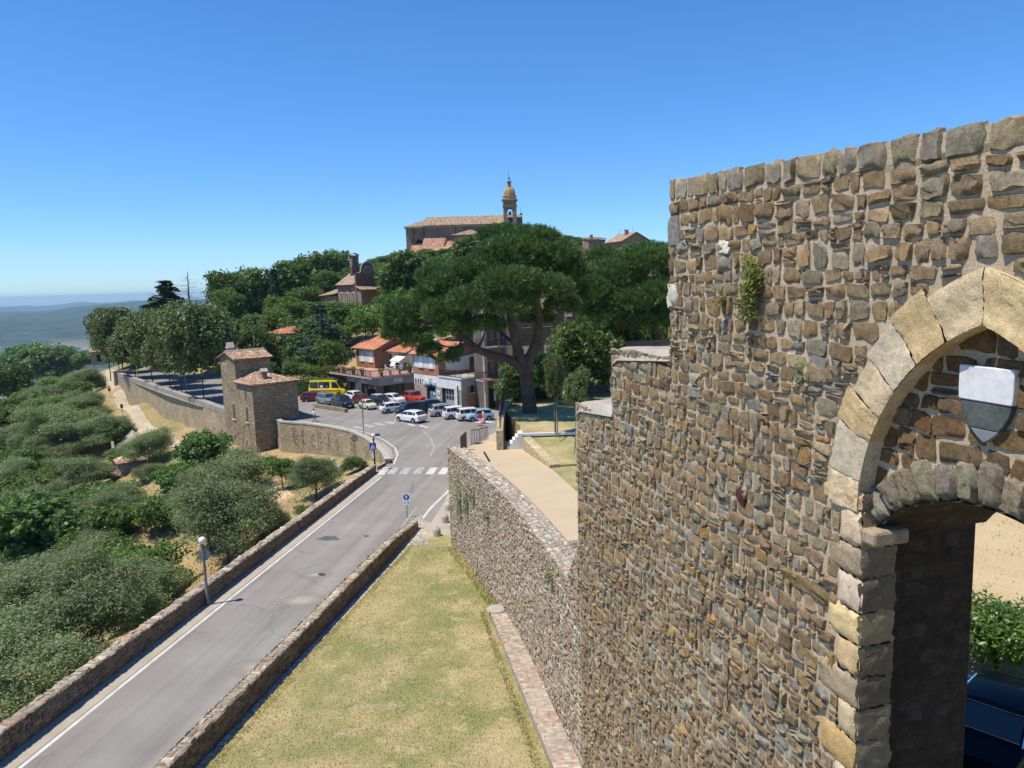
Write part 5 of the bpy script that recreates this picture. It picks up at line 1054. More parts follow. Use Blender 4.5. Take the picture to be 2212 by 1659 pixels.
# ================================================================== buildings
M_RUB = masonry('brown_rubble', [(.25, .18, .10), (.32, .24, .14), (.19, .14, .085), (.36, .29, .185), (.28, .21, .135), (.42, .34, .23)], (.38, .31, .215), .46, .19, .022, .05, 1.0, patch=(.37, .31, .22), patch_amt=.3)
M_RUBP = masonry('pale_rubble', [(.36, .27, .16), (.44, .35, .22), (.28, .21, .13), (.49, .41, .28), (.40, .30, .19)], (.46, .39, .28), .46, .19, .022, .05, 1.0, patch=(.30, .26, .17), patch_amt=.4)
M_RUBG = masonry('grey_rubble', [(.24, .205, .155), (.30, .265, .21), (.19, .165, .125), (.34, .31, .26), (.27, .22, .16)], (.36, .32, .26), .42, .17, .02, .05, .9, patch=(.16, .15, .09), patch_amt=.4)
M_WALLTOP = ground_mat('plastered_wall_top', [(.3, (.25, .225, .19)), (.7, (.36, .325, .275))], .8, 9, .3, .6, speck=((.14, .13, .10), 2.2, .58, .7))
M_CHST = masonry('church_stone', [(.22, .165, .11), (.27, .21, .145), (.18, .135, .095), (.31, .25, .18)], (.26, .21, .155), .7, .32, .02, .03, .7)
M_BRICK = masonry('red_brick', [(.36, .155, .085), (.40, .185, .105), (.32, .135, .08), (.42, .21, .13)], (.34, .22, .16), .25, .07, .008, .004, .3, .2)
M_OBRICK = masonry('old_dark_brick', [(.21, .115, .08), (.25, .145, .10), (.18, .10, .075)], (.22, .16, .13), .25, .07, .008, .004, .3, .25)
M_FACE = masonry('split_stone_cladding', [(.42, .38, .32), (.34, .30, .25), (.48, .44, .38), (.29, .25, .20)], (.22, .19, .16), .5, .14, .015, .03, .8)
M_ASH = masonry('grey_ashlar', [(.14, .12, .095), (.17, .145, .115), (.12, .105, .085)], (.13, .115, .095), .8, .38, .02, .01, .5)
M_WHITE = ground_mat('white_render', [(.3, (.60, .58, .54)), (.7, (.70, .68, .65))], .7, 8, .08, .1, speck=((.45, .43, .40), 1.3, .62, .5)); M_GREY = ground_mat('grey_render', [(.3, (.30, .30, .31)), (.7, (.37, .37, .38))], .7, 9, .1, .1)
M_STAIN = ground_mat('stained_white_render', [(.3, (.48, .47, .44)), (.5, (.70, .68, .65))], 1.1, 7, .2, .1); M_CONC = ground_mat('weathered_concrete', [(.3, (.33, .30, .26)), (.7, (.46, .42, .37))], 1.2, 12, .2, .4)
M_PINK = simple('terracotta_floor', (.48, .27, .20), .85); M_DARK = simple('dark_opening', (.018, .016, .015), .8, spec=.2); M_BROWNW = simple('brown_wood', (.11, .055, .032), .7); M_SHUT = simple('dark_shutter', (.10, .075, .065), .7)
M_GLASS = glass_mat('window_glass'); M_RAIL = simple('rusty_rail', (.075, .045, .032), .7, .3, 6, spec=.3); M_BLACK = simple('black_metal', (.018, .018, .02), .5); M_TEAL = simple('teal_door', (.10, .30, .38), .55); M_METAL = simple('grey_metal_door', (.42, .43, .45), .5, metal=.3)
M_SILL = simple('pale_sill', (.60, .57, .52), .8); M_WHITEM = simple('white_enamel', (.78, .78, .77), .45, .04); M_TILEC = stone_mat('clay_tile', bump=.5, lichen=.25); M_STONEF = simple('pale_stone_trim', (.40, .35, .28), .9, .2)
OLDT = [(.40, .235, .15), (.47, .31, .21), (.35, .20, .13), (.52, .40, .29), (.44, .28, .18), (.30, .19, .13)]; NEWT = [(.52, .19, .095), (.56, .225, .115), (.49, .17, .085), (.54, .25, .14)]; CHT = [(.38, .27, .175), (.34, .235, .155), (.43, .32, .21), (.30, .205, .14)]
def tiles(name, slopes, pal, parent, period=.26, row=.42, th=.14, amp=.05, seed=1, mat=None):
    """slopes: (eave_left, eave_right, ridge_right, ridge_left); columns of barrel tiles cut by the hips"""
    r = np.random.default_rng(seed); V = []; F = []; C = []; n0 = 0; pal = np.array(pal)
    for P0, P1, P2, P3 in slopes:
        P0, P1, P2, P3 = [np.array(p, float) for p in (P0, P1, P2, P3)]; ex = P1 - P0; L = np.linalg.norm(ex); ex /= L
        up = (P3 + P2) / 2 - P0; up -= ex * up.dot(ex); H = np.linalg.norm(up); up /= H; nn = np.cross(ex, up); nn *= np.sign(nn[2]) or 1
        x3, x2 = (P3 - P0).dot(ex), (P2 - P0).dot(ex); nc = max(2, int(L / period)); nr = max(2, int(H / row)); per = L / nc
        vm = lambda x: H * (min(1, x / x3) if x3 > 1e-3 and x < x3 else (min(1, (L - x) / (L - x2)) if x2 < L - 1e-3 and x > x2 else 1))
        for c in range(nc):
            xs = [(c + k / 4) * per for k in range(5)]; prof = [-.2, .75, 1.0, .75, -.2]; hm = vm((c + .5) * per)
            for q in range(nr):
                a, b = H * q / nr, H * (q + 1) / nr + .04
                if a > hm: break
                col = pal[r.integers(len(pal))] * r.uniform(.8, 1.2); jit = r.normal(0, .012)
                for vv, lift in ((a, .035 + jit), (b, .0 + jit)):
                    for k in range(5):
                        x = xs[k]; y_ = min(vv, vm(x)); V.append(P0 + ex * x + up * y_ + nn * (th + prof[k] * amp + lift)); C.append(col)
                o = n0; F += [(o + k, o + k + 1, o + k + 6, o + k + 5) for k in range(4)]; n0 += 10
        pts = [P0, P1, P2, P3]; o = n0                                    # the boards under the tiles
        for p in pts: V.append(p + nn * (th - .03)); C.append((.30, .2, .14))
        for p in pts: V.append(p); C.append((.16, .10, .07))
        F += [(o, o + 1, o + 2, o + 3), (o + 7, o + 6, o + 5, o + 4), (o + 4, o + 5, o + 1, o), (o + 5, o + 6, o + 2, o + 1), (o + 6, o + 7, o + 3, o + 2), (o + 7, o + 4, o, o + 3)]; n0 += 8
    return np_mesh(name, V, F, mat or M_TILEC, parent, np.array(C))
class Fr:
    def __init__(s, x, y, deg): s.o = Vector((x, y, 0)); s.a = R(deg); s.r = Vector((math.cos(s.a), math.sin(s.a), 0)); s.l = Vector((-math.sin(s.a), math.cos(s.a), 0))
    def p(s, a, b, z=0): return s.o + s.r * a + s.l * b + Vector((0, 0, z))
    def block(s, m, a0, a1, b0, b1, z0, z1, mi=0, top=None): return m.prism([s.p(a0, b0)[:2], s.p(a1, b0)[:2], s.p(a1, b1)[:2], s.p(a0, b1)[:2]], z0, z1, mi, top)
    def pan(s, m, face, t0, t1, z0, z1, d0, d1, mi=0, base=0.0):
        """slab on a face: 'r' runs along r at b=base looking to -l, 'l' runs along l at a=base looking to -r"""
        if face == 'r': return s.block(m, t0, t1, base - d1, base - d0, z0, z1, mi)
        return s.block(m, base - d1, base - d0, t0, t1, z0, z1, mi)
    def gable(s, m, a0, a1, b0, b1, z0, zr, axis='l', mi=0):
        if axis == 'l':
            c = (a0 + a1) / 2; tri = lambda b: [s.p(a0, b, z0), s.p(a1, b, z0), s.p(c, b, zr)]; A, B = tri(b0), tri(b1)
        else:
            c = (b0 + b1) / 2; tri = lambda a: [s.p(a, b1, z0), s.p(a, b0, z0), s.p(a, c, zr)]; A, B = tri(a0), tri(a1)
        return m.add(A + B, [(0, 1, 2), (5, 4, 3), (1, 4, 5, 2), (3, 0, 2, 5), (0, 3, 4, 1)], mi)
    def win(s, face, t, z, w_, h, parent, base=0.0, fm=None, sm=None, gm=None, shutters=None, sill=True, blind=None):
        m = MB(); f = .07; s.pan(m, face, t - w_ / 2 - f, t - w_ / 2, z, z + h, -.05, .03, 0, base); s.pan(m, face, t + w_ / 2, t + w_ / 2 + f, z, z + h, -.05, .03, 0, base); s.pan(m, face, t - w_ / 2 - f, t + w_ / 2 + f, z + h, z + h + f, -.05, .035, 0, base)
        o = m.build('window', fm or M_STONEF, parent); q = MB(); s.pan(q, face, t - w_ / 2, t + w_ / 2, z, z + h, -.05, .012, 0, base); q.build('pane', gm or M_GLASS, o)
        if sill: q = MB(); s.pan(q, face, t - w_ / 2 - .15, t + w_ / 2 + .15, z - .1, z - .005, -.05, .14, 0, base); q.build('sill', sm or M_SILL, o)
        if blind: q = MB(); s.pan(q, face, t - w_ / 2 + .01, t + w_ / 2 - .01, z + h * (1 - blind[0]), z + h - .01, .02, .03, 0, base); q.build('blind', blind[1], o)
        return o
def rail(name, pts, h, mat, parent, step=.14, bar=.03, top=.055, posts=1.4):
    m = MB(); pts = [Vector(p) for p in pts]; up = Vector((0, 0, h))
    for a, b in zip(pts, pts[1:]):
        L = (b - a).length; n = max(1, int(L / step)); m.tube([a + up, b + up], top, 5); m.tube([a + up * .12, b + up * .12], bar, 4)
        for i in range(n + 1): q = a + (b - a) * i / n; k = 1.7 if i % max(1, int(posts / step)) == 0 else 1; m.tube([q, q + up], bar * k, 4, cap=False)
    return m.build(name, mat, parent)
def polywall(m, pts, th, zb, zt, mi=0, top=None):
    """wall following pts; thickness to the left of travel; zb, zt per point"""
    pts = [Vector((p[0], p[1], 0)) for p in pts]; n = len(pts); off = []
    for i in range(n):
        t = (pts[min(i + 1, n - 1)] - pts[max(i - 1, 0)]).normalized(); off.append(pts[i] + Vector((-t.y, t.x, 0)) * th)
    for i in range(n - 1):
        a, b, c, d = pts[i], pts[i + 1], off[i + 1], off[i]
        vs = [(a.x, a.y, zb[i]), (b.x, b.y, zb[i + 1]), (c.x, c.y, zb[i + 1]), (d.x, d.y, zb[i]), (a.x, a.y, zt[i]), (b.x, b.y, zt[i + 1]), (c.x, c.y, zt[i + 1]), (d.x, d.y, zt[i])]
        m.add(vs, [(0, 1, 5, 4), (2, 3, 7, 6)] + ([(3, 0, 4, 7)] if i == 0 else []) + ([(1, 2, 6, 5)] if i == n - 2 else []), mi); m.add(vs[4:], [(0, 1, 2, 3)], mi if top is None else top)

# ------------------------------------------------------------------ tower house at the corner of the town wall
T = Fr(-32.3, 93.6, 40); TB = -5.2
tw = thing('tower_house', 'tall stone tower house with two tiled roofs where the town wall turns', 'house'); ze = hgt(*T.p(0, 0)[:2], 833); zt_ = hgt(*T.p(0, 5.4)[:2], 777); za = hgt(*T.p(0, 8.0)[:2], 762.5); zap = hgt(*T.p(2.6, 5.4)[:2], 801.6)
m = MB(); T.block(m, 0, 5.9, 0, 5.4, TB, ze); m.build('lower_wall', M_RUB, tw)
m = MB(); T.block(m, .03, 4.8, 5.4, 10.6, TB, zt_); T.gable(m, .03, 4.8, 5.4, 10.6, zt_, za, 'r'); m.build('upper_wall', M_RUB, tw)
ov = .35; A = T.p(-ov, -ov, ze - .05); B = T.p(5.9 + ov, -ov, ze - .05); C_ = T.p(5.9 + ov, 5.4, ze - .05); D_ = T.p(-ov, 5.4 + .0, ze - .05); AP = T.p(2.6, 5.38, zap)
lo = tiles('lower_roof', [(A, B, AP, AP), (D_, A, AP, AP), (B, C_, AP, AP)], OLDT, tw, seed=3)
rz = za + .12; s_ = (za - zt_) / 2.6
up_ = tiles('upper_roof', [(T.p(-.3, 5.4 - .4, zt_ - .4 * s_), T.p(5.1, 5.4 - .4, zt_ - .4 * s_), T.p(5.1, 8, za), T.p(-.3, 8, za)), (T.p(5.1, 11, zt_ - .4 * s_), T.p(-.3, 11, zt_ - .4 * s_), T.p(-.3, 8, za), T.p(5.1, 8, za))], OLDT, tw, seed=4)
m = MB(); m.tube([T.p(-.3, 8, za + .2), T.p(5.1, 8, za + .2)], .13, 6); m.build('ridge_tiles', M_STONEF, up_)
m = MB(); T.block(m, .35, 1.15, 8.2, 9.0, za - .6, za + .55); T.block(m, .25, 1.25, 8.1, 9.1, za + .55, za + .65); m.build('chimney', M_CONC, up_); m = MB(); T.gable(m, .3, 1.2, 8.1, 9.1, za + .65, za + 1.35, 'r'); m.build('chimney_cap', M_STONEF, up_)
c = P(571, 838, 0); m = MB(); ca = 2.35; cz = ze + (zap - ze) * .33; T.block(m, ca - .3, ca + .3, 1.5, 2.1, cz - .2, cz + 1.05); m.build('chimney', M_RUBG, lo); m = MB(); T.gable(m, ca - .45, ca + .45, 1.35, 2.25, cz + 1.05, cz + 1.45, 'r'); m.build('chimney_cap', M_STONEF, lo)
m = MB(); m.tube([T.p(3.2, 6.5, za - .5), T.p(3.2, 6.5, za + 2.6)], .03, 4); m.tube([T.p(2.9, 6.5, za + 2.4), T.p(3.6, 6.5, za + 2.4)], .02, 4); m.build('aerial', M_CONC, tw)
def tz_on(b, v, a=0): q = T.p(a, b); return hgt(q.x, q.y, v)
T.win('l', 2.3, tz_on(2.3, 866) - 0, .62, tz_on(2.3, 833) - tz_on(2.3, 866) - .35, tw, gm=M_SHUT, sill=False); T.win('l', 2.25, tz_on(2.25, 912), .72, 1.95, tw, gm=M_BROWNW); T.win('l', 6.9, tz_on(6.9, 905), .72, 2.0, tw, gm=M_BROWNW); T.win('l', 3.0, tz_on(3.0, 963), .3, .75, tw, gm=M_DARK, sill=False); T.win('l', 7.3, tz_on(7.3, 950), .3, .7, tw, gm=M_DARK, sill=False)
m = MB(); T.pan(m, 'r', 2.55, 3.85, -4.4, -1.9, -.05, .03); m.build('door', simple('old_plank_door', (.10, .085, .075), .8, .3, 8), tw); m = MB(); T.pan(m, 'r', 2.4, 4.0, -1.9, -1.65, -.05, .05); m.build('lintel', M_STONEF, tw)
m = MB()                                                               # filled-in pointed arch, its old voussoirs still showing
for sg in (1, -1):
    pts_ = [T.p(-.012, 2.75 + sg * (1.75 - 1.75 * (i / 8) ** 1.6), -3.7 + 4.1 * i / 8 * (1 if i < 8 else 1)) for i in range(9)]
    for a, b in zip(pts_, pts_[1:]):
        d = (b - a).normalized(); n_ = d.cross(T.r).normalized() * .11; m.add([a - n_, a + n_, b + n_, b - n_] + [q + T.r * .05 for q in (a - n_, a + n_, b + n_, b - n_)], [(0, 1, 2, 3), (3, 2, 1, 0)])
m.build('blocked_arch', simple('yellow_brick_trim', (.36, .25, .14), .9, .25, 4), tw)
# ------------------------------------------------------------------ town wall and the curved road wall
twl = thing('town_wall', 'long brown stone town wall in front of the tree avenue', 'stone wall'); twl['kind'] = 'thing'; a, b = Vector((-38.3, 101.2)), Vector((-81.2, 155.6)); m = MB()
n_ = 12; pts_ = [a + (b - a) * i / n_ for i in range(n_ + 1)][::-1]; polywall(m, pts_, .9, [-7] * 13, [.0] * 13); m.build('wall_face', M_RUBP, twl)
m = MB(); polywall(m, [p + (b - a).normalized().yx * Vector((-.03, .03)) for p in pts_], .98, [.0] * 13, [.72 + .04 * math.sin(i * 2.1) for i in range(13)]); m.build('parapet', M_WALLTOP, twl, bevel=.12)
m = MB(); d = (b - a).normalized(); q = b + d * .2; m.prism([q[:], (q + Vector((d.y, -d.x)) * -.5)[:], (q + d * 1.2 + Vector((d.y, -d.x)) * -.5)[:], (q + d * 1.2 + Vector((d.y, -d.x)) * 1.6)[:], (q + Vector((d.y, -d.x)) * 1.6)[:]], -6, 1.1); m.build('end_pier', M_RUBG, twl)
cw = thing('curved_wall', 'curved stone retaining wall with weeds where the road bends by the tower', 'stone wall'); cw['kind'] = 'thing'; cpts = [(-30.2, 95.2), (-29.0, 93.0), (-25.1, 91.0), (-21.8, 88.4), (-18.7, 85.3), (-16.2, 81.1), (-14.4, 76.9), (-13.0, 73.2), (-12.2, 70.2)]
m = MB(); polywall(m, cpts, .5, [-6.5] * 7 + [-3, -1], [.30] * 9); m.build('wall_face', M_RUBP, cw); m = MB(); polywall(m, [(x - .03, y - .05) for x, y in cpts], .6, [.30] * 9, [.48] * 9); m.build('coping', M_STONEF, cw)
r = np.random.default_rng(8); V = []; Fc = 0; n = 2600; ci = np.array(cpts); k = r.integers(1, 8, n); t = r.uniform(0, 1, n)[:, None]; q = ci[k] * (1 - t) + ci[np.minimum(k + 1, 8)] * t; cl = np.floor(r.uniform(0, 46, n)); q = np.where((np.sin(cl * 12.9) > -2)[:, None], q, q); zz_ = -r.beta(1.2, 2.2, n) * 2.8 + .2
keepw = np.sin(q[:, 0] * 2.3) + np.sin(q[:, 0] * 5.1 + 1) > .3; q, zz_ = q[keepw], zz_[keepw]; C = np.c_[q + r.uniform(-.28, -.05, (len(q), 1)) * np.array([1, 1]), zz_]; Nn = unit(np.array([-.7, -.6, .5]) + r.normal(0, .6, C.shape)); s_z = r.uniform(.09, .22, len(C)); V, F = leaf_quads(C, Nn, s_z, s_z * .5, r); o = np_mesh('wall_weeds', V, F, L_DRY, col=np.repeat(np.stack([r.uniform(0, .6, len(C))] * 3, 1), 4, 0)); tag(o, 'dry weeds growing all over the upper part of the curved wall', 'weeds', kind='stuff')
m = MB(); vp = [P(734, 1008, -1.6), P(756, 990, -1.2), P(787, 1005, -.9)]; polywall(m, vp, .35, [-4] * 3, [p.z for p in vp]); o = m.build('concrete_coping', M_CONC); tag(o, 'bent pale concrete coping below the far lamp post', 'parapet')

# ------------------------------------------------------------------ brick house with the big terrace
H1 = Fr(-19.4, 109.8, 40); h1 = thing('terrace_house', 'red brick house with orange roof and a big railed terrace over a shop', 'house'); ZG = 3.45
m = MB(); H1.block(m, .25, 14, .25, 10.2, -.3, ZG); m.build('shop_wall', M_GREY, h1); m = MB()
H1.pan(m, 'l', 8.9, 9.9, 0, 2.35, -.25, .02); H1.pan(m, 'l', .0, .75, 0, 2.35, -.25, .02); H1.pan(m, 'r', .0, .75, 0, 2.35, -.25, .02); H1.pan(m, 'r', 4.3, 6.0, 0, 2.3, -.25, .02); m.build('brick_pier', M_OBRICK, h1); m = MB(); H1.pan(m, 'l', 5.2, 7.0, 0, 2.35, -.25, .015); m.build('stone_panel', M_CONC, h1)
m = MB(); H1.pan(m, 'l', 0, 10, 2.35, ZG - .02, -.25, .03); H1.pan(m, 'r', .0, 6, 2.3, ZG - .02, -.25, .025); m.build('fascia', M_GREY, h1)
for fc, t0, t1 in (('l', 7.0, 8.9), ('l', .75, 5.2), ('r', .75, 4.3)):
    m = MB(); H1.pan(m, fc, t0, t1, 0, 2.34, -.25, -.20); w_ = m.build('shop_window', M_GLASS, h1); m = MB(); [H1.pan(m, fc, q - .04, q + .04, 0, 2.34, -.2, -.14) for q in (t0 + .05, (t0 * 2 + t1) / 3, (t0 + t1 * 2) / 3, t1 - .05)]; m.build('frame', M_BLACK, w_)
m = MB(); [H1.pan(m, 'l', q, q + .28, 2.3, 3.3, 0, .06) for q in (6.1, 6.7)]; m.build('brick_strip', M_OBRICK, h1)
m = MB(); H1.pan(m, 'r', 2.6, 4.0, 2.62, 3.25, .03, .07); sg_ = m.build('shop_sign', M_WHITEM, h1); m = MB(); [H1.pan(m, 'r', 2.75 + .16 * i, 2.86 + .16 * i, 3.0 - .28 * j, 3.1 - .28 * j, .072, .076) for j in (0, 1) for i in range(7 - 3 * j)]; m.build('lettering', simple('blue_print', (.08, .13, .34), .6), sg_)
m = MB(); H1.block(m, -1.5, 6.3, -.5, 12.5, ZG, ZG + .22); H1.block(m, 6.3, 14, -.2, 12.5, ZG, ZG + .2); tsl = m.build('terrace_slab', M_CONC, h1); m = MB(); H1.block(m, -1.35, 6.2, -.35, 12.4, ZG + .224, ZG + .24); m.build('terrace_floor', M_PINK, tsl)
m = MB(); [H1.block(m, -1.45, .0, q, q + .25, ZG - .22, ZG - .003) for q in (1.2, 3.4, 5.4, 7.2, 9.2)]; m.build('slab_brackets', M_BLACK, tsl)
rail('railing', [H1.p(-1.4, 12, ZG + .22), H1.p(-1.4, -.4, ZG + .22), H1.p(5.9, -.4, ZG + .22)], 1.0, M_RAIL, h1, .2)
zr1 = hgt(-21.8, 121.3, 754); UZ = ZG + .2; U1 = Fr(-21.8, 121.3, 40); m = MB(); U1.block(m, 0, 7, 0, 6.2, UZ, zr1, 0); U1.gable(m, 0, 7, 0, 6.2, zr1, zr1 + 1.5, 'l'); m.build('upper_wall', M_BRICK, h1)
m = MB(); U1.pan(m, 'l', .55, 5.2, UZ + 1.0, zr1 - .12, -.2, .02); m.build('render_panel', M_WHITE, h1)
tiles('roof', [(U1.p(-.5, 6.9, zr1 - .2), U1.p(-.5, -.7, zr1 - .2), U1.p(3.5, -.7, zr1 + 1.5), U1.p(3.5, 6.9, zr1 + 1.5)), (U1.p(7.7, -.7, zr1 - .28), U1.p(7.7, 6.9, zr1 - .28), U1.p(3.5, 6.9, zr1 + 1.5), U1.p(3.5, -.7, zr1 + 1.5))], NEWT, h1, .3, .45, seed=7)
for t in (1.45, 4.2): U1.win('l', t, UZ + 1.05, .95, 1.6, h1, blind=(.97, M_WHITEM))
m = MB(); m.tube([U1.p(-.55, -.4, zr1 - .3), U1.p(-.1, -.12, zr1 - .7), U1.p(-.1, -.12, UZ)], .06, 6); m.tube([U1.p(-.55, -.4, zr1 - .3), U1.p(2.4, -.3, zr1 - .25)], .06, 6); m.build('drainpipe', M_BROWNW, h1)
RF = Fr(-19.9, 122.9, 40); z2 = zr1 - .45; m = MB(); RF.block(m, 0, 4, -6.6, 0, UZ, z2); m.build('recessed_wall', M_WHITE, h1)
tiles('lower_roof', [(RF.p(-1.0, .3, z2 - .1), RF.p(-1.0, -6.6, z2 - .1), RF.p(3.6, -6.6, z2 + 1.3), RF.p(3.6, .3, z2 + 1.3))], NEWT, h1, .3, .45, seed=8)
m = MB(); RF.pan(m, 'l', -1.0, -.15, UZ, UZ + 2.2, -.1, .03); m.build('door', M_SHUT, h1); RF.win('l', -2.6, UZ + .05, 1.0, 2.15, h1, sill=False); m = MB(); RF.pan(m, 'l', -6.5, -4.4, UZ, UZ + 1.1, -.1, .03); m.build('brick_dado', M_BRICK, h1)
m = MB(); q0, q1 = RF.p(-.05, -1.9, UZ + 1.6), RF.p(-.05, -3.1, UZ + 1.6); m.add([q0, q1, q1 - RF.r * .9 - Vector((0, 0, 1.0)), q0 - RF.r * .9 - Vector((0, 0, 1.0))] , [(0, 1, 2, 3)]); o = m.build('door_curtain', M_WHITEM, h1); sm_ = o.modifiers.new('s', 'SOLIDIFY'); sm_.thickness = .02
M_AWN, nt_, b_ = newmat('striped_awning'); g = NG(nt_); wv = nt_.nodes.new('ShaderNodeTexWave'); wv.inputs['Scale'].default_value = 1.3; wv.bands_direction = 'X'; g.lk(g.uv(), wv.inputs['Vector']); g.lk(g.ramp(wv.outputs['Fac'], [(.45, (.74, .74, .66)), (.55, (.60, .68, .52))], 'CONSTANT'), b_.inputs['Base Color'])
m = MB(); q0, q1 = RF.p(-.05, -3.6, UZ + 2.55), RF.p(-.05, -6.4, UZ + 2.55); o_ = -RF.r * 1.9 - Vector((0, 0, 1.0)); m.add([q0, q1, q1 + o_, q0 + o_], [(0, 1, 2, 3)]); m.add([q0 + o_, q1 + o_, q1 + o_ - Vector((0, 0, .25)), q0 + o_ - Vector((0, 0, .25))], [(0, 1, 2, 3)]); aw = m.build('awning', M_AWN); sm_ = aw.modifiers.new('s', 'SOLIDIFY'); sm_.thickness = .02; tag(aw, 'pale green striped awning over the terrace by the pine crown', 'awning')
# things standing on the terrace
M_POT = simple('terracotta_pot', (.28, .11, .065), .8); FZ = ZG + .24
def pot(a, b, s, lb, flower=False):
    p = H1.p(a, b, FZ); t = thing('potted_plant', lb, 'potted plant', p, rng.uniform(0, 6), 'flower pots on the terrace'); m = MB(); m.lathe([(.13 * s, 0), (.19 * s, .32 * s), (.22 * s, .32 * s), (.22 * s, .38 * s), (.17 * s, .38 * s)], (0, 0, 0), 12); m.build('pot', M_POT, t)
    r = np.random.default_rng(int(a * 10 + b * 100 + 500)); n = 160; C = unit(r.normal(size=(n, 3))) * r.uniform(.5, 1, (n, 1)) * np.array([.3, .3, .26]) * s + np.array([0, 0, .62 * s]); V, F = leaf_quads(C, unit(r.normal(size=(n, 3)) + (0, 0, .4)), np.full(n, .13 * s), np.full(n, .07 * s), r); np_mesh('leaves', V, F, L_BRIGHT if not flower else L_DRY, t, np.repeat(np.stack([r.uniform(0, 1, n)] * 3, 1), 4, 0))
for a, b, s, lb in ((-1.0, 10.2, .9, 'small pot at the far left end of the terrace'), (-1.0, 8.6, 1.2, 'potted bush second from the left along the railing'), (-1.0, 5.6, 1.5, 'large dark potted plant in the middle of the left railing'), (-1.0, 2.9, 1.4, 'dark potted plant near the terrace corner'), (.5, 0.0, 1.5, 'big potted plant with pale flowers right of the terrace corner'), (2.0, 0.0, .9, 'small potted plant in the middle of the front railing'), (3.6, 0.0, .9, 'small potted plant toward the right of the front railing'), (5.5, 0.2, 1.7, 'large leafy potted plant at the right end of the terrace')): pot(a, b, s, lb)
t = thing('garden_table', 'white garden table on the terrace in front of the door', 'table', H1.p(6.2, 5.6, FZ), R(20)); m = MB(); m.box((0, 0, .71), (1.5, .85, .05)); m.build('tabletop', M_WHITEM, t, bevel=.02)
for sx in (-.6, .6):
    for sy in (-.32, .32): m = MB(); m.tube([(sx, sy, 0), (sx * .95, sy * .95, .69)], .035, 6); m.build('leg', M_WHITEM, t)
def chair(x, y, rz, lb):
    t = thing('garden_chair', lb, 'chair', H1.p(x, y, FZ), rz, 'white garden chairs on the terrace'); m = MB(); m.box((0, 0, .43), (.48, .46, .04)); m.build('seat', M_WHITEM, t); m = MB(); m.box((0, .22, .68), (.46, .04, .48)); m.build('backrest', M_WHITEM, t)
    for sx in (-.2, .2):
        for sy in (-.2, .2): m = MB(); m.tube([(sx, sy, 0), (sx, sy, .42)], .025, 5); m.build('leg', M_WHITEM, t)
chair(5.2, 6.3, R(70), 'white garden chair left of the terrace table'); chair(6.6, 4.4, R(200), 'white garden chair in front of the terrace table'); chair(7.4, 4.0, R(240), 'white garden chair right of the terrace table')
t = thing('air_conditioner', 'pair of white air conditioner cabinets on the terrace under the awning', 'air conditioner', H1.p(7.6, 2.2, FZ), R(-50)); m = MB(); m.box((0, 0, .45), (.85, .35, .75)); m.build('cabinet', M_WHITEM, t, bevel=.02); m = MB(); m.lathe([(.28, 0), (.28, .02), (.0, .03)], (0, 0, 0), 14); o = m.build('fan_grille', M_GREY, t, 30); o.location = (-.1, -.19, .45); o.rotation_euler = (R(90), 0, 0); m = MB(); m.box((0, 0, .04), (.8, .3, .07)); m.build('base', M_GREY, t)

# ------------------------------------------------------------------ white and brick house with the workshop
H2 = Fr(-6.8, 100.9, 40); h2 = thing('workshop_house', 'brick house over a stained white workshop with teal and grey doors', 'house'); zg = hgt(-6.8, 100.9, 820)
m = MB(); H2.block(m, .25, 3.4, .25, 11.6, -.3, zg); m.build('ground_wall', M_STAIN, h2); 
for fc_, t0, t1 in (('l', 0, .9), ('l', 4.6, 6.2), ('l', 8.4, 11.5), ('r', .025, .9)): m = MB(); H2.pan(m, fc_, t0, t1, 0, 2.55 if fc_ == 'l' else 2.3, -.25, .02); m.build('stone_cladding', M_FACE, h2)
m = MB(); H2.pan(m, 'l', 0, 11.5, 2.55, zg - .01, -.25, .035); H2.pan(m, 'l', .9, 1.7, 0, 2.55, -.25, .01); m.build('render_band', M_STAIN, h2); m = MB(); H2.pan(m, 'r', .0, 3.3, 2.3, zg - .01, -.25, .03); m.build('side_render', M_GREY, h2); m = MB(); H2.pan(m, 'r', .9, 3.3, 0, 3.0, -.25, .045); m.build('brick_panel', M_BRICK, h2)
for t in (1.75, 2.7): H2.win('r', t, 2.05, .5, .95, h2, base=-.045, gm=M_DARK, fm=M_OBRICK)
m = MB(); H2.pan(m, 'l', 6.2, 8.4, 0, 2.55, -.25, -.24); m.build('recess', M_DARK, h2); m = MB(); H2.pan(m, 'l', 6.25, 7.7, 0, 1.75, -.23, -.15); td = m.build('teal_door', M_TEAL, h2); m = MB(); [H2.pan(m, 'l', q, q + .4, 1.0, 1.45, -.15, -.145) for q in (6.4, 7.1)]; m.build('door_pane', M_GLASS, td); m = MB(); H2.pan(m, 'l', 6.6, 6.85, 1.3, 1.65, -.143, -.135); m.build('notice', M_WHITEM, td)
m = MB(); H2.pan(m, 'l', 1.75, 4.6, 0, 2.55, -.25, -.24); m.build('recess', M_DARK, h2); m = MB(); H2.pan(m, 'l', 1.8, 3.9, 0, .95, -.23, -.16); [H2.pan(m, 'l', q, q + .1, .95, 2.5, -.23, -.16) for q in (1.8, 2.45, 3.15, 3.8)]; H2.pan(m, 'l', 1.8, 3.9, 1.55, 1.64, -.23, -.155); gd = m.build('grey_door', M_METAL, h2); m = MB(); H2.pan(m, 'l', 1.85, 3.85, .95, 2.5, -.22, -.2); m.build('door_pane', M_GLASS, gd)
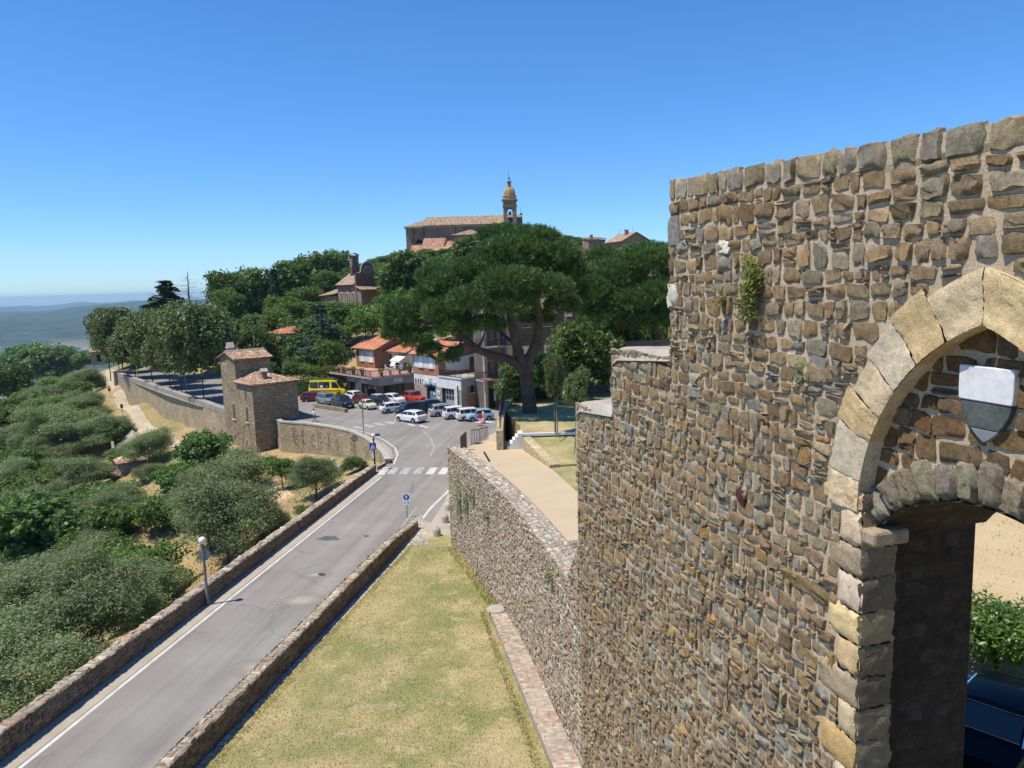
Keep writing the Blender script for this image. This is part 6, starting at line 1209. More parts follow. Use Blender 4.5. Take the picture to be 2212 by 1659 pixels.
m = MB(); H2.pan(m, 'l', 5.9, 8.6, 2.62, 3.2, .035, .14); sb = m.build('fascia_sign', simple('pale_blue_sign', (.50, .55, .66), .5), h2); m = MB(); H2.pan(m, 'l', 5.9, 8.6, 2.6, 2.8, .142, .15); m.build('blue_band', simple('navy_band', (.08, .11, .25), .5), sb)
def disc(fr, face, t, z, rad, d, mat, nm, parent, base=0): 
    m = MB(); m.lathe([(rad, 0), (rad, .04), (0, .042)], (0, 0, 0), 20); o = m.build(nm, mat, parent, 40); q = fr.p(base - d, t, z) if face == 'l' else fr.p(t, base - d, z); o.location = q; o.rotation_euler = (R(90), 0, fr.a - R(90) if face == 'l' else fr.a); return o
disc(H2, 'l', 8.65, 2.95, .42, .12, M_WHITEM, 'round_sign', sb); disc(H2, 'l', 8.65, 2.95, .3, .165, simple('sign_navy', (.05, .08, .22), .5), 'ring', sb); disc(H2, 'l', 8.65, 2.95, .23, .18, M_WHITEM, 'ring_centre', sb)
disc(H2, 'l', 5.35, 1.75, .36, .06, M_WHITEM, 'round_plate', h2); disc(H2, 'l', 5.35, 1.75, .17, .105, M_GREY, 'plate_emblem', h2); m = MB(); H2.pan(m, 'l', 5.05, 5.65, .95, 1.2, .02, .05); m.build('name_plate', M_WHITEM, h2)
m = MB(); [H2.pan(m, 'l', 9.0 + .62 * i, 9.36 + .62 * i, 2.62, 3.35, .036, .05) for i in range(4)]; m.build('vent_slots', M_BROWNW, h2); m = MB(); m.tube([H2.p(-.1, 6.9, 3.55), H2.p(-.35, 6.9, 3.5), H2.p(-.4, 6.9, 3.0), H2.p(-.1, 6.9, 2.5)], .07, 6); m.build('flue_pipe', M_BLACK, h2); m = MB(); m.tube([H2.p(-.1, .75, 0), H2.p(-.1, .75, 3.1)], .08, 6); m.build('drainpipe', M_BLACK, h2)
zu = hgt(*H2.p(0, 5.2)[:2], 768); m = MB(); H2.block(m, .0, 7.4, 5.2, 11.6, zg + .005, zu); H2.gable(m, 0, 7.4, 5.2, 11.6, zu, zu + 1.5, 'l'); m.build('upper_wall', M_BRICK, h2); m = MB(); H2.pan(m, 'l', 6.0, 11.3, zg + 1.05, zu - .1, -.1, .02); m.build('render_panel', M_WHITE, h2); m = MB(); H2.pan(m, 'r', 1.2, 7.3, zg + .6, zu - .15, -.1, .03, 0, 5.2); m.build('side_panel', M_WHITE, h2)
for t in (7.0, 9.6): H2.win('l', t, zg + 1.1, 1.0, 1.6, h2, base=-.02, blind=(.97, M_WHITEM))
m = MB(); H2.pan(m, 'r', 5.4, 6.3, zg + .1, zg + 2.3, 0, .06, 0, 5.17); m.build('balcony_door', M_SHUT, h2)
tiles('roof', [(H2.p(-.48, 12.2, zu - .2), H2.p(-.48, 4.5, zu - .2), H2.p(3.7, 4.5, zu + 1.5), H2.p(3.7, 12.2, zu + 1.5)), (H2.p(8.1, 4.5, zu - .28), H2.p(8.1, 12.2, zu - .28), H2.p(3.7, 12.2, zu + 1.5), H2.p(3.7, 4.5, zu + 1.5))], NEWT, h2, .3, .45, seed=9)
m = MB(); H2.block(m, -.15, 3.6, -.15, 5.17, zg + .003, zg + .16); m.build('balcony_floor', M_SILL, h2); rail('railing', [H2.p(.0, 5.1, zg + .16), H2.p(.0, .0, zg + .16), H2.p(3.4, .0, zg + .16)], 1.0, M_RAIL, h2); m = MB(); m.sphere((0, 0, .5), .45, 10, 6, sc=(1, .8, 1.1)); m.tube([(0, 0, -.5), (0, 0, .3)], .1, 6); o = m.build('chimney_cowl', M_METAL, h2, 60, H2.p(1.7, 8.0, zu + 1.2))

# ------------------------------------------------------------------ old house with balconies
H3 = Fr(-3.6, 100.2, 40); h3 = thing('balcony_house', 'tall grey old house with two balconies and a green lettered shop front', 'house'); z3 = hgt(*H3.p(0, 0)[:2], 655)
m = MB(); H3.block(m, .3, 4.4, .3, 2.6, -.3, z3); m.build('wall', simple('grey_brown_render', (.13, .11, .09), .9, .25, .8, bump=.3, bscale=6), h3); m = MB()
for t in (0, 3.9): H3.pan(m, 'r', t, t + .42, 0, z3 - .1, -.3, .06)
m.build('corner_post', M_CONC, h3)
for zf, nm in ((4.15, M_PINK), (8.4, M_CONC)):
    m = MB(); H3.block(m, -1.3, 4.2, -1.5, .3, zf - .18, zf); sl_ = m.build('balcony', M_CONC, h3); m = MB(); H3.block(m, -1.2, 4.1, -1.4, .25, zf + .003, zf + .02); m.build('balcony_floor', nm, sl_); rail('railing', [H3.p(-1.25, .1, zf), H3.p(-1.25, -1.45, zf), H3.p(4.1, -1.45, zf)], 1.05, M_RAIL, sl_, .16)
    for t in (1.1, 2.2, 3.3): H3.win('r', t, zf + .05, .65, 2.2, h3, base=.3, gm=M_SHUT, sill=False)
m = MB(); H3.pan(m, 'r', .9, 1.9, 0, 2.7, -.3, .02, 0, .3); m.build('shop_door', M_DARK, h3); m = MB(); H3.pan(m, 'r', 2.9, 3.7, 0, 2.1, -.3, .02, 0, .3); m.build('shop_door', M_DARK, h3)
for t in (1.4, 3.2):
    m = MB(); H3.pan(m, 'r', t - .75, t + .7, 3.0 - (t > 2) * .3, 3.5 - (t > 2) * .3, -.3, .05, 0, .3); o = m.build('shop_sign', simple('brown_signboard', (.15, .12, .095), .8), h3)
    q = H3.p(t, .24, 3.25 - (t > 2) * .3); text('lettering', 'CANTINA' if t < 2 else 'VINI', .34, q, (R(90), 0, H3.a), simple('green_letters', (.02, .16, .10), .5), o, .01)
m = MB(); H3.pan(m, 'r', 1.7, 1.95, .9, 2.0, .02, .05, 0, .3); m.build('poster', M_WHITEM, h3); m = MB(); m.lathe([(.42, 0), (.42, .06), (0, .06)], (0, 0, 0), 16); o = m.build('satellite_dish', M_METAL, h3, 40); o.location = H3.p(3.2, -.9, 4.75); o.rotation_euler = (R(75), 0, R(20))
tiles('roof', [(H3.p(-.4, -.6, z3 - .1), H3.p(4.8, -.6, z3 - .1), H3.p(4.8, 1.4, z3 + .5), H3.p(-.4, 1.4, z3 + .5)), (H3.p(4.8, 3.2, z3 - .1), H3.p(-.4, 3.2, z3 - .1), H3.p(-.4, 1.4, z3 + .5), H3.p(4.8, 1.4, z3 + .5))], OLDT, h3, .3, .5, seed=11)
H4 = Fr(.2, 106.5, 24); h4 = thing('stone_palazzo', 'large grey stone building half hidden behind the great pine trunk', 'building'); z4 = hgt(*H4.p(2, 0)[:2], 672)
m = MB(); H4.block(m, 0, 15, 0, 12, -.3, z4); m.build('wall', M_ASH, h4); m = MB(); H4.pan(m, 'r', 0, 15, 4.2, 4.5, -.1, .1); H4.pan(m, 'r', 0, 15, z4 - .5, z4 - .05, -.1, .25); m.build('string_course', M_STONEF, h4)
for t in (2.2, 5.6, 9.0, 12.4):
    for z in (5.4, 10.4): H4.win('r', t, z, 1.2, 2.3, h4, fm=M_STONEF, blind=(.5, M_WHITEM))
tiles('roof', [(H4.p(-.8, -.8, z4), H4.p(15.8, -.8, z4), H4.p(12, 6, z4 + 2.4), H4.p(4, 6, z4 + 2.4)), (H4.p(-.8, 12.8, z4), H4.p(-.8, -.8, z4), H4.p(4, 6, z4 + 2.4), H4.p(4, 6, z4 + 2.4))], OLDT, h4, .35, .5, seed=12)

# ------------------------------------------------------------------ small orange roofed house behind the hedge, shed, hut
q = PD(612, 760, 138); H5 = Fr(q.x, q.y, 36); h5 = thing('villa', 'small villa with orange roofs between the trees left of the blue grey cedar', 'house'); zb = q.z - 3; z5 = hgt(q.x, q.y, 722); m = MB(); H5.block(m, 0, 6, 0, 5, zb, z5); m.build('wall', M_WHITE, h5); m = MB(); H5.block(m, -1.2, -.02, .3, 4.7, zb, z5 - .9); m.build('brick_bay', M_BRICK, h5)
tiles('roof', [(H5.p(-.6, 5.6, z5), H5.p(-.6, -.6, z5), H5.p(3, 2, z5 + 1.3), H5.p(3, 3, z5 + 1.3)), (H5.p(-.6, -.6, z5), H5.p(6.6, -.6, z5), H5.p(3, 2, z5 + 1.3), H5.p(3, 2, z5 + 1.3))], NEWT, h5, .3, .45, seed=13); tiles('bay_roof', [(H5.p(-1.7, 5.0, z5 - 1.1), H5.p(-1.7, -.1, z5 - 1.1), H5.p(-.1, -.1, z5 - .35), H5.p(-.1, 5, z5 - .35))], NEWT, h5, .3, .45, seed=14)
m = MB(); H5.block(m, 1.2, 7.5, -1.4, -.02, z5 - 3.4, z5 - 3.15); m.build('balcony', M_WHITEM, h5); H5.win('r', 2.5, z5 - 2.9, 1.2, 1.6, h5)
SH = G(262, 1036); SHF = Fr(SH.x, SH.y, 35); t = thing('garden_shed', 'small plastered shed with a tiled roof among the olives', 'shed'); zs0 = SH.z - .6; zs1 = hgt(SH.x, SH.y, 1002); m = MB(); SHF.block(m, 0, 3.4, 0, 2.6, zs0, zs1); m.build('wall', ground_mat('shed_plaster', [(.3, (.30, .26, .20)), (.7, (.38, .335, .27))], 1, 8, .15, .3), t)
tiles('roof', [(SHF.p(-.35, -.35, zs1 - .05), SHF.p(3.75, -.35, zs1 - .05), SHF.p(2.3, 1.3, zs1 + .75), SHF.p(1.1, 1.3, zs1 + .75)), (SHF.p(-.35, 2.95, zs1 - .05), SHF.p(-.35, -.35, zs1 - .05), SHF.p(1.1, 1.3, zs1 + .75), SHF.p(1.1, 1.3, zs1 + .75)), (SHF.p(3.75, -.35, zs1), SHF.p(3.75, 2.95, zs1), SHF.p(2.3, 1.3, zs1 + .75), SHF.p(2.3, 1.3, zs1 + .75))], OLDT, t, seed=15); SHF.win('l', 1.3, zs0 + 1.3, .4, 1.1, t, gm=M_DARK, sill=False)
t = thing('lean_to_roof', 'low lean-to roof covered with scrap boards beside the shed', 'lean-to'); m = MB(); b0 = SHF.p(-.2, .5, zs0 + 1.0); m.obox(SHF.p(-6.2, .2, zs0 + .9), SHF.r * 6.1, SHF.l * 3.0 + Vector((0, 0, .7)), (0, 0, .1)); m.build('deck', simple('rusty_sheet', (.20, .11, .085), .8, .4, 2), t); m = MB(); qq = random.Random(3)
for i in range(46): a_, b_2 = qq.uniform(-6, -.8), qq.uniform(.3, 2.9); d = Vector((math.cos(x_ := qq.uniform(0, 3.1)), math.sin(x_), 0)) * qq.uniform(.4, 1.5); p0 = SHF.p(a_, b_2, zs0 + 1.02 + b_2 * .235 + qq.uniform(.02, .15)); m.obox(p0, d, Vector((-d.y, d.x, 0)).normalized() * qq.uniform(.08, .3), (0, 0, .03), col=(qq.uniform(.15, .6),) * 3)
m.build('scrap_boards', stone_mat('scrap_wood', bump=.2), t, color=True); m = MB(); [m.tube([SHF.p(a_, b_2, zs0 - 1), SHF.p(a_, b_2, zs0 + .95)], .07, 5) for a_ in (-6, -3) for b_2 in (.4, 2.8)]; m.build('posts', M_BARKG, t)
ct = thing('walled_court', 'small court of pale concrete with low stone walls uphill of the shed', 'courtyard wall'); ct['kind'] = 'thing'; c0 = [G(243, 985), G(240, 962), G(246, 942), G(283, 926)]; m = MB(); polywall(m, c0[::-1], .4, [p.z - 1.5 for p in c0[::-1]], [p.z + 1.15 for p in c0[::-1]]); m.build('stone_wall', M_RUBG, ct); f0 = [G(u, v) for u, v in ((243, 988), (241, 962), (250, 944), (284, 930), (303, 948), (300, 990), (268, 1000))]; zf = sum(p.z for p in f0) / len(f0)
m = MB(); m.face([(p.x, p.y, p.z + .35) for p in f0[::-1]]); m.build('paving', M_PAVE, ct)
rail('rail', [G(250, 990) + Vector((0, 0, .2)), G(275, 1000) + Vector((0, 0, .2)), G(300, 990) + Vector((0, 0, .2))], 1.0, M_RAIL, ct, .8)
q = PD(198, 775, 235); HF = Fr(q.x, q.y, 30); t = thing('stone_hut', 'little stone hut with a dark doorway at the head of the white track', 'hut'); m = MB(); HF.block(m, 0, 4.2, 0, 3, q.z - 2, q.z + 2.0); m.build('wall', M_RUBG, t); tiles('roof', [(HF.p(-.5, -.5, q.z + 1.95), HF.p(4.7, -.5, q.z + 1.95), HF.p(4.7, 3.4, q.z + 2.9), HF.p(-.5, 3.4, q.z + 2.9))], CHT, t, seed=16); m = MB(); HF.pan(m, 'r', 1.4, 2.6, q.z - 1, q.z + 1.2, 0, .02); m.build('doorway', M_DARK, t)

# ------------------------------------------------------------------ chapel with curved front
cy = 184.0; q = PD(771, 664, cy); K = Fr(q.x, q.y, 40); ch = thing('hill_chapel', 'brick fronted chapel with a curved gable and a bell gable among the trees', 'church'); kz = lambda a, b, v: hgt(*K.p(a, b)[:2], v); zE = kz(0, 0, 613); zB = q.z - 3
m = MB(); K.block(m, .1, 6.0, .25, 9.4, zB, zE); K.gable(m, .1, 6.0, .25, 9.4, zE, zE + 2.3, 'l'); m.build('nave_wall', M_CHST, ch)
tiles('nave_roof', [(K.p(-.5, 9.6, zE - .3), K.p(-.5, .3, zE - .3), K.p(3.05, .3, zE + 2.5), K.p(3.05, 8.2, zE + 2.5)), (K.p(6.6, .3, zE - .3), K.p(6.6, 9.6, zE - .3), K.p(3.05, 8.2, zE + 2.5), K.p(3.05, .3, zE + 2.5)), (K.p(6.6, 9.6, zE - .3), K.p(-.5, 9.6, zE - .3), K.p(3.05, 8.2, zE + 2.5), K.p(3.05, 8.2, zE + 2.5))], CHT, ch, .35, .5, seed=21)
zS, zT = kz(0, 0, 592), kz(3.4, 0, 566); m = MB(); prof = [(-.1, zB), (6.6, zB), (6.6, zS)] + [(6.6 - .3 * i, zS + (zT - zS - 2.1) * .62 * (i / 5) ** 1.8) for i in range(1, 6)] + [(3.25 + 1.75 * math.cos(a), zT - 1.9 + 1.9 * math.sin(a)) for a in [math.pi * i / 12 for i in range(13)]] + [(-.1 + .3 * i, zS + (zT - zS - 2.1) * .62 * (i / 5) ** 1.8) for i in range(5, 0, -1)] + [(-.1, zS)]
n = len(prof); f = [K.p(a, -.25, z) for a, z in prof]; bk_ = [K.p(a, .24, z) for a, z in prof]; m.add(f + bk_, [tuple(range(n))] + [tuple(range(2 * n - 1, n - 1, -1))] + [(i, i + n, (i + 1) % n + n, (i + 1) % n) for i in range(n)]); fa = m.build('facade', M_OBRICK, ch)
m = MB(); [K.pan(m, 'r', a - .18, a + .18, zB, zS - .1, .25, .37) for a in (.1, 2.0, 4.4, 6.4)]; K.pan(m, 'r', -.2, 6.7, zS - .1, zS + .2, .25, .45); m.build('pilasters', M_OBRICK, fa)
for i in range(12): pass
m = MB(); oc = K.p(3.25, -.27, zT - 2.0); m.tube([oc + K.r * .95 * math.cos(a) + Vector((0, 0, .95 * math.sin(a))) for a in [2 * math.pi * i / 20 for i in range(21)]], .12, 5); m.build('oculus_ring', M_STONEF, fa); m = MB(); m.lathe([(.8, 0), (.8, .04), (0, .04)], (0, 0, 0), 18); o = m.build('oculus', M_CHST, fa, 40); o.location = K.p(3.25, -.24, zT - 2.0); o.rotation_euler = (R(90), 0, K.a)
c_ = [K.p(a, -.3, z + .08) for a, z in prof[2:] if z >= zS - .01]; m = MB(); m.tube(c_, .16, 5); m.build('gable_coping', M_STONEF, fa)
zP = kz(0, -2.2, 627); m = MB(); K.block(m, .0, 5.2, -2.4, -.26, zB, zP); m.build('porch_wall', M_CHST, ch); tiles('porch_roof', [(K.p(-.4, -2.8, zP), K.p(5.6, -2.8, zP), K.p(5.6, -.3, zP + .9), K.p(-.4, -.3, zP + .9))], CHT, ch, .35, .45, seed=22); m = MB(); K.pan(m, 'r', .5, 4.9, zB, zP - .2, 0, .04, 0, -2.4); m.build('porch_brick', M_OBRICK, ch)
for t in (1.6, 4.6, 7.6):
    zb_ = kz(0, t, 650); m = MB(); K.pan(m, 'l', t - .28, t + .28, zb_, zb_ + 1.7, -.1, .02, 0, .1); m.sphere(K.p(.09, t, zb_ + 1.7), .28, 10, 6, sc=(1, 1, 1)); m.build('lancet', M_DARK, ch); m = MB(); m.tube([K.p(.06, t - .42, zb_), K.p(.06, t - .42, zb_ + 1.7)] + [K.p(.06, t - .42 * math.cos(a), zb_ + 1.7 + .42 * math.sin(a)) for a in (.5, 1, 1.57, 2.1, 2.6)] + [K.p(.06, t + .42, zb_ + 1.7), K.p(.06, t + .42, zb_)], .1, 5); m.build('lancet_frame', M_SILL, ch)
zg0 = zE + 1.0; zgt = hgt(*K.p(3, 5.5)[:2], 547); bg_ = MB(); [K.block(bg_, a0, a1, 5.0, 6.2, zg0, zgt - .9) for a0, a1 in ((2.05, 2.75), (3.2, 3.95))]; K.block(bg_, 2.05, 3.95, 5.0, 6.2, zg0, zg0 + 3.2); K.block(bg_, 1.9, 4.1, 5.15, 6.05, zgt - .9, zgt - .5); bgo = bg_.build('bell_gable', M_CHST, ch); tiles('bell_gable_roof', [(K.p(1.7, 5.0, zgt - .5), K.p(1.7, 6.2, zgt - .5), K.p(3, 6.2, zgt), K.p(3, 5.0, zgt)), (K.p(4.3, 6.2, zgt - .5), K.p(4.3, 5.0, zgt - .5), K.p(3, 5.0, zgt), K.p(3, 6.2, zgt))], CHT, bgo, .3, .4, th=.06, seed=23)
zA = kz(0, 14, 640); m = MB(); K.block(m, -.5, 6.5, 9.6, 17.5, zB, zA); m.build('annex_wall', M_RUB, ch); tiles('annex_roof', [(K.p(-1.1, 18, zA), K.p(-1.1, 9.5, zA + .4), K.p(5.5, 9.5, zA + 2.6), K.p(5.5, 16, zA + 2.2))], CHT, ch, .35, .5, seed=24)

# ------------------------------------------------------------------ the church on the hill
CY = 262.0; zx = lambda x: (1500 + x / 4.022) * .57604; zy = lambda y: (600 + y / 4.022) * .57604
def CP_(x, y, dy=0): return PD(zx(x), zy(y), CY + dy)
def tilt(p): return p
cu = thing('church', 'big stone church with tiled roof and a domed bell tower on the hilltop', 'church'); E0 = CP_(80, 1020); E1 = CP_(1850, 950); x0, x1 = E0.x, E1.x; zEv = CP_(900, 985).z; zRd = CP_(900, 855, 6.5).z; xc = CP_(358, 990).x; zbase = CP_(500, 1420).z - 4
def cbox(m, xa, xb, ya, yb, z0, z1, mi=0): return m.prism([(xa, CY + ya), (xb, CY + ya), (xb, CY + yb), (xa, CY + yb)], z0, z1, mi)
m = MB(); cbox(m, xc, x1, 0, 13, zbase, zEv); m.build('nave_wall', M_CHST, cu); m = MB(); cbox(m, x0, xc - .01, .7, 12.3, zbase, zEv - .25); m.build('choir_wall', M_CHST, cu); m = MB(); cbox(m, x0 - .35, x1 + .2, -.45, 13.4, zEv - .5, zEv + .05); m.build('cornice', simple('cornice_stone', (.30, .24, .175), .9, .15), cu)
xr = CP_(400, 880, 6.5).x; m = MB(); m.add([(x1, CY, zEv), (x1, CY + 13, zEv), (x1, CY + 6.5, zRd), (x1 - .5, CY, zEv), (x1 - .5, CY + 13, zEv), (x1 - .5, CY + 6.5, zRd)], [(0, 1, 2), (5, 4, 3), (0, 2, 5, 3), (1, 4, 5, 2)]); m.build('front_gable', M_CHST, cu)
tiles('roof', [((xc - .4, CY - .6, zEv), (x1 - .1, CY - .6, zEv), (x1 - .1, CY + 6.5, zRd), (xr, CY + 6.5, zRd)), ((x1 - .1, CY + 13.6, zEv), (xc - .4, CY + 13.6, zEv), (xr, CY + 6.5, zRd), (x1 - .1, CY + 6.5, zRd))], CHT, cu, .5, .8, amp=.1, seed=31)
tiles('choir_roof', [((x0 - .6, CY + .1, zEv - .25), (xc - .3, CY + .1, zEv - .25), (xr - .1, CY + 6.5, zRd - .9), (xr - .6, CY + 6.5, zRd - .9)), ((x0 - .6, CY + 12.9, zEv - .25), (x0 - .6, CY + .1, zEv - .25), (xr - .6, CY + 6.5, zRd - .9), (xr - .6, CY + 6.5, zRd - .9))], CHT, cu, .5, .8, amp=.1, seed=32)
for x, y in ((205, 1290), (365, 1200), (835, 1130), (1282, 1170)): m = MB(); m.tube([CP_(x, 1000, -.4 + (.5 if x < 300 else 0)), CP_(x, y, -.4 + (.5 if x < 300 else 0))], .11, 5); m.build('drainpipe', M_BLACK, cu)
def archwin(x, y, w_, dy, nm, col):
    c = CP_(x, y, dy); m = MB(); n = 14; pr = [(c.x + w_ * math.cos(a), c.z + w_ * math.sin(a)) for a in [math.pi * i / n for i in range(n + 1)]]; m.add([(a, CY + dy - .05, b) for a, b in pr], [tuple(range(n, -1, -1))]); o = m.build(nm, col, cu); m = MB(); m.tube([(c.x + w_ * 1.15 * math.cos(a), CY + dy - .03, c.z + w_ * 1.15 * math.sin(a)) for a in [math.pi * i / n for i in range(n + 1)]], .22, 5); m.build('arch_moulding', M_CHST, o)
archwin(293, 1255, 1.25, .69, 'lunette_window', M_DARK); archwin(530, 1200, 1.9, -.02, 'lunette_window', M_CHST)
# side chapels
def hipb(xa, xb, ya, yb, ye, yt, name, pal, seed, wall, dy=-4.0, apex=None):
    a, b = CP_(xa, ye, dy), CP_(xb, ye, dy); m = MB(); cbox(m, a.x, b.x, dy, 0.6, zbase, a.z); m.build(name + '_wall', wall, cu); zt = CP_((xa + xb) / 2, yt, dy + 2.5).z
    return a, b, zt
a, b, zt2 = hipb(800, 1215, 0, 0, 1140, 1062, 'side_chapel', CHT, 33, M_CHST, -4.5); cx = CP_(1065, 1062, -2).x; o_ = .5
tiles('side_chapel_roof', [((a.x - o_, CY - 5.0, a.z), (b.x + o_, CY - 5.0, a.z), (cx + .3, CY - 1.6, zt2), (cx - .3, CY - 1.6, zt2)), ((a.x - o_, CY + .0, a.z), (a.x - o_, CY - 5.0, a.z), (cx - .3, CY - 1.6, zt2), (cx - .3, CY - 1.6, zt2)), ((b.x + o_, CY - 5.0, a.z), (b.x + o_, CY, a.z), (cx + .3, CY - 1.6, zt2), (cx + .3, CY - 1.6, zt2))], CHT, cu, .45, .6, amp=.08, seed=34); m = MB(); zz1 = CP_(1000, 1250, -4.5).z; cbox(m, a.x - .15, b.x + .15, -4.7, -4.49, zz1, zz1 + .5); m.build('white_band', M_SILL, cu)
RT = [(.42, .22, .14), (.47, .27, .18), (.38, .19, .125)]
for nm, (e0, e1, r1, r0) in (('sacristy', ((320, 1345), (660, 1345), (705, 1185), (360, 1185))), ('vestry', ((650, 1345), (800, 1340), (800, 1232), (695, 1232))), ('store', ((150, 1420), (320, 1415), (340, 1290), (180, 1290)))):
    dy0, dy1 = (-7, -1.5) if nm == 'sacristy' else (-6.5, -2); A, B = CP_(*e0, dy0), CP_(*e1, dy0); C2, D2 = CP_(*r1, dy1), CP_(*r0, dy1); zc_ = (A.z + B.z) / 2; zd_ = (C2.z + D2.z) / 2
    tiles(nm + '_roof', [((A.x, CY + dy0, zc_), (B.x, CY + dy0, zc_), (C2.x, CY + dy1, zd_), (D2.x, CY + dy1, zd_))], RT, cu, .45, .6, amp=.08, seed=len(nm)); m = MB(); cbox(m, A.x + .3, B.x - .3, dy0 + .4, dy1, zbase, zc_ - .05); m.build(nm + '_wall', M_CHST, cu)
# bell tower
bt = thing('bell_tower', 'stone bell tower with arched belfry, orange stone dome and lantern', 'bell tower'); bdy = -1.5; xl, xrr = CP_(1562, 900, bdy).x, CP_(1762, 900, bdy).x; wT = xrr - xl; zz = lambda y: CP_(1660, y, bdy).z
def tb(m, e, z0, z1, mi=0): return cbox(m, xl - e, xrr + e, bdy - e, bdy + wT + e, z0, z1, mi)
m = MB(); tb(m, .12, zbase, zz(950)); m.build('base', M_CHST, bt); pw = wT * .31; m = MB()
for ax in (0, 1):
    for ay in (0, 1): xa = xl if ax == 0 else xrr - pw; ya = bdy if ay == 0 else bdy + wT - pw; cbox(m, xa, xa + pw, ya, ya + pw, zz(950), zz(690))
ar = (wT - 2 * pw) / 2; cxm = (xl + xrr) / 2; zsp = zz(760)
for face in (0, 1):
    for d0 in (0, wT - pw * .6):
        n = 12; pr = [(-ar * 1.0, zsp)] + [(-ar * math.cos(a), zsp + ar * math.sin(a)) for a in [math.pi * i / n for i in range(1, n)]] + [(ar, zsp)]
        for (p0, q0), (p1, q1) in zip(pr, pr[1:]):
            vs = []
            for dd in (d0, d0 + pw * .6):
                for pp, qz in ((p0, q0), (p1, q1), (p1, zz(690) - .01), (p0, zz(690) - .01)): vs.append((cxm + pp, CY + bdy + dd, qz) if face == 0 else (xl + dd, CY + bdy + wT / 2 + pp, qz))
            m.add(vs, [(0, 1, 2, 3), (7, 6, 5, 4), (0, 4, 5, 1), (2, 6, 7, 3)])
m.build('belfry', M_CHST, bt); m = MB(); tb(m, .02, zz(690), zz(605)); m.build('upper_stage', M_CHST, bt); M_TCO = simple('tower_cornice', (.27, .22, .16), .9)
for e_, za_, zb_ in ((.25, 692, 680), (.45, 605, 588), (.2, 960, 945)): m = MB(); tb(m, e_, zz(za_), zz(zb_)); m.build('cornice', M_TCO, bt)
cY = CY + bdy + wT / 2; rd = wT * .46; m = MB(); m.lathe([(rd * 1.08, zz(588)), (rd * 1.08, zz(545)), (rd * 1.18, zz(543)), (rd * 1.18, zz(530))], (cxm, cY, 0), 8); m.build('drum', simple('ochre_stone', (.42, .29, .16), .9, .25, 1.5), bt)
M_DOME = ground_mat('dome_stone', [(.3, (.30, .19, .075)), (.6, (.42, .29, .14)), (.8, (.30, .26, .19))], .7, 4, .35, .6); m = MB(); hd = zz(390) - zz(530); m.lathe([(rd * 1.0 * math.cos(a) ** .8 if a < 1.5 else .25, zz(530) + hd * math.sin(a)) for a in [1.35 * i / 9 for i in range(10)]] + [(.5, zz(386))], (cxm, cY, 0), 8); m.build('dome', M_DOME, bt)
m = MB(); m.lathe([(.75, zz(388)), (.75, zz(380)), (.58, zz(378)), (.58, zz(325)), (.85, zz(320)), (.85, zz(312)), (.6, zz(300)), (.18, zz(292)), (.14, zz(282))], (cxm, cY, 0), 8); m.build('lantern', M_CHST, bt); m = MB(); m.sphere((cxm, cY, zz(263)), .32, 10, 7); m.tube([(cxm, cY, zz(290)), (cxm, cY, zz(155))], [.1, .04], 5); m.build('finial', M_BLACK, bt)
m = MB(); m.lathe([(.62, 0), (.58, .12), (.42, .5), (.36, .85), (.2, 1.0), (.0, 1.02)], (cxm, cY, zz(820)), 14); m.tube([(cxm - ar, cY, zz(772)), (cxm + ar, cY, zz(772))], .09, 5); m.build('bell', simple('bronze', (.10, .09, .06), .5, metal=.7), bt, 40)
m = MB(); p = CP_(1826, 820, 6.5); m.sphere((p.x, p.y, p.z), .5, 10, 6); m.tube([(p.x, p.y, p.z), (p.x, p.y, CP_(1826, 715, 6.5).z)], .06, 5); m.build('gable_finial', M_BLACK, cu)
# house on the skyline at right
q = PD(1346, 545, 226); SKF = Fr(q.x, q.y, 20); t = thing('skyline_house', 'brown house with a tiled roof and aerials on the skyline right of the pine', 'house'); ze_ = hgt(q.x, q.y, 520); L_ = 10.6; m = MB(); SKF.block(m, 0, 8.4, 0, L_, q.z - 9, ze_); SKF.gable(m, 0, 8.4, 0, L_, ze_, ze_ + 2.4, 'l'); m.build('wall', M_CHST, t)
tiles('roof', [(SKF.p(-.7, L_ + .4, ze_ - .25), SKF.p(-.7, -.6, ze_ - .25), SKF.p(4.2, -.6, ze_ + 2.45), SKF.p(4.2, L_ + .4, ze_ + 2.45)), (SKF.p(9.1, -.6, ze_ - .25), SKF.p(9.1, L_ + .4, ze_ - .25), SKF.p(4.2, L_ + .4, ze_ + 2.45), SKF.p(4.2, -.6, ze_ + 2.45))], CHT, t, .4, .6, seed=41)
for b_2 in (2.5, 6.0, 9): SKF.win('l', b_2, ze_ - 2.6, .8, 1.4, t, gm=M_DARK)
m = MB(); SKF.block(m, 2.6, 3.5, 3, 3.9, ze_ + 1.4, ze_ + 3.2); SKF.block(m, 2.5, 3.6, 2.9, 4.0, ze_ + 3.2, ze_ + 3.4); m.build('chimney', M_BRICK, t); m = MB(); [m.tube([SKF.p(a_, b_2, ze_ + 1.5), SKF.p(a_, b_2, ze_ + 4.2)], .05, 4) for a_, b_2 in ((4, 1.2), (4, 6), (3.5, 8.5))]; m.build('aerial', M_BLACK, t)
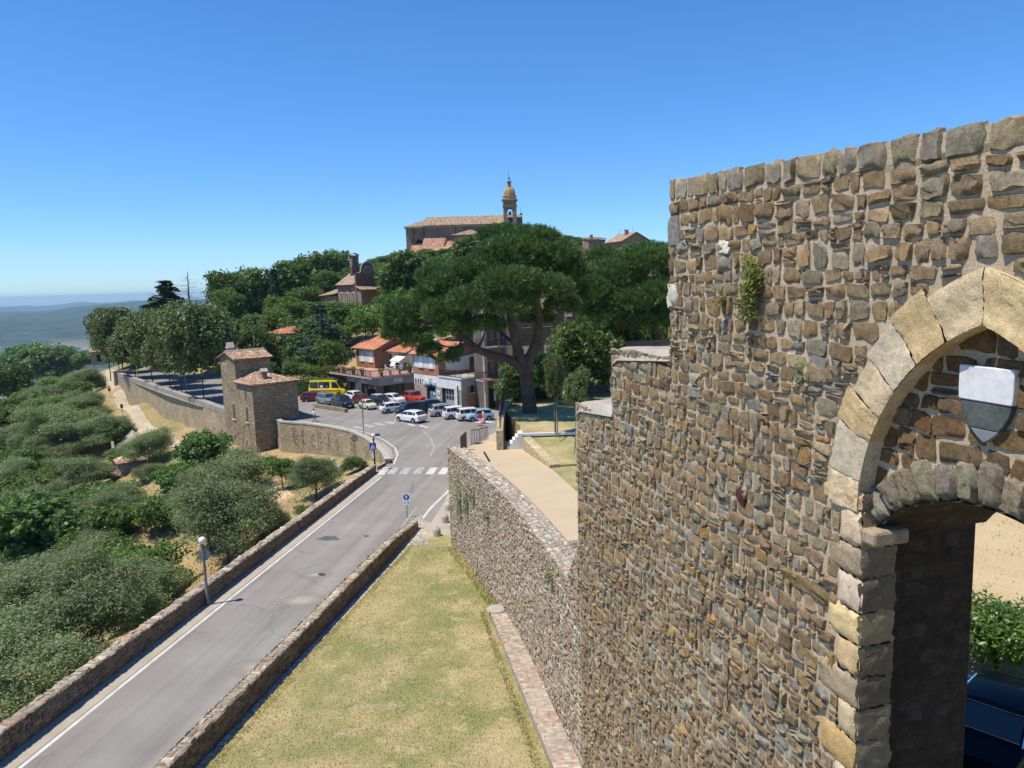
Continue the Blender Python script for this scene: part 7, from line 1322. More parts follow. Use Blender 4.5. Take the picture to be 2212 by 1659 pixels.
q = PD(1272, 545, 240); f_ = Fr(q.x, q.y, 15); t = thing('skyline_annex', 'low house end with a chimney on the skyline beside the larger house', 'house'); ze_ = hgt(q.x, q.y, 518); m = MB(); f_.block(m, 0, 5.6, 0, 5.6, q.z - 9, ze_); m.build('wall', M_CHST, t); tiles('roof', [(f_.p(-.4, -.5, ze_), f_.p(6, -.5, ze_ + .1), f_.p(6, 6, ze_ + 1.0), f_.p(-.4, 6, ze_ + 1.0))], CHT, t, .4, .6, seed=42); m = MB(); f_.block(m, .8, 1.6, .5, 1.3, ze_, ze_ + 1.6); m.build('chimney', M_BRICK, t)
# ================================================================== vehicles
M_TYRE = simple('tyre_rubber', (.022, .022, .023), .85, spec=.2); M_RIM = simple('wheel_rim', (.42, .43, .44), .35, .1, metal=.7); M_TRIMB = simple('black_trim', (.025, .025, .027), .6); M_CHROME = simple('chrome', (.72, .73, .75), .12, .04, metal=1.0)
M_LAMP = glass_mat('headlamp_glass', (.62, .64, .66), .08); M_TAIL = simple('tail_lamp', (.35, .015, .015), .25); M_PLATE = simple('number_plate', (.70, .70, .68), .5); M_AMBER = simple('amber_lamp', (.6, .22, .02), .3); M_CGL = glass_mat('car_glass', (.022, .03, .035), .03)
PW = paint('white_paint', (.74, .74, .73)); PB = paint('black_paint', (.018, .020, .024)); PMAR = paint('maroon_paint', (.16, .018, .025)); PGR = paint('grey_paint', (.24, .26, .29), .3, .3); PCR = paint('cream_paint', (.62, .60, .36)); PRED = paint('red_paint', (.50, .035, .02)); PBL = paint('light_blue_paint', (.26, .42, .62)); PSIL = paint('silver_paint', (.55, .58, .60), .3, .4); PNV = paint('navy_paint', (.004, .005, .010), .3, 0, .0); [setattr(n_.inputs['Specular IOR Level'], 'default_value', .1) for n_ in PNV.node_tree.nodes if n_.type == 'BSDF_PRINCIPLED']; PYE = paint('yellow_paint', (.72, .62, .015))
def car(name, label, pt, ang, L, Wd, H, ptm, hood=.86, belt=.93, ws=(.24, .40), rf=(.80, .95), tail=None, r=.30, wb=(.17, .80), ends=(.72, .90), bumper=None, splits=(.56, .78), cat='car', roofm=None, rails=False, wt_k=.80, detail=1, group='cars around the square'):
    t = thing(name, label, cat, (pt[0], pt[1], pt[2] if len(pt) > 2 else .004), R(ang), group); tail = belt if tail is None else tail; sill = .2; hw_ = Wd / 2
    ip = lambda x, xs, ys: float(np.interp(x, xs, ys))
    zb = lambda q: ip(q, [0, .025, .09, ws[0], ws[1], rf[1], 1], [hood - .28, hood - .10, hood - .02, hood + .05, belt, tail, tail - .12])
    zt = lambda q: max(ip(q, [0, ws[0], ws[1], (ws[1] + rf[0]) / 2, rf[0], rf[1], 1], [zb(q) + .01, zb(q) + .03, H - .05, H, H - .05, zb(q) + .03, zb(q) + .01]), zb(q) + .01)
    wd = lambda q: hw_ * ip(q, [0, .04, .12, .85, .96, 1], [ends[0], .92, 1, 1, .95, ends[1]])
    wr = lambda q: wd(q) * ip(q, [0, ws[0], ws[1], rf[0], rf[1], 1], [.9, .88, wt_k, wt_k, .86, .9])
    zl = lambda q: ip(q, [0, .06, .94, 1], [sill + .12, sill, sill, sill + .14])
    X = lambda q: L / 2 - q * L
    def sec(q):
        w_, b, z, u, l = wd(q), zb(q), zt(q), wr(q), zl(q)
        return [(X(q), y, zz) for y, zz in ((w_ * .8, l), (w_ * .97, l + .05), (w_, l + (b - l) * .45), (w_ * .985, b - .05), (w_ * .95, b), (u, z - .035 if z - b > .1 else z - .005), (u * .86, z), (0, z + .015))]
    qs = sorted(set([0, .012, .04, .09, .15, .2, ws[0], (ws[0] * 2 + ws[1]) / 3, (ws[0] + ws[1] * 2) / 3, ws[1], (ws[1] + .06), (ws[1] + rf[0]) / 2, rf[0] - .04, rf[0], (rf[0] * 2 + rf[1]) / 3, (rf[0] + rf[1] * 2) / 3, min(rf[1], .985), .975, .99, 1.0]))
    m = MB(); rings = []
    for q in qs:
        h = sec(q); rings.append(h[:-1] + [h[-1]] + [(x, -y, z) for x, y, z in h[:-1][::-1]])
    n = len(rings[0]); vs = [p for rg in rings for p in rg]; fs = []
    for i in range(len(rings) - 1):
        for k in range(n - 1): a = i * n + k; fs.append((a, a + n, a + n + 1, a + 1))
        fs.append((i * n + n - 1, i * n + n + n - 1, (i + 1) * n, i * n))
    fs += [tuple(range(n)), tuple(range((len(rings) - 1) * n + n - 1, (len(rings) - 1) * n - 1, -1))]
    m.add(vs, fs); m.build('body', ptm, t, 38)
    if roofm:
        m = MB(); a, b = ws[1] + .01, rf[0] - .01; q6 = [a + (b - a) * i / 5 for i in range(6)]; V_ = []
        for q in q6: V_ += [(X(q), s_ * wr(q) * k, zt(q) + .02 - (.035 if abs(k) > .95 else 0)) for s_, k in ((1, 1.01), (1, .8), (1, 0), (-1, .8), (-1, 1.01))]
        m.add(V_, [(i * 5 + k, i * 5 + k + 5, i * 5 + k + 6, i * 5 + k + 1) for i in range(5) for k in range(4)]); o = m.build('roof', roofm, t, 40)
    def side(q, f, s_, o=.012):
        w_, b, z, u = wd(q) * .95, zb(q), zt(q) - .035, wr(q); return (X(q), s_ * (w_ + (u - w_) * f + o), b + (z - b) * f)
    cuts = [ws[0] + (ws[1] - ws[0]) * .32] + [c for c in splits if c < rf[0] + .05] + [rf[0] + (rf[1] - rf[0]) * (.30 if splits[-1] < rf[0] else .55)]
    for s_ in (1, -1):
        for a, b in zip(cuts, cuts[1:]):
            a, b = a + .008, b - .008
            if b - a < .03: continue
            m = MB(); q6 = [a + (b - a) * i / 6 for i in range(7)]; V_ = []
            for q in q6: V_ += [side(q, .10, s_), side(q, .86, s_)]
            F_ = [(2 * i, 2 * i + 2, 2 * i + 3, 2 * i + 1) for i in range(6)]; m.add(V_, F_ if s_ < 0 else [f[::-1] for f in F_]); m.build('side_window', M_CGL, t)
    for nm, (a, b) in (('windscreen', ws), ('rear_window', rf)):
        m = MB(); V_ = []; d0, d1 = (a + (b - a) * .10, a + (b - a) * .90)
        for i in range(5):
            q = d0 + (d1 - d0) * i / 4; z = zt(q); sl = (zt(q + .004) - zt(q - .004)) / (.008 * L); nx, nz = (sl, 1.0); k = math.hypot(nx, nz); o = .014
            for y in (-1, -.86 * .98, 0, .86 * .98, 1): V_.append((X(q) + nx / k * o, y * wr(q) * .93, z + nz / k * o + (.015 if y == 0 else 0) - (.02 if abs(y) == 1 else 0)))
        m.add(V_, [(i * 5 + k, i * 5 + k + 5, i * 5 + k + 6, i * 5 + k + 1) for i in range(4) for k in range(4)]); m.build(nm, M_CGL, t, 60)
    for q in wb:
        for s_ in (1, -1):
            y = s_ * (wd(q) - .005); m = MB(); m.lathe([(r * 1.2, -.012), (r * 1.2, .012), (0, .012)], (0, 0, 0), 20); o = m.build('wheel_arch', M_TRIMB, t, 40); o.location = (X(q), y, r * 1.08); o.rotation_euler = (R(-90) * s_, 0, 0)
            m = MB(); m.lathe([(r * .55, -.09), (r * .92, -.10), (r, -.06), (r, .05), (r * .93, .085), (r * .62, .075), (r * .6, .03)], (0, 0, 0), 22); o = m.build('wheel', M_TYRE, t, 40); o.location = (X(q), s_ * (wd(q) - .065), r); o.rotation_euler = (R(-90) * s_, 0, 0)
            m = MB(); m.lathe([(r * .62, .03), (r * .62, .08), (r * .56, .085), (r * .5, .065), (r * .16, .08), (0, .082)], (0, 0, 0), 12); m.build('rim', M_RIM, o, 40)
    for s_ in (1, -1):
        m = MB(); q = .022; m.sphere((X(.028), s_ * wd(.03) * .72, zb(.05) - .13), .13, 10, 6, sc=(.55, 1.15, .75)); m.build('headlight', M_LAMP, t, 60)
        m = MB(); m.box((X(.992), s_ * wd(.98) * .86, zb(.98) - .16), (.07, .16, .26)); m.build('tail_light', M_TAIL, t, bevel=.02)
        m = MB(); m.sphere((X(ws[0] + (ws[1] - ws[0]) * .4), s_ * (wd(.4) + .07), belt + .06), .09, 8, 5, sc=(.6, 1, .75)); m.build('mirror', bumper or ptm, t, 60)
        if rails: m = MB(); m.tube([(X(q), s_ * wr(q) * .92, zt(q) + .06) for q in (ws[1] + .02, .55, rf[0] - .02)], .025, 5); m.build('roof_rail', M_TRIMB, t)
    for q, nm in ((.0, 'bumper'), (1.0, 'bumper')):
        m = MB(); x = X(q) + (.035 if q == 0 else -.035); m.box((x - (.05 if q == 0 else -.05), 0, .40), (.16, Wd * (ends[0] if q == 0 else ends[1]) * .99, .20)); o = m.build(nm, bumper or ptm, t, bevel=.05)
        m = MB(); m.box((x + (.038 if q == 0 else -.038), 0, .42), (.02, .46, .11)); m.build('number_plate', M_PLATE, t)
    m = MB(); m.box((X(.012) + .0, 0, hood - .30), (.06, Wd * .42, .10)); m.build('grille', M_TRIMB, t)
    return t
S = lambda x, y: ((1050 + x / 2.458) * .57604, (1150 + y / 2.458) * .57604)
def gp(x, y): p = P(*S(x, y)); return (p.x, p.y)
car('white_hatchback', 'white hatchback seen from behind in the roadway at the square', (-12.6, 92.6), 141, 4.1, 1.75, 1.48, PW, .88, .95, (.22, .40), (.84, .97), splits=(.56, .78), r=.31)
car('black_people_carrier', 'black people carrier with its nose pointing left beside the white hatchback', (-13.2, 97.8), 205, 4.5, 1.82, 1.70, PB, .95, 1.02, (.18, .34), (.90, .985), splits=(.5, .72), r=.32)
car('silver_estate', 'silver estate car with roof rails left of the white boxy cars', (-8.6, 96.5), 20, 4.4, 1.75, 1.52, PSIL, .88, .95, (.25, .41), (.88, .975), splits=(.57, .77), rails=True)
car('white_city_car', 'white boxy city car with grey bumper next to the silver estate', (-7.0, 94.1), 22, 3.55, 1.60, 1.57, PW, .92, .96, (.22, .36), (.92, .985), bumper=M_GREY, r=.29, splits=(.56, .80))
car('white_city_car', 'white boxy city car with grey bumper next to the light blue car', (-5.2, 92.6), 20, 3.55, 1.60, 1.57, PW, .92, .96, (.22, .36), (.92, .985), bumper=M_GREY, r=.29, splits=(.56, .80))
car('light_blue_car', 'small light blue car at the right end of the row behind the no entry sign', (-4.1, 92.0), 197, 3.35, 1.52, 1.45, PBL, .85, .92, (.22, .40), (.85, .97), r=.28, splits=(.60, .61))
car('small_blue_car', 'dark blue car mostly hidden behind the silver estate', (-10.6, 101.6), 20, 3.6, 1.6, 1.45, paint('deep_blue_paint', (.03, .06, .14)), .86, .92, (.22, .40), (.84, .97))
car('white_old_hatchback', 'older boxy white hatchback parked side on with a dark lower sill', (-15.9, 100.2), 32, 3.65, 1.55, 1.42, PW, .84, .90, (.25, .40), (.86, .98), bumper=M_TRIMB, r=.28, ends=(.9, .95), splits=(.55, .78))
car('white_bubble_car', 'short rounded white car parked nose right before the shop', (-17.0, 107.6), -36, 3.4, 1.66, 1.50, PW, .90, .97, (.20, .42), (.84, .97), splits=(.66, .67))
car('red_jeep', 'small red jeep with a dark canvas top beside the stone clad wall', (-14.0, 108.2), -40, 3.45, 1.55, 1.68, PRED, .98, 1.05, (.36, .42), (.95, .99), r=.33, roofm=simple('canvas_top', (.07, .075, .075), .9), bumper=M_TRIMB, ends=(.92, .97), wt_k=.9, splits=(.62, .63))
car('cream_classic_car', 'tiny cream classic car with round headlights in the middle of the lot', (-20.0, 103.6), -48, 3.0, 1.34, 1.34, PCR, .78, .86, (.27, .42), (.72, .93), tail=.80, r=.26, ends=(.72, .76), bumper=M_CHROME, splits=(.60, .61))
car('dark_small_car', 'small dark car with a pale roof right of the cream classic car', (-18.9, 107.0), -45, 3.4, 1.6, 1.5, PB, .88, .94, (.2, .38), (.88, .98), roofm=M_GREY)
car('maroon_hatchback', 'maroon hatchback behind the cream classic car', (-21.6, 108.6), -50, 3.9, 1.66, 1.42, PMAR, .86, .92, (.24, .42), (.80, .95))
car('black_offroader', 'black off roader with a spare height body at the end of the low kerb wall', (-23.9, 105.6), -52, 4.35, 1.8, 1.72, PB, 1.0, 1.06, (.24, .37), (.88, .975), r=.36, splits=(.52, .74))
car('white_saloon', 'white car behind the black off roader by the shop window', (-23.3, 111.8), -50, 4.0, 1.7, 1.46, PW, .88, .94, (.24, .42), (.82, .96))
car('grey_people_carrier', 'metallic grey people carrier between the maroon estate and the black off roader', (-27.0, 109.4), -50, 4.1, 1.7, 1.62, PGR, .92, .98, (.18, .36), (.90, .985), splits=(.5, .74))
car('maroon_estate', 'dark red estate car in front of the yellow ambulance', (-29.4, 112.6), 6, 4.4, 1.72, 1.45, PMAR, .86, .92, (.25, .41), (.90, .985), splits=(.55, .76))
am = car('ambulance', 'yellow ambulance van with an orange stripe parked in front of the hedge', (-28.6, 117.5), -10, 5.9, 2.05, 2.55, PYE, 1.15, 1.28, (.10, .24), (.965, .995), r=.34, wb=(.16, .76), splits=(.36, .40, .72), cat='ambulance', wt_k=.90, ends=(.85, .97), group='emergency vehicles')
M_OR = paint('orange_band', (.62, .13, .02)); 
for s_ in (1, -1):
    m = MB(); m.box((-.2, s_ * 1.026, .98), (5.0, .012, .20)); m.build('orange_stripe', M_OR, am); m = MB(); m.lathe([(.24, 0), (.24, .012), (0, .012)], (0, 0, 0), 18); o = m.build('round_emblem', M_WHITEM, am, 40); o.location = (-.75, s_ * .985, 1.62); o.rotation_euler = (R(-90) * s_, 0, 0)
    m = MB(); m.lathe([(.22, 0), (.22, .012), (0, .012)], (0, 0, 0), 18); o = m.build('round_emblem', simple('blue_emblem', (.05, .12, .4), .4), am, 40); o.location = (.15, s_ * .985, 1.62); o.rotation_euler = (R(-90) * s_, 0, 0)
m = MB(); m.box((1.2, 0, 2.63), (.35, 1.3, .16)); m.build('light_bar', simple('blue_beacon', (.03, .10, .45), .2), am, bevel=.04)
gc = car('classic_saloon', 'dark navy old saloon car with chrome trim seen through the gate arch', (10.55, 15.55, 6.01), 43, 4.2, 1.6, 1.40, PNV, .90, .95, (.26, .39), (.69, .84), tail=.90, r=.30, bumper=M_CHROME, ends=(.9, .92), wt_k=.80, splits=(.54, .55), group='cars inside the fortress')
for s_ in (1, -1):
    m = MB(); Lc = 4.2; Xc = lambda q: Lc / 2 - q * Lc; m.tube([(Xc(.27), s_ * .70, .98), (Xc(.39), s_ * .655, 1.33), (Xc(.54), s_ * .655, 1.37), (Xc(.69), s_ * .655, 1.33), (Xc(.835), s_ * .70, .96)], .018, 6); m.build('chrome_gutter', M_CHROME, gc)
    m = MB(); m.tube([(Xc(.32), s_ * .80, .97), (Xc(.78), s_ * .79, .965)], .014, 6); m.build('chrome_strip', M_CHROME, gc)
m = MB(); m.tube([(Xc(.70), -.60, 1.34), (Xc(.70), .60, 1.34)], .012, 6); m.tube([(Xc(.825), -.64, 1.0), (Xc(.825), .64, 1.0)], .014, 6); m.build('chrome_screen_trim', M_CHROME, gc)

# ================================================================== lamps, signs, posts
M_GLOBE = simple('opal_globe', (.70, .68, .60), .25, .04, spec=.5); M_POLE = simple('painted_steel', (.20, .19, .175), .6, .25, 3, metal=.3); M_SBLUE = simple('sign_blue', (.015, .07, .36), .4, .05); M_SRED = simple('sign_red', (.55, .03, .03), .4, .05); M_SBACK = simple('sign_back', (.30, .31, .32), .5, .1, metal=.3)
def lamp(x, y, h, label, dark):
    t = thing('street_lamp', label, 'street lamp', (x, y, 0), 0, 'globe street lamps along the roadside wall'); m = MB(); m.lathe([(.12, 0), (.12, .5), (.085, .55), (.07, h * .6), (.06, h - .62), (.10, h - .6), (.10, h - .52), (.05, h - .5), (.06, h - .40), (.13, h - .38)], (0, 0, 0), 12); m.build('pole', dark, t, 40); m = MB(); m.sphere((0, 0, h - .20), .205, 20, 12); m.build('globe', M_GLOBE, t, 180); return t
def disc_at(nm, mat, parent, loc, r_, face, th=.02):
    m = MB(); m.lathe([(r_, -th / 2), (r_, th / 2), (0, th / 2 + .001)], (0, 0, 0), 24); o = m.build(nm, mat, parent, 40); o.location = loc; o.rotation_euler = (R(90), 0, face); return o
l1 = lamp(-16.6, 38.75, 3.75, 'globe street lamp standing against the roadside wall in the foreground', M_POLE); disc_at('sign_back', M_SBACK, l1, (.02, .09, 2.72), .30, R(20)); l2 = lamp(-12.75, 67.9, 3.4, 'globe street lamp with a blue crossing sign at the end of the roadside wall', M_BLACK)
m = MB(); m.box((-.08, -.12, 2.25), (.62, .03, .62)); s_ = m.build('crossing_sign', M_SBLUE, l2); m = MB(); m.add([(-.30, -.138, 2.02), (.14, -.138, 2.02), (-.08, -.138, 2.48)], [(0, 1, 2)]); m.build('white_triangle', M_WHITEM, s_); m = MB(); m.tube([(-.08, -.142, 2.2), (-.08, -.142, 2.33)], .025, 5); m.tube([(-.08, -.142, 2.2), (-.15, -.142, 2.06)], .018, 5); m.tube([(-.08, -.142, 2.2), (-.0, -.142, 2.06)], .018, 5); m.sphere((-.08, -.142, 2.38), .03, 8, 5); m.build('walker_symbol', M_BLACK, s_); m = MB(); m.box((-.13, -.1, 1.35), (.2, .03, .42)); m.build('notice_plate', M_WHITEM, l2)
t = thing('direction_sign', 'white sign with blue disc and upward arrow behind the lawn wall end', 'road sign', (-7.85, 53.2, 0), R(-3)); m = MB(); m.tube([(0, 0, 0), (0, 0, 1.75)], .03, 8); m.build('post', M_POLE, t); m = MB(); m.box((0, -.04, 1.36), (.56, .02, .84)); pl = m.build('plate', M_WHITEM, t, bevel=.008); disc_at('blue_disc', M_SBLUE, pl, (0, -.052, 1.52), .225, 0, .006)
m = MB(); y_ = -.058; m.add([(-.035, y_, 1.36), (.035, y_, 1.36), (.035, y_, 1.56), (.105, y_, 1.54), (0, y_, 1.69), (-.105, y_, 1.54), (-.035, y_, 1.56)], [(0, 1, 2, 6), (3, 4, 5), (2, 3, 5, 6)]); m.build('arrow', M_WHITEM, pl); m = MB(); m.box((-.13, y_, 1.11), (.15, .004, .03)); m.box((.13, y_, 1.12), (.17, .004, .035)); m.box((.13, y_, 1.15), (.09, .004, .03)); m.build('small_symbols', M_BLACK, pl)
t = thing('information_board', 'tall twin post road sign seen edge on at the bend', 'road sign', tuple(P(786, 942, 0)), R(102)); m = MB()
for q in (-.55, .55): m.tube([(q * .35, 0, 0), (q * .35, 0, 3.9)], .045, 8)
m.build('posts', M_POLE, t)
for i in range(3): m = MB(); m.box((0, -.06, 3.6 - .62 * i), (1.5, .03, .55)); m.build('panel', M_SBACK, t)
c = PD(766, 947, 80.5); gz = tz(c.x, c.y); t = thing('round_sign', 'round road sign with a dark red rim against the curved wall', 'road sign', (c.x, c.y, c.z), R(12)); disc_at('rim', simple('dark_red_rim', (.16, .03, .03), .5), t, (0, 0, 0), .34, 0); disc_at('face', simple('faded_grey_face', (.40, .37, .33), .6), t, (0, -.014, 0), .26, 0, .02); m = MB(); m.tube([(0, .03, gz - c.z - .2), (0, .03, .3)], .03, 6); m.build('post', M_POLE, t)
t = thing('no_entry_sign', 'red no entry disc on a low stand before the light blue car', 'road sign', (-3.86, 88.3, 0), R(-3)); m = MB(); m.box((0, 0, .05), (.62, .42, .09)); m.tube([(0, 0, .09), (0, 0, 1.2)], .03, 6); m.build('stand', M_SRED, t); d_ = disc_at('red_disc', M_SRED, t, (0, -.04, 1.12), .33, 0); m = MB(); m.box((0, -.056, 1.12), (.46, .006, .11)); m.build('white_bar', M_WHITEM, d_); m = MB(); m.box((0, -.05, .62), (.42, .02, .28)); m.build('white_panel', M_WHITEM, t)
for (x, y, h, lb) in ((-72.3, 146, 6, 'left of two thin lamp posts standing in the avenue'), (-54.5, 126, 5.5, 'right of two thin lamp posts standing in the avenue')): t = thing('lamp_post', lb, 'lamp post', (x, y, 0)); m = MB(); m.tube([(0, 0, 0), (0, 0, h)], [.09, .06], 8); m.build('pole', M_CONC, t); m = MB(); m.sphere((0, 0, h + .2), .25, 10, 6); m.build('lamp', M_GLOBE, t)
for u, v, lb in ((265, 879, 'black backed round sign on the slope beside the white track'), (238, 840, 'small dark round sign farther up the white track')):
    g0 = G(u, v + 22); t = thing('track_sign', lb, 'road sign', g0, R(-30)); disc_at('disc', M_BLACK, t, (0, 0, 1.9), .42, 0); m = MB(); m.tube([(0, .03, -.2), (0, .03, 2.1)], .03, 5); m.build('post', M_POLE, t)
t = thing('utility_pole', 'dark wooden utility pole in front of the balcony house', 'pole', P(1083, 896, 0)); m = MB(); m.tube([(0, 0, 0), (0, 0, 11)], [.13, .09], 10); m.build('pole', M_BARK, t); m = MB(); m.box((-.16, -.1, 3.7), (.28, .2, .5)); m.box((-.14, -.1, 3.2), (.2, .16, .3)); m.build('meter_boxes', M_WHITEM, t)
for x, y, lb in ((-5.29, 48.85, 'nearest stone bollard on the gravel by the terrace wall'), (-4.98, 51.7, 'middle stone bollard on the gravel by the terrace wall'), (-4.98, 54.6, 'farthest stone bollard, half hidden by the terrace wall corner')):
    m = MB(); m.lathe([(.26, 0), (.26, .36), (.24, .46), (.17, .56), (.06, .61), (.035, .63), (.03, .69), (.0, .7)], (x, y, .018), 18); tag(m.build('stone_bollard', M_CONC, None, 50), lb, 'bollard', 'domed stone bollards')
kw = MB(); polywall(kw, [(-28.3, 106.4), (-25.3, 103.6), (-22.6, 100.9)], .5, [-.2] * 3, [.5] * 3); tag(kw.build('low_kerb_wall', M_RUBG, bevel=.06), 'low stone kerb wall in front of the grey and black parked cars', 'stone wall')['kind'] = 'thing'
# garden edge: curved wall, railings, steps, coping, low wall round the grass
M_YST = masonry('yellow_sandstone', [(.46, .36, .20), (.42, .32, .18), (.50, .41, .26)], (.40, .33, .22), .5, .24, .015, .03, .5)
gw = MB(); polywall(gw, [(-1.08, 46.6), (-1.05, 52), (-.85, 57), (-.2, 61), (1.8, 63.8)][::-1], .42, [-.5] * 5, [7.45] * 5); t = gw.build('garden_wall', M_YST); tag(t, 'curved yellow sandstone wall holding the garden beside the sloping path', 'stone wall'); t['kind'] = 'thing'
t = thing('garden_railing', 'dark iron railing on top of the curved garden wall', 'railing', (0, 0, 0)); rail('bars', [(-.85, 47.2, 7.45), (-.83, 52, 7.45), (-.65, 57, 7.45), (.1, 61, 7.45), (1.9, 63.4, 7.45)], 1.05, M_RAIL, t, .3, .016, .03)
t = thing('path_railing', 'rusty iron railing along the top of the sloping path', 'railing', (0, 0, 0)); rail('bars', [(-2.75, 48.4, 6.2), (-2.4, 52.5, 5.45)], 1.0, M_RAIL, t, .8, .016, .03); rail('bars', [(-2.36, 53.0, 5.4), (-2.0, 58.5, 4.5)], 1.0, M_RAIL, t, .8, .016, .03)
m = MB(); m.prism([(-3.35, 46.75), (-2.95, 46.75), (-2.95, 46.9), (-3.35, 46.9)], 6.1, [7.1, 7.45, 7.45, 7.1]); tag(m.build('gate_leaf', simple('rusty_steel', (.10, .048, .03), .8, .3, 4)), 'rusty steel gate leaf at the head of the sloping path', 'gate')
a, b = P(1044, 978, 6.24), P(1055, 997, 6.24); m = MB(); d = (b - a).normalized(); m.obox(a, b - a, Vector((-d.y, d.x, 0)) * .1, (0, 0, .07)); tag(m.build('drain_channel', M_BLACK), 'black metal bar lying on the sandy terrace', 'bar')
st_ = MB()
for i in range(5): st_.prism([(-.42 + .17 * i, 46.72), (-.42 + .17 * i + (.17 if i < 4 else .3), 46.72), (-.42 + .17 * i + (.17 if i < 4 else .3), 47.8), (-.42 + .17 * i, 47.8)], 6.0, 6.4 + .2 * i)
tag(st_.build('steps', M_WHITE), 'white steps rising from the terrace to the garden', 'steps')
m = MB(); m.obox((.42, 46.75, 7.02), (26, .25, 0), (0, .45, 0), (0, 0, .16)); tag(m.build('garden_coping', M_WHITE), 'white stone coping along the front of the garden', 'coping')
m = MB(); m.obox((.45, 47.0, 5.8), (25.5, .2, 0), (0, 2.2, 0), (0, 0, 1.39)); o = m.build('garden_lawn', M_GRASS); tag(o, kind='structure')
m = MB(); polywall(m, [(2.5, 41.6), (1.05, 46.7)], .55, [5.5] * 2, [6.42, 7.0]); tag(m.build('low_garden_wall', M_YST), 'low sloping sandstone wall edging the small lawn on the terrace', 'stone wall')['kind'] = 'thing'
m = MB(); m.prism([(2.53, 41.65), (1.1, 46.75), (12, 47), (12, 43)], 5.8, [6.36, 6.92, 6.92, 6.36]); tag(m.build('garden_lawn', M_GRASS), kind='structure')
m = MB(); [m.tube([(x, 63.4, 7.2), (x, 63.4, 8.3)], .03, 5) for x in np.arange(3, 22, .5)]; m.tube([(3, 63.4, 8.3), (22, 63.4, 8.3)], .04, 5); m.tube([(3, 63.4, 7.6), (22, 63.4, 7.6)], .03, 5); tag(m.build('garden_fence', M_RAIL), 'iron fence at the back of the garden', 'fence')['kind'] = 'thing'
m = MB(); m.obox((5, 66, 3), (22, 4, 0), (0, .6, 0), (0, 0, 8.2)); tag(m.build('back_wall', M_ASH), 'dark stone wall behind the garden fence', 'stone wall')['kind'] = 'thing'
def wallpt(u, v, d=0.0):
    r_ = ray(u, v); n_ = Vector(WN); a_ = Vector(WA) + n_ * d; return CAMP + r_ * ((a_ - CAMP).dot(n_) / r_.dot(n_))
m = MB(); m.tube([wallpt(1568, 1436, .06), wallpt(1574, 1444, .12), wallpt(1573, 1470, .12), wallpt(1571, 1500, .11), wallpt(1574, 1520, .12), wallpt(1570, 1538, .1)], .012, 5); tag(m.build('hanging_wire', M_BLACK), 'rusty looped wire hanging from the fortress wall', 'wire')
m = MB(); m.tube([W(17.9, 14.98, -1.6), W(18.6, 15.02, -1.55), W(19.6, 14.98, -1.45), W(20.3, 14.88, -1.6)], .022, 6); tag(m.build('cable', M_WHITEM), 'white cable lying on the upper concrete wall cap', 'cable')

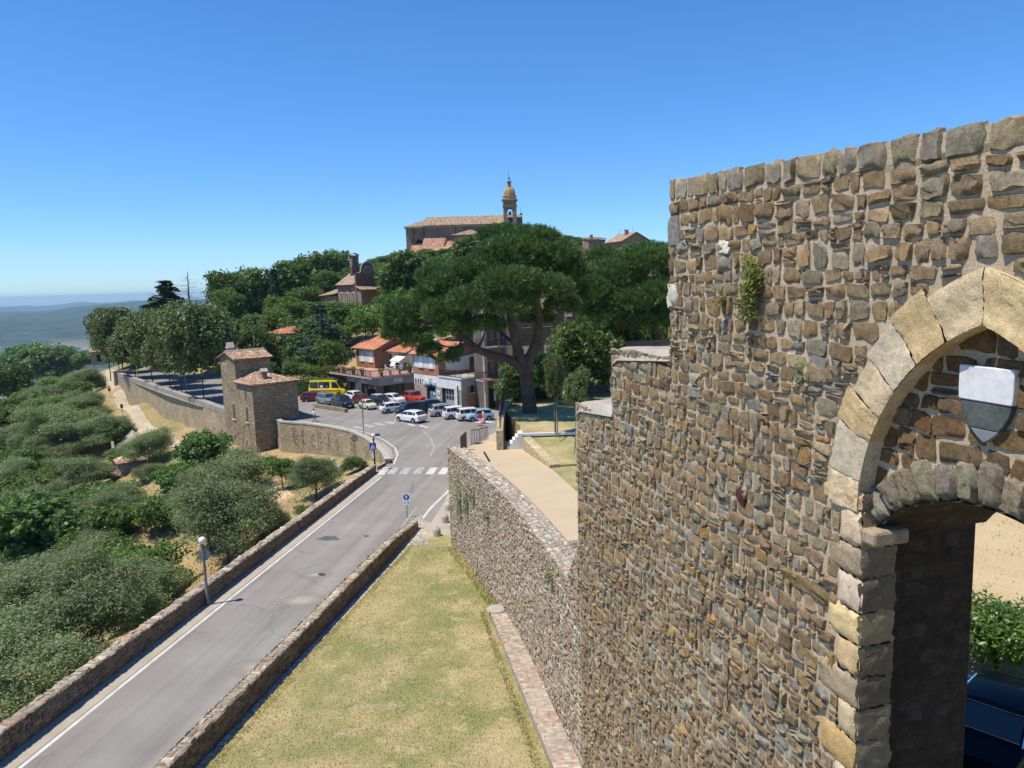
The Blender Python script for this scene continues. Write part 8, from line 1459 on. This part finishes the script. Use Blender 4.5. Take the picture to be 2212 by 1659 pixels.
# ================================================================== people
SKIN = simple('skin', (.42, .25, .17), .6, .06); SKIND = simple('brown_skin', (.16, .085, .05), .6, .06); HAIR = simple('dark_hair', (.025, .018, .014), .6, .2, 20); HAIRB = simple('brown_hair', (.09, .05, .028), .6, .2, 20)
def person(label, loc, rz, h, skin, hair, pose, clothes, longhair=False):
    t = thing('person', label, 'person', loc, R(rz)); s = h / 1.75; J = {'pel': (0, 0, .95), 'sp': (0, -.01, 1.15), 'ch': (0, 0, 1.35), 'nk': (0, .0, 1.48), 'h0': (0, -.015, 1.56), 'h1': (0, -.02, 1.66), 'h2': (0, -.0, 1.74)}
    for sd, k in ((1, 'L'), (-1, 'R')):
        st_, arm = pose[0] * sd, pose[1][0 if sd > 0 else 1]
        J.update({k + 'hip': (.09 * sd, 0, .90), k + 'kn': (.10 * sd, -.10 * st_ - .03, .49), k + 'an': (.10 * sd, -.22 * st_ + .05 * (st_ < 0), .08), k + 'to': (.11 * sd, -.22 * st_ - .16, .03), k + 'sh': (.18 * sd, 0, 1.40)})
        e = arm; J.update({k + 'el': (.25 * sd, e[0], 1.13), k + 'wr': (.26 * sd + e[2] * sd, e[0] + e[1], 1.13 - math.sqrt(max(.24 ** 2 - e[1] ** 2, .002))), })
        w_ = Vector(J[k + 'wr']); el = Vector(J[k + 'el']); d = (w_ - el).normalized(); J[k + 'pm'] = tuple(w_ + d * .07)
        for i, (o_, ln) in enumerate(((-.027, .07), (-.009, .08), (.009, .075), (.027, .06))): q = w_ + d * .10 + Vector((0, o_, 0)); J[k + 'f%d' % i] = tuple(q); J[k + 'g%d' % i] = tuple(q + d * ln + Vector((-.02 * sd, 0, 0)))
        J[k + 'th'] = tuple(w_ + d * .06 + Vector((-.005 * sd, -.05, 0)))
    E = [('pel', 'sp'), ('sp', 'ch'), ('ch', 'nk'), ('nk', 'h0'), ('h0', 'h1'), ('h1', 'h2')]
    for k in 'LR': E += [('pel', k + 'hip'), (k + 'hip', k + 'kn'), (k + 'kn', k + 'an'), (k + 'an', k + 'to'), ('ch', k + 'sh'), (k + 'sh', k + 'el'), (k + 'el', k + 'wr'), (k + 'wr', k + 'pm'), (k + 'wr', k + 'th')] + [(k + 'pm', k + 'f%d' % i) for i in range(4)] + [(k + 'f%d' % i, k + 'g%d' % i) for i in range(4)]
    rad = {'pel': .135, 'sp': .115, 'ch': .135, 'nk': .052, 'h0': .075, 'h1': .092, 'h2': .05, 'hip': .085, 'kn': .055, 'an': .038, 'to': .03, 'sh': .06, 'el': .040, 'wr': .026, 'pm': .03, 'th': .010}
    ks = list(J); me = bpy.data.meshes.new('body'); me.from_pydata([tuple(c * s for c in J[k]) for k in ks], [(ks.index(a), ks.index(b)) for a, b in E], []); me.materials.append(skin); o = bpy.data.objects.new('body', me); COL.objects.link(o); o.parent = t
    o.modifiers.new('skin', 'SKIN'); sv = me.skin_vertices[0].data
    for i, k in enumerate(ks): r_ = rad.get(k, rad.get(k[1:], .009)) * s; sv[i].radius = (r_, r_ * (.78 if k in ('pel', 'sp', 'ch') else 1))
    sv[0].use_root = True; o.modifiers.new('sub', 'SUBSURF').levels = 1; o.modifiers[-1].render_levels = 2
    m = MB(); m.sphere((0, .025 * s, 1.665 * s), .112 * s, 14, 9, sc=(.95, 1.0, 1.05)); 
    if longhair: m.tube([(0, .08 * s, 1.66 * s), (0, .11 * s, 1.5 * s), (0, .12 * s, 1.36 * s)], [.09 * s, .09 * s, .04 * s], 10)
    m.build('hair', hair, t, 180); m = MB(); m.sphere((0, -.112 * s, 1.625 * s), .016 * s, 8, 5, sc=(.8, 1.2, 1.3)); [m.sphere((q * .036 * s, -.098 * s, 1.65 * s), .009 * s, 6, 4) for q in (1, -1)]; m.box((0, -.1 * s, 1.585 * s), (.045 * s, .01 * s, .01 * s)); m.build('face_features', HAIRB, t)
    for nm, prof, mat, sy in clothes:
        m = MB(); o_ = len(m.v); m.lathe([(r_ * s, z * s) for r_, z in prof], (0, 0, 0), 20); m.v = [(x, y * sy, z) for x, y, z in m.v]; m.build(nm, mat, t, 60)
    for sd in (1, -1):
        k = 'L' if sd > 0 else 'R'; m = MB(); a, b = Vector(J[k + 'sh']) * s, Vector(J[k + 'el']) * s; m.tube([a - (b - a) * .25, a, a + (b - a) * .75], [.075 * s, .078 * s, .062 * s], 10); m.build('sleeve', clothes[0][2], t, 60)
        m = MB(); a, b = Vector(J[k + 'an']) * s, Vector(J[k + 'to']) * s; m.tube([a + Vector((0, .05, -.02)), a + Vector((0, -.02, .0)), b + Vector((0, .02, .01))], [.04 * s, .052 * s, .035 * s], 8); m.build('shoe', M_BLACK, t, 60)
    return t
M_DRS, nt_, b_ = newmat('floral_dress'); g = NG(nt_); vv = g.vor(g.obj(), 9); g.lk(g.ramp(vv.outputs['Distance'], [(.25, (.52, .20, .22)), (.4, (.56, .44, .42)), (.7, (.62, .52, .48))]), b_.inputs['Base Color']); b_.inputs['Roughness'].default_value = .9
person('woman in a long pink patterned dress walking past the light blue car', (-3.55, 89.9, 0), -60, 1.68, SKIN, HAIRB, (1, ((.02, -.16, 0), (.03, .1, 0))), [('dress', [(.06, 1.46), (.17, 1.42), (.185, 1.30), (.15, 1.12), (.19, .95), (.27, .5), (.33, .12), (.31, .10)], M_DRS, .8)], True)
person('person in a white top and dark hair at the curved wall by the tower', (-25.0, 94.3, 0), 120, 1.7, SKIND, HAIR, (1, ((.02, -.1, 0), (.05, .12, 0))), [('shirt', [(.06, 1.47), (.17, 1.43), (.19, 1.3), (.165, 1.1), (.175, .92), (.17, .90)], M_WHITEM, .75), ('trousers', [(.17, .97), (.18, .88), (.175, .8), (.10, .78)], M_GREY, .8)])
